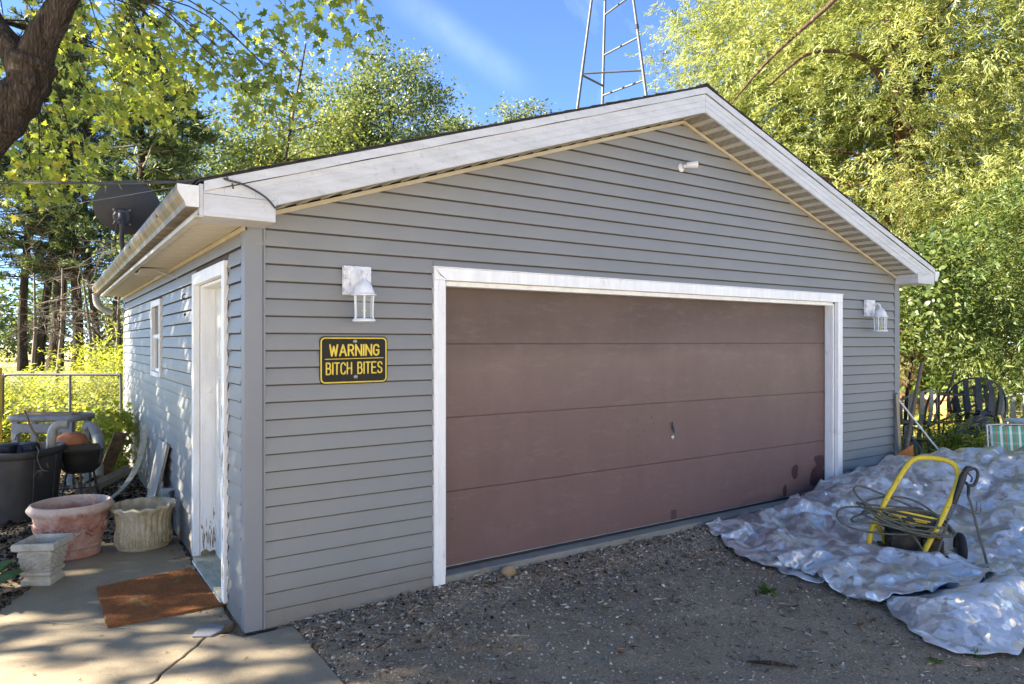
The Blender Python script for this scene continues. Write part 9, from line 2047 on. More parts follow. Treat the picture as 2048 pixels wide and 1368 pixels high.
# leaning tools at the corner post
sh_ = thing('orange_shovel', 'orange plastic scoop shovel with a long grey handle leaning by the corner post', 'shovel', (7.62, -0.2, -0.1))
b = MB(); b.tube([(7.46, -0.22, 0.02), (7.58, -0.17, 0.24), (7.95, -0.08, 0.78), (8.41, 0.02, 1.44)], [0.026, 0.027, 0.026, 0.022], 9); b.build('handle', M['oldwood'], sh_, smooth=50)
b = MB()
vs = []
for j in range(7):
    for i in range(7):
        u, v = i / 6 - 0.5, j / 6
        p = Vector((7.50, -0.15, 0.13)) + Vector((0.75, -0.35, 0.48)).normalized() * (u * 0.46) + Vector((-0.15, -0.05, 0.9)).normalized() * (v * 0.30 - 0.06) + Vector((0.3, 0.3, 0)) * (0.05 * (1 - 4 * u * u))
        vs.append(p)
b.add(vs, [(j * 7 + i, j * 7 + i + 1, (j + 1) * 7 + i + 1, (j + 1) * 7 + i) for j in range(6) for i in range(6)])
b.build('scoop', M['orange'], sh_, smooth=60, solid=0.006)
b = MB(); b.tube([(7.665, -0.045, 1.03), (7.90, -0.30, 0.55), (8.07, -0.50, 0.20), (8.16, -0.62, -0.06)], 0.011, 9); tag(b.build('white_pole', M['white_tube'], smooth=50), 'thin white metal pole leaning against the garage corner', 'pole')
b = MB(); b.prism([(7.60, -0.12, -0.10), (7.65, -0.13, -0.10), (7.675, -0.065, 1.06), (7.655, -0.06, 1.09), (7.625, -0.055, 1.06)], (0.01, 0.028, 0)); tag(b.build('wooden_stake', M['palewood'], bevel=0.004), 'pale weathered wooden stake standing upright at the far corner post', 'stake')
# hives
for i, (x, y, rz, n_, lab) in enumerate(((13.05, 2.95, 0.3, 3, 'orange wooden hive box just beside the far corner post'), (13.85, 2.30, 0.2, 2, 'orange wooden hive box behind the bent grey handle'))):
    t = thing('hive_box', lab, 'beehive', (x, y, -0.15), rz, 'orange hive boxes in the sun')
    for k in range(n_):
        b = MB(); b.box((-0.26, -0.21, 0.12 + 0.30 * k), (0.26, 0.21, 0.12 + 0.30 * k + 0.294)); b.build('box', M['hive'], t, local=True, bevel=0.005)
        b = MB(); b.box((-0.09, -0.216, 0.27 + 0.30 * k), (0.09, -0.209, 0.30 + 0.30 * k)); b.build('hand_hold', M['peel'], t, local=True)
    b = MB(); b.box((-0.29, -0.24, 0.12 + 0.30 * n_), (0.29, 0.24, 0.19 + 0.30 * n_)); b.build('lid', M['wood'], t, local=True, bevel=0.005)
    b = MB(); b.box((-0.27, -0.25, 0.0), (0.27, 0.22, 0.118)); b.build('stand', M['palewood'], t, local=True, bevel=0.005)

# ================================================================ VEGETATION
def nz(p, s, o=0.0):
    return noise.noise(Vector((p[0] * s + o, p[1] * s + o, p[2] * s - o)))

def limb_tubes(mb, pts, r0, r1, seg=8, n=5):
    p = spline(pts, n)
    m = len(p) - 1
    mb.tube(p, [r0 + (r1 - r0) * (i / m) for i in range(m + 1)], seg)
    return p

def crown_clumps(c, r, n, shell=0.35, rough=0.28):
    u = rdir(n)
    k = shell + (1 - shell) * rng.random(n) ** 0.45
    out = []
    for i in range(n):
        q = 1 + rough * nz(u[i], 1.9, c[0]) * 1.6
        out.append((c[0] + u[i][0] * r[0] * k[i] * q, c[1] + u[i][1] * r[1] * k[i] * q, c[2] + u[i][2] * r[2] * k[i] * q))
    return np.array(out)

def clump_leaves(C, per, cs, lsz, flat=0.6, droop=0.15):
    n = len(C) * per
    idx_ = np.repeat(np.arange(len(C)), per)
    P = C[idx_] + rng.normal(size=(n, 3)) * np.array([cs, cs, cs * flat])
    D = rdir(n); D[:, 2] = D[:, 2] * 0.6 - droop
    N = rng.normal(size=(n, 3)) * 0.75; N[:, 2] += 0.7
    S = lsz * (0.65 + 0.7 * rng.random(n))
    ct = rng.random(len(C))
    tone = 0.12 + 0.42 * rng.random(n) + 0.40 * ct[idx_]
    return P, D, N, S, tone

def spray_leaves(C, centre, per, k, L, cs, lsz, sag=0.5):
    """drooping feathery sprays: per sprays in each clump, k narrow leaves on each"""
    n = len(C) * per
    idx_ = np.repeat(np.arange(len(C)), per)
    st = C[idx_] + rng.normal(size=(n, 3)) * np.array([cs, cs, cs * 0.7])
    out = st - np.array(centre)[None]
    out[:, 2] *= 0.3
    d = unit(unit(out) * 0.6 + rng.normal(size=(n, 3)) * 0.6 + np.array([0, 0, 0.1]))
    l_ = L * (0.6 + 0.8 * rng.random(n))
    t = (np.arange(k) + 0.5) / k
    P = st[:, None, :] + d[:, None, :] * (t[None, :, None] * l_[:, None, None])
    P[:, :, 2] -= sag * l_[:, None] * t[None] ** 2
    tang = d[:, None, :] - np.array([0, 0, 1])[None, None] * (2 * sag * t)[None, :, None]
    tang = tang / np.linalg.norm(tang, axis=2, keepdims=True)
    side = np.cross(tang, np.array([0, 0, 1.0])[None, None])
    sg = np.where(np.arange(k) % 2 == 0, 1.0, -1.0)[None, :, None]
    D = tang * 0.8 + side * sg * 0.75 + rng.normal(size=P.shape) * 0.38
    P = P + rng.normal(size=P.shape) * 0.03
    D[:, :, 2] -= 0.25
    N = np.cross(tang, side) + rng.normal(size=P.shape) * 0.45
    ct = rng.random(len(C))
    tone = 0.16 + 0.24 * rng.random((n, k)) + 0.22 * rng.random((n, 1)) + 0.36 * ct[idx_][:, None]
    S = lsz * (0.7 + 0.6 * rng.random((n, k)))
    return P.reshape(-1, 3), D.reshape(-1, 3), N.reshape(-1, 3), S.reshape(-1), tone.reshape(-1)

def tree(name, label, cat, base, centre, r, ncl, per, cs, lsz, lmat, bmat, tr, nlimb=14, tmpl=T_RHOMB, spray=None, group=None, trunk=None, shell=0.35, extra=None, droop=0.15, limb_r=0.22, tone_add=0.0):
    t = thing(name, label, cat, base, 0, group)
    C = crown_clumps(centre, r, ncl, shell)
    if extra is not None:
        for (c2, r2, n2) in extra:
            C = np.concatenate([C, crown_clumps(c2, r2, n2, shell)])
    if spray:
        P, D, N, S, tone = spray_leaves(C, centre, per, spray[0], spray[1], cs, lsz, spray[2])
    else:
        P, D, N, S, tone = clump_leaves(C, per, cs, lsz, droop=droop)
    leaves('crown', tmpl, P, D, N, S, tone + tone_add, lmat, t)
    b = MB()
    top = (centre[0], centre[1], centre[2] + r[2] * 0.55)
    if trunk is None:
        trunk = [base, (base[0] * 0.6 + centre[0] * 0.4 + random.uniform(-.2, .2), base[1] * 0.6 + centre[1] * 0.4 + random.uniform(-.2, .2), base[2] * 0.55 + centre[2] * 0.45), centre, top]
    tp_ = limb_tubes(b, trunk, tr, tr * 0.22, 10)
    b.build('trunk', bmat, t, smooth=60)
    b = MB()
    for i in rng.permutation(len(C))[:nlimb]:
        e = Vector(C[i])
        cand = [p for p in tp_ if p.z < e.z - 0.15 * (e - Vector(centre)).length + 0.3] or [tp_[len(tp_) // 2]]
        s = min(cand, key=lambda p: (p - e).length)
        mid = s.lerp(e, 0.5) + Vector((random.uniform(-.2, .2), random.uniform(-.2, .2), random.uniform(0.0, .4))) * (e - s).length * 0.35
        limb_tubes(b, [s, mid, e], tr * limb_r, tr * 0.05, 6, 4)
    if b.v:
        b.build('limbs', bmat, t, smooth=60)['kind'] = 'stuff'
    return t
random.seed(40)

# ---- the maple whose limb leans into the picture
mt = thing('maple_tree', 'maple with a thick dark bent limb reaching in at the upper left corner', 'tree', (-3.1, 2.4, -0.15))
b = MB()
tr_ = spline([(-3.15, 2.42, -0.2), (-2.95, 2.35, 0.5), (-2.55, 2.2, 1.5), (-1.95, 1.97, 2.55), (-1.40, 1.76, 3.22), (-1.16, 1.65, 3.55), (-1.10, 1.61, 3.78)], 8)
rs = [0.215 - 0.085 * (i / (len(tr_) - 1)) + 0.012 * math.sin(i * 1.7) for i in range(len(tr_))]
rs[-1] = 0.115; rs[-2] = 0.145; rs[-3] = 0.155
b.tube(tr_, rs, 18)
nb = []
for v in b.v:
    p = Vector(v)
    q = p + Vector((1, 0.3, 0)) * 0
    f = 0.018 * nz((p.x, p.y, p.z * 0.5), 9) + 0.02 * nz(p, 3.5)
    c_ = min(tr_, key=lambda s: (s - p).length)
    nb.append(tuple(p + (p - c_).normalized() * f))
b.v = nb
b.build('trunk', M['bark'], mt, smooth=70)
b = MB(); limb_tubes(b, [(-1.13, 1.63, 3.66), (-1.07, 1.58, 3.88), (-0.98, 1.52, 4.08), (-0.88, 1.44, 4.30), (-0.55, 1.2, 5.1), (0.1, 0.8, 6.3)], 0.125, 0.05, 14, 8); b.build('limb', M['bark'], mt, smooth=70)
b = MB(); limb_tubes(b, [(-1.15, 1.66, 3.62), (-1.24, 1.78, 3.86), (-1.38, 1.95, 4.12), (-1.7, 2.2, 4.9), (-2.2, 2.6, 6.2)], 0.115, 0.05, 14, 8); b.build('limb', M['bark'], mt, smooth=70)
b = MB(); limb_tubes(b, [(-2.3, 2.1, 2.0), (-2.8, 1.4, 3.2), (-3.3, 0.5, 4.4), (-3.5, -0.6, 5.4)], 0.12, 0.03, 10, 6); limb_tubes(b, [(-2.6, 2.2, 1.5), (-3.3, 3.2, 3.0), (-3.6, 4.5, 4.2)], 0.11, 0.03, 10, 6); b.build('limb', M['bark'], mt, smooth=70)
# hanging sprays of leaves in view: end points of twigs
SPR = [(-1.15, 2.83, 3.42), (-0.97, 3.06, 3.69), (-0.69, 3.24, 4.07), (-0.39, 3.28, 4.19), (-0.29, 2.25, 4.16), (-0.68, 2.02, 4.24), (-0.93, 2.92, 3.30), (-1.15, 2.83, 3.25), (-0.82, 2.85, 3.43), (-1.08, 2.78, 3.16), (0.11, 1.38, 4.04), (0.22, 1.18, 3.84), (0.32, 0.99, 3.87), (0.28, 1.14, 3.64), (0.36, 0.85, 3.74), (0.14, 0.99, 4.17), (0.37, 0.60, 4.17), (0.62, 0.44, 4.22), (0.75, 0.34, 4.24), (-0.17, 1.69, 4.32), (0.0, 1.57, 4.12), (-0.42, 2.09, 4.33), (-1.31, 3.17, 4.33), (-0.8, 2.35, 4.45), (-0.45, 3.08, 4.05), (-0.2, 2.67, 4.05), (-0.04, 2.08, 3.95), (-1.2, 3.3, 3.95), (-0.9, 3.4, 4.5), (-0.5, 2.7, 4.5), (-0.25, 3.5, 4.5), (0.05, 2.9, 4.45), (-1.0, 2.2, 4.6), (-0.62, 3.6, 4.2), (-0.3, 3.9, 4.4), (0.0, 3.4, 4.15)]
b = MB()
starts = [Vector(p) for p in ((-0.88, 1.44, 4.30), (-0.55, 1.2, 5.1), (-0.2, 1.0, 5.7), (-1.38, 1.95, 4.12), (-1.7, 2.2, 4.9), (-1.0, 1.5, 4.05))]
PP, DD, NN, SS, TT = [], [], [], [], []
for i, e in enumerate(SPR):
    e = Vector(e)
    s = min(starts, key=lambda q: (q - e).length + (0 if q.z > e.z - 0.2 else 2))
    mid = s.lerp(e, 0.55) + Vector((random.uniform(-.15, .15), random.uniform(-.15, .15), 0.22))
    tw = limb_tubes(b, [s, mid, e, e + Vector((random.uniform(-.1, .15), random.uniform(-.1, .1), -0.16))], 0.007, 0.002, 5, 5)
    yel = 0.28 if e.y > 2.0 else 0.04
    n = 50
    for _ in range(n):
        t = random.random() ** 0.6
        p = tw[min(len(tw) - 1, int((0.45 + 0.55 * t) * len(tw)))]
        o = Vector((random.gauss(0, 0.15), random.gauss(0, 0.15), random.gauss(0, 0.11)))
        PP.append(p + o)
        DD.append((o.x * 2 + random.gauss(0, .4), o.y * 2 + random.gauss(0, .4), -0.55 + random.gauss(0, .35)))
        NN.append((random.gauss(-0.2, .6), random.gauss(-0.5, .6), random.gauss(0.5, .5)))
        SS.append(random.uniform(0.055, 0.098))
        TT.append(min(1, yel + 0.1 + random.random() * 0.6))
b.build('twigs', M['bark'], mt)['kind'] = 'stuff'
leaves('leaf', T_MAPLE, np.array([tuple(p) for p in PP]), np.array(DD), np.array(NN), np.array(SS), np.array(TT), M['maple'], mt)['kind'] = 'stuff'
C2_ = crown_clumps((-4.4, 1.6, 5.3), (1.1, 1.4, 0.95), 46, 0.1)  # dense out-of-view clump added to keep the sun off the tarp
P, D, N, S, tone = clump_leaves(C2_, 70, 0.3, 0.15)
leaves('crown', T_RHOMB, P, D, N, S, tone, M['maple'], mt)
# rest of the crown, over and to the left of the camera's view
C1 = crown_clumps((-4.4, 1.2, 6.6), (2.0, 3.6, 1.3), 34, 0.2)
C1 = C1[C1[:, 0] < -1.75]
P, D, N, S, tone = clump_leaves(C1, 70, 0.33, 0.17)
k_ = P[:, 0] < -1.62
leaves('crown', T_RHOMB, P[k_], D[k_], N[k_], S[k_], tone[k_], M['maple'], mt)

# ---- big feathery trees on the right
T_ = tree('willow_tree', 'tall feathery yellow-green willow with a warm brown forked trunk right of the roof', 'tree', (16.6, 4.2, -0.2), (16.5, 4.3, 8.2), (4.6, 4.2, 6.2), 290, 23, 0.50, 0.138, M['willow'], M['bark_warm'], 0.36, 26, T_NARROW, (22, 0.55, 0.3), 'tall willows beyond the garage',
          trunk=[(16.6, 4.2, -0.3), (16.5, 4.2, 3.5), (16.45, 4.28, 7.0), (16.2, 4.3, 9.6), (16.4, 4.5, 13.5)], tone_add=0.08)
b = MB(); limb_tubes(b, [(16.45, 4.28, 6.6), (15.3, 4.0, 7.4), (13.8, 3.8, 7.9), (11.9, 3.8, 7.6), (10.6, 3.9, 6.7)], 0.085, 0.02, 9, 6)
limb_tubes(b, [(16.45, 4.25, 7.0), (17.1, 4.0, 8.6), (17.5, 3.9, 11.0)], 0.20, 0.06, 9, 6); limb_tubes(b, [(16.4, 4.3, 7.4), (15.7, 4.2, 9.0), (15.3, 4.1, 11.5)], 0.18, 0.06, 9, 6)
b.build('limb', M['bark_warm'], T_, smooth=60)
T2_ = tree('willow_tree', 'willow with a leaning orange-brown limb at the upper right corner', 'tree', (20.5, 1.5, -0.2), (19.8, 2.6, 9.4), (5.0, 4.6, 6.4), 250, 21, 0.54, 0.150, M['willow'], M['bark_warm'], 0.40, 20, T_NARROW, (22, 0.6, 0.3), 'tall willows beyond the garage')
b = MB(); limb_tubes(b, [(20.0, 2.0, 5.5), (16.8, 1.2, 7.7), (14.3, 1.0, 8.9), (12.2, 2.2, 9.1), (11.0, 3.0, 7.9), (10.2, 3.6, 7.0), (9.7, 4.1, 6.2)], 0.10, 0.015, 10, 6); b.build('limb', M['bark_warm'], T2_, smooth=60)
tree('willow_tree', 'pale willow crown standing out against the sky beside the roof ridge', 'tree', (16.2, 8.2, -0.2), (16.4, 7.4, 8.6), (2.9, 2.9, 5.4), 210, 22, 0.44, 0.134, M['willow'], M['bark_warm'], 0.28, 16, T_NARROW, (22, 0.5, 0.35), 'tall willows beyond the garage', extra=[((14.6, 7.2, 9.2), (1.9, 1.9, 2.4), 45), ((14.9, 7.6, 6.6), (1.8, 1.8, 1.6), 30)], tone_add=0.04)
tree('willow_tree', 'farther willow filling the gap behind the forked trunk', 'tree', (24, 8, -0.3), (24, 7.5, 7.0), (5.4, 5.4, 6.5), 150, 11, 0.75, 0.30, M['willow'], M['bark_warm'], 0.35, 12, T_NARROW, (20, 1.2, 0.45), 'tall willows beyond the garage')
tree('willow_tree', 'low drooping willow behind the metal clutter at the right edge', 'tree', (16.8, 0.2, -0.2), (16.3, 0.6, 3.4), (3.2, 3.2, 3.0), 160, 19, 0.42, 0.122, M['willow'], M['bark_warm'], 0.18, 10, T_NARROW, (22, 0.5, 0.35), 'tall willows beyond the garage')
# broad leaved saplings by the far corner
tree('sapling', 'broad-leaved green sapling right behind the far corner post', 'tree', (10.9, 1.5, -0.15), (10.9, 1.25, 2.45), (1.5, 1.3, 1.05), 84, 54, 0.25, 0.092, M['sap'], M['bark'], 0.035, 26, T_OVAL, None, 'saplings at the far corner', trunk=[(10.9, 1.5, -0.2), (10.85, 1.4, 1.0), (10.95, 1.25, 2.2), (10.9, 1.2, 3.2)], droop=0.35)
tree('sapling', 'narrow-leaved dark green sapling overhanging the black metal frame', 'tree', (12.6, 0.3, -0.15), (12.6, 0.2, 2.5), (1.7, 1.5, 1.5), 80, 12, 0.30, 0.14, M['sap'], M['bark'], 0.04, 20, T_NARROW, (18, 0.6, 0.5), 'saplings at the far corner')

# ---- trees behind the roof on the left
tree('leafy_tree', 'rounded dark green tree rising behind the roof left of the tower', 'tree', (12.1, 25.2, -0.3), (12.1, 25.2, 11.2), (2.6, 2.6, 3.6), 210, 150, 0.42, 0.155, M['ash'], M['bark_pine'], 0.25, 14, T_RHOMB, None, 'leafy trees behind the roof', extra=[((10.0, 25.6, 9.2), (2.2, 2.0, 2.3), 90), ((14.4, 24.6, 9.6), (1.7, 1.6, 2.1), 70)], tone_add=0.1)
tree('leafy_tree', 'small bushy treetop showing above the middle of the roof slope', 'tree', (16.9, 26.8, -0.3), (16.7, 26.8, 11.6), (1.7, 1.5, 2.0), 60, 90, 0.36, 0.17, M['ash'], M['bark_pine'], 0.15, 6, T_RHOMB, None, 'leafy trees behind the roof', tone_add=0.15)
tree('leafy_tree', 'small two-lobed treetop just left of the tower legs', 'tree', (19.2, 25.3, -0.3), (19.0, 25.4, 12.1), (1.1, 1.0, 1.9), 40, 90, 0.36, 0.17, M['ash'], M['bark_pine'], 0.15, 6, T_RHOMB, None, 'leafy trees behind the roof', extra=[((20.2, 25.0, 12.1), (1.0, 1.0, 2.0), 40)], tone_add=0.2)
tree('locust_tree', 'airy yellowing tree with thin forked trunks behind the hanging maple leaves', 'tree', (6.3, 21.6, -0.3), (6.7, 21.6, 9.6), (2.3, 2.1, 4.0), 95, 34, 0.48, 0.15, M['locust'], M['bark'], 0.13, 34, T_RHOMB, None, trunk=[(5.9, 21.6, -0.3), (6.0, 21.6, 4.0), (6.2, 21.6, 7.5), (7.1, 21.6, 13.0)], shell=0.2)
tree('leafy_tree', 'yellow-green tree low behind the left end of the roof', 'tree', (6.0, 33, -0.3), (6.0, 33, 8.6), (4.2, 3.0, 4.8), 190, 110, 0.6, 0.20, M['ash'], M['bark'], 0.22, 14, T_RHOMB, None, 'leafy trees behind the roof')
tree('leafy_tree', 'green tree between the yellow tree and the rounded dark tree', 'tree', (10.2, 34, -0.3), (10.2, 34, 10.2), (4.2, 3.0, 5.2), 200, 110, 0.6, 0.20, M['ash'], M['bark'], 0.22, 14, T_RHOMB, None, 'leafy trees behind the roof', tone_add=0.15)

# ---- pines
def pine(name, label, base, h, tr, spread, z0, dens, seed, lean=(0, 0), dead=0.35, group='tall pines along the lawn'):
    r_ = random.Random(seed)
    t = thing(name, label, 'pine tree', base, 0, group)
    b = MB()
    tp_ = [Vector((base[0] + lean[0] * (z / h) + 0.15 * math.sin(z * 0.35 + seed), base[1] + lean[1] * (z / h), base[2] + z)) for z in [h * i / 16 for i in range(17)]]
    b.tube(tp_, [tr * (1 - 0.88 * (i / 16)) * (1.25 if i == 0 else 1) for i in range(17)], 9)
    b.build('trunk', M['bark_pine'], t, smooth=60)
    b = MB(); bd = MB()
    P, D = [], []
    z = z0
    while z < h - 0.4:
        f = z / h
        p = tp_[min(15, int(f * 16))].lerp(tp_[min(16, int(f * 16) + 1)], f * 16 - int(f * 16))
        L0 = spread * (1 - f) ** 0.75 * (0.65 + 0.35 * min(1, (z - z0) / 3)) + 0.35
        for k in range(r_.randint(3, 5)):
            a = r_.uniform(0, 6.28)
            L = L0 * r_.uniform(0.55, 1.1)
            e = p + Vector((math.cos(a) * L, math.sin(a) * L, L * r_.uniform(-0.12, 0.30)))
            m = p.lerp(e, 0.5) + Vector((0, 0, -0.05 * L))
            br = spline([p, m, e], 4)
            dd = r_.random() < dead * (1 - f) * 1.6
            (bd if dd else b).tube(br, [tr * 0.16 * (1 - 0.8 * i / 8) + 0.006 for i in range(9)], 5)
            if dd:
                for q in range(5):
                    s = br[r_.randint(2, 8)]
                    bd.tube([s, s + Vector((r_.gauss(0, .5), r_.gauss(0, .5), r_.gauss(-.1, .35))) * L * 0.5], [0.012, 0.004], 4)
                continue
            for q in range(int(dens * L) + 2):
                s = r_.uniform(0.3, 1.0)
                c = br[min(8, int(s * 8))] + Vector((r_.gauss(0, .16), r_.gauss(0, .16), r_.gauss(0, .08))) * L * 0.6
                dv = (e - p).normalized()
                for w in range(7):
                    P.append(c + Vector((r_.gauss(0, .07), r_.gauss(0, .07), r_.gauss(0, .05))))
                    D.append((dv.x * 0.6 + r_.gauss(0, .6), dv.y * 0.6 + r_.gauss(0, .6), 0.35 + r_.gauss(0, .5)))
        z += r_.uniform(0.30, 0.55)
    n = len(P)
    leaves('crown', T_NEEDLE if False else T_NARROW, np.array([tuple(p) for p in P]), np.array(D), rng.normal(size=(n, 3)), 0.34 * (0.7 + 0.6 * rng.random(n)), rng.random(n) ** 1.3, M['pine'], t)
    if b.v: b.build('branches', M['bark_pine'], t)['kind'] = 'stuff'
    if bd.v: bd.build('dead_branches', M['twig'], t)['kind'] = 'stuff'
    return t
pine('pine_tree', 'nearer pine with a thick bare trunk seen above the satellite dish', (1.75, 22.6, -0.3), 15.0, 0.23, 2.6, 5.5, 15, 1, (0.1, 0), 0.2)
pine('pine_tree', 'pine with dark layered boughs close to the roof corner', (3.3, 25.2, -0.3), 12.5, 0.17, 2.5, 5.0, 16, 2, (0.2, 0), 0.2)
for i, (x, y, h, tr, ln_, lab) in enumerate(((-2.25, 51.7, 27, 0.30, (0.2, 0), 'dark pine trunk leftmost of the row across the lawn'), (-1.35, 51.3, 25, 0.30, (1.3, 0), 'leaning dark pine second in the row across the lawn'), (-0.55, 50.7, 28, 0.48, (0.5, 0), 'thickest dark pine in the middle of the row'),
        (0.62, 49.9, 27, 0.36, (-0.6, 0), 'straight dark pine just right of the thickest trunk'), (1.75, 49.2, 26, 0.26, (-1.3, 0), 'slim pine leaning left beside the thickest group'), (2.9, 48.5, 22, 0.24, (0.1, 0), 'slim pine beside the garage wall at the end of the row'), (-4.3, 53, 26, 0.3, (0, 0), 'pine at the left picture edge across the lawn'), (-6.5, 47, 24, 0.3, (0, 0), 'pine just outside the left picture edge'))):
    if i == 7: continue
    pine('pine_tree', lab, (x, y, -0.45), h, tr, 4.2, 6.5, 9, 10 + i, ln_, 0.5)

# dead brush hanging among the pine trunks
bb = thing('dead_brush', 'grey tangle of bare dead branches in front of the pine trunks', 'dead tree', (-0.2, 31, -0.3))
b = MB()
rb_ = random.Random(77)
def dead(p, d, L, r, lev):
    e = p + d * L
    m = p.lerp(e, 0.5) + Vector((rb_.gauss(0, .08), rb_.gauss(0, .08), rb_.gauss(0, .06))) * L
    b.tube([p, m, e], [r, r * 0.8, r * 0.55], 4, cap=False)
    if lev == 0: return
    for k in range(rb_.randint(3, 4)):
        s = p.lerp(e, rb_.uniform(0.35, 1.0))
        nd = (d + Vector((rb_.gauss(0, .55), rb_.gauss(0, .55), rb_.gauss(-0.12, .45)))).normalized()
        dead(s, nd, L * rb_.uniform(0.45, 0.75), r * 0.55, lev - 1)
for (x, y, z, h) in ((-0.7, 31.2, -0.3, 5.2), (0.6, 30.5, -0.3, 4.6), (-1.6, 32, -0.3, 5.0), (1.4, 31.5, -0.3, 4.2)):
    st_ = Vector((x, y, z)); tp_ = st_ + Vector((rb_.uniform(-.4, .4), 0, h))
    b.tube([st_, st_.lerp(tp_, .5) + Vector((0.1, 0, 0)), tp_], [0.09, 0.07, 0.035], 6)
    for k in range(9):
        s = st_.lerp(tp_, rb_.uniform(0.35, 1.0))
        a = rb_.uniform(0, 6.28)
        dead(s, Vector((math.cos(a), math.sin(a), rb_.uniform(-0.1, 0.7))).normalized(), rb_.uniform(0.9, 1.7), 0.026, 3)
b.build('branches', M['twig'], bb)

# ---- weeds and shrubs by the gate
def weeds(name, n, area, hfun, size, mat, tmpl=T_OVAL, seed=0, stems=True):
    r_ = random.Random(seed)
    P, D = [], []
    b = MB()
    ns = n // 26
    for _ in range(ns):
        x, y = r_.uniform(area[0], area[1]), r_.uniform(area[2], area[3])
        if not (x < -0.05 or y > 8.3 or x > 7.9): continue
        h = hfun(x, y) * r_.uniform(0.6, 1.1)
        if h <= 0.02: continue
        z = gz(x, y)
        lx, ly = r_.gauss(0, .14) * h, r_.gauss(0, .14) * h
        b.tube([(x, y, z), (x + lx * 0.4, y + ly * 0.4, z + h * 0.6), (x + lx, y + ly, z + h)], [0.005, 0.004, 0.002], 3, cap=False)
        for k in range(26):
            t = r_.uniform(0.12, 1.0)
            a = r_.uniform(0, 6.28)
            P.append((x + lx * t + 0.03 * math.cos(a), y + ly * t + 0.03 * math.sin(a), z + h * t))
            D.append((math.cos(a), math.sin(a), 0.35 + r_.gauss(0, .3)))
    P, D = np.array(P), np.array(D)
    n = len(P)
    N = rng.normal(size=(n, 3)) * 0.5; N[:, 2] += 0.8
    o = tag(leaves(name, tmpl, P, D, N, size * (0.6 + 0.8 * rng.random(n)), rng.random(n), mat), kind='stuff')
    o2 = b.build('stems', M['green'], o)
    return o
weeds('weeds', 22000, (-3.6, 0.0, 8.9, 13.5), lambda x, y: 0.95 - 0.12 * abs(y - 11), 0.085, M['weed'], T_OVAL, 1)
weeds('weeds', 9000, (-6, 0.6, 13.5, 20), lambda x, y: 0.5, 0.13, M['weed'], T_OVAL, 2)
weeds('weeds', 15000, (8.4, 13.5, -1.0, 3.2), lambda x, y: (0.28 if x < 11.5 else 0.5) + 0.2 * noise.noise(Vector((x, y, 0))), 0.085, M['weed'], T_NARROW, 3)
weeds('weeds', 9000, (7.95, 11, -2.2, 0.6), lambda x, y: 0.42, 0.075, M['weed'], T_NARROW, 4)
weeds('weeds', 1300, (9.1, 9.8, -0.5, 0.3), lambda x, y: 0.75, 0.11, M['weed'], T_NARROW, 8)
def shrub(name, label, base, c, r, n, per, cs, ls, mat, tmpl=T_OVAL, group=None, spray=None):
    return tree(name, label, 'shrub', base, c, r, n, per, cs, ls, mat, M['twig'], 0.02, min(40, n), tmpl, spray, group, shell=0.1)
shrub('shrub', 'bright yellow-green shrub growing above the gate rail beside the garage corner', (-0.15, 11.4, -0.2), (-0.2, 11.5, 0.95), (0.85, 0.8, 0.75), 60, 7, 0.16, 0.11, M['weed'], T_NARROW, 'shrubs by the gate', (16, 0.5, 0.15))
shrub('shrub', 'low yellow-green shrub behind the left half of the gate', (-1.6, 12.6, -0.2), (-1.6, 12.6, 0.55), (0.8, 0.7, 0.55), 40, 7, 0.16, 0.11, M['weed'], T_NARROW, 'shrubs by the gate', (16, 0.45, 0.15))
tree('wall_sapling', 'light green sapling with toothed leaves against the side wall', 'sapling', (-0.28, 6.3, -0.12), (-0.32, 6.3, 0.45), (0.32, 0.6, 0.42), 34, 26, 0.10, 0.085, M['weed'], M['twig'], 0.012, 20, T_MAPLE, None, shell=0.2, droop=0.4)

C_ = crown_clumps((-10.2, 7.6, 7.6), (1.7, 5.6, 2.9), 330, 0.15)  # crown of an unseen tree, added to shade the driveway and side wall
C_ = np.concatenate([C_, crown_clumps((-10.2, 3.5, 7.9), (1.5, 1.7, 1.6), 95, 0.1)])
C_ = C_[(C_[:, 1] < 5.6) | (rng.random(len(C_)) < 0.93)]
C_ = C_[(C_[:, 2] > 5.0) & ((C_[:, 1] > 4.7) | (C_[:, 2] > 6.35))]  # crown cut away low at the near end so sun reaches the slab
ot = thing('added_shade_tree', 'unseen broad tree added off to the left to shade driveway and side wall', 'tree', (-10.2, 7.6, -0.2))
P, D, N, S, tone = clump_leaves(C_, 62, 0.42, 0.19)
leaves('crown', T_RHOMB, P, D, N, S, tone, M['maple'], ot)
b = MB(); limb_tubes(b, [(-10.2, 7.6, -0.3), (-10.1, 7.5, 2.5), (-10.3, 7.7, 5.5), (-10.2, 7.6, 9.0)], 0.30, 0.08, 12)
for e in ((-10.4, 3.2, 7.4), (-9.9, 11.8, 7.6), (-10.6, 5.4, 8.6), (-9.8, 9.6, 9.2)):
    limb_tubes(b, [(-10.2, 7.6, 3.6), (-10.2, (7.6 + e[1]) / 2, 5.8), e], 0.13, 0.03, 8)
b.build('trunk', M['bark'], ot, smooth=60)
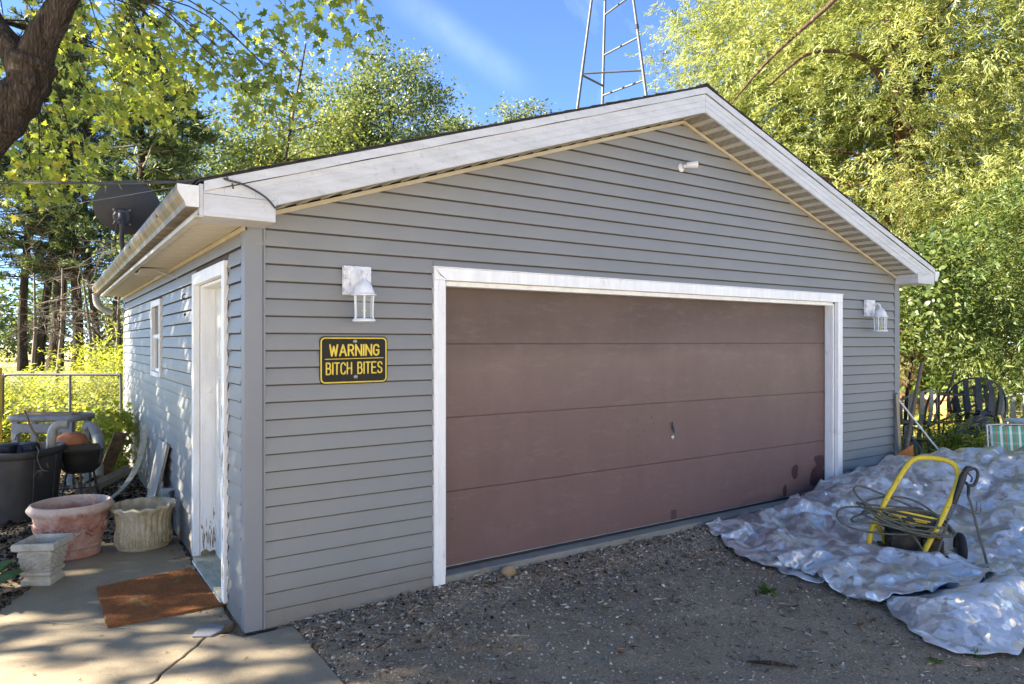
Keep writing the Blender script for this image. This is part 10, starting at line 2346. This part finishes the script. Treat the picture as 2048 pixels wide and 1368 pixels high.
# far woodland
def woods(name, c0, c1, depth, h, n, per, cs, ls, mat, seed, low=0.0):
    C = []
    r_ = random.Random(seed)
    for _ in range(n):
        t = r_.random()
        hh = h * (0.75 + 0.35 * noise.noise(Vector((t * 9, seed, 0)))) * r_.random() ** 0.7
        C.append((c0[0] + (c1[0] - c0[0]) * t + r_.gauss(0, depth), c0[1] + (c1[1] - c0[1]) * t + r_.gauss(0, depth), low + hh))
    P, D, N, S, tone = clump_leaves(np.array(C), per, cs, ls, 0.7)
    return tag(leaves(name, T_RHOMB, P, D, N, S, tone, mat), kind='stuff')
woods('woods', (-16, 92), (30, 74), 3, 10, 380, 70, 1.0, 0.5, M['ash'], 3)
woods('woods', (14, 50), (36, 30), 3, 8.0, 260, 60, 0.9, 0.42, M['green'], 4)
woods('woods', (27, 14), (30, -14), 2, 11.0, 320, 60, 0.9, 0.40, M['willow'], 5)
woods('undergrowth', (16.5, 5), (21, -6), 0.7, 1.6, 90, 60, 0.34, 0.16, M['green'], 6, -0.1)
# unseen house added behind the camera to bounce sunlight onto the front wall
hs = thing('added_bounce_house', 'unseen pale two-storey house added behind the camera to bounce light', 'house', (0, -17, -0.1))
b = MB(); b.box((-13, -24, -0.2), (11, -16.5, 5.8)); b.build('wall', M['palewall'], hs)
b = MB(); b.prism([(-13.5, -24.6, 5.8), (-13.5, -15.9, 5.8), (-13.5, -20.25, 8.6)], (25, 0, 0)); b.build('roof', M['shingle'], hs)
for x in (-10.5, -6.5, -2.5, 5.0, 8.5):
    for z in (0.9, 3.6):
        b = MB(); b.box((x, -16.49, z), (x + 1.1, -16.44, z + 1.5)); wf = b.build('window', M['white'], hs)
        b = MB(); b.box((x + 0.08, -16.438, z + 0.08), (x + 1.02, -16.43, z + 1.42)); b.build('pane', M['glass'], wf)
# pale building beyond the field
hb = thing('far_building', 'long pale low building far beyond the pines beside the garage wall', 'building', (7.5, 88, -0.6))
b = MB(); b.box((3.5, 86, -0.6), (13, 90, 1.6)); b.build('wall', M['palewall'], hb)
b = MB(); b.prism([(3.3, 85.7, 1.6), (3.3, 90.3, 1.6), (3.3, 88, 2.9)], (9.9, 0, 0)); b.build('roof', M['palewall'], hb)
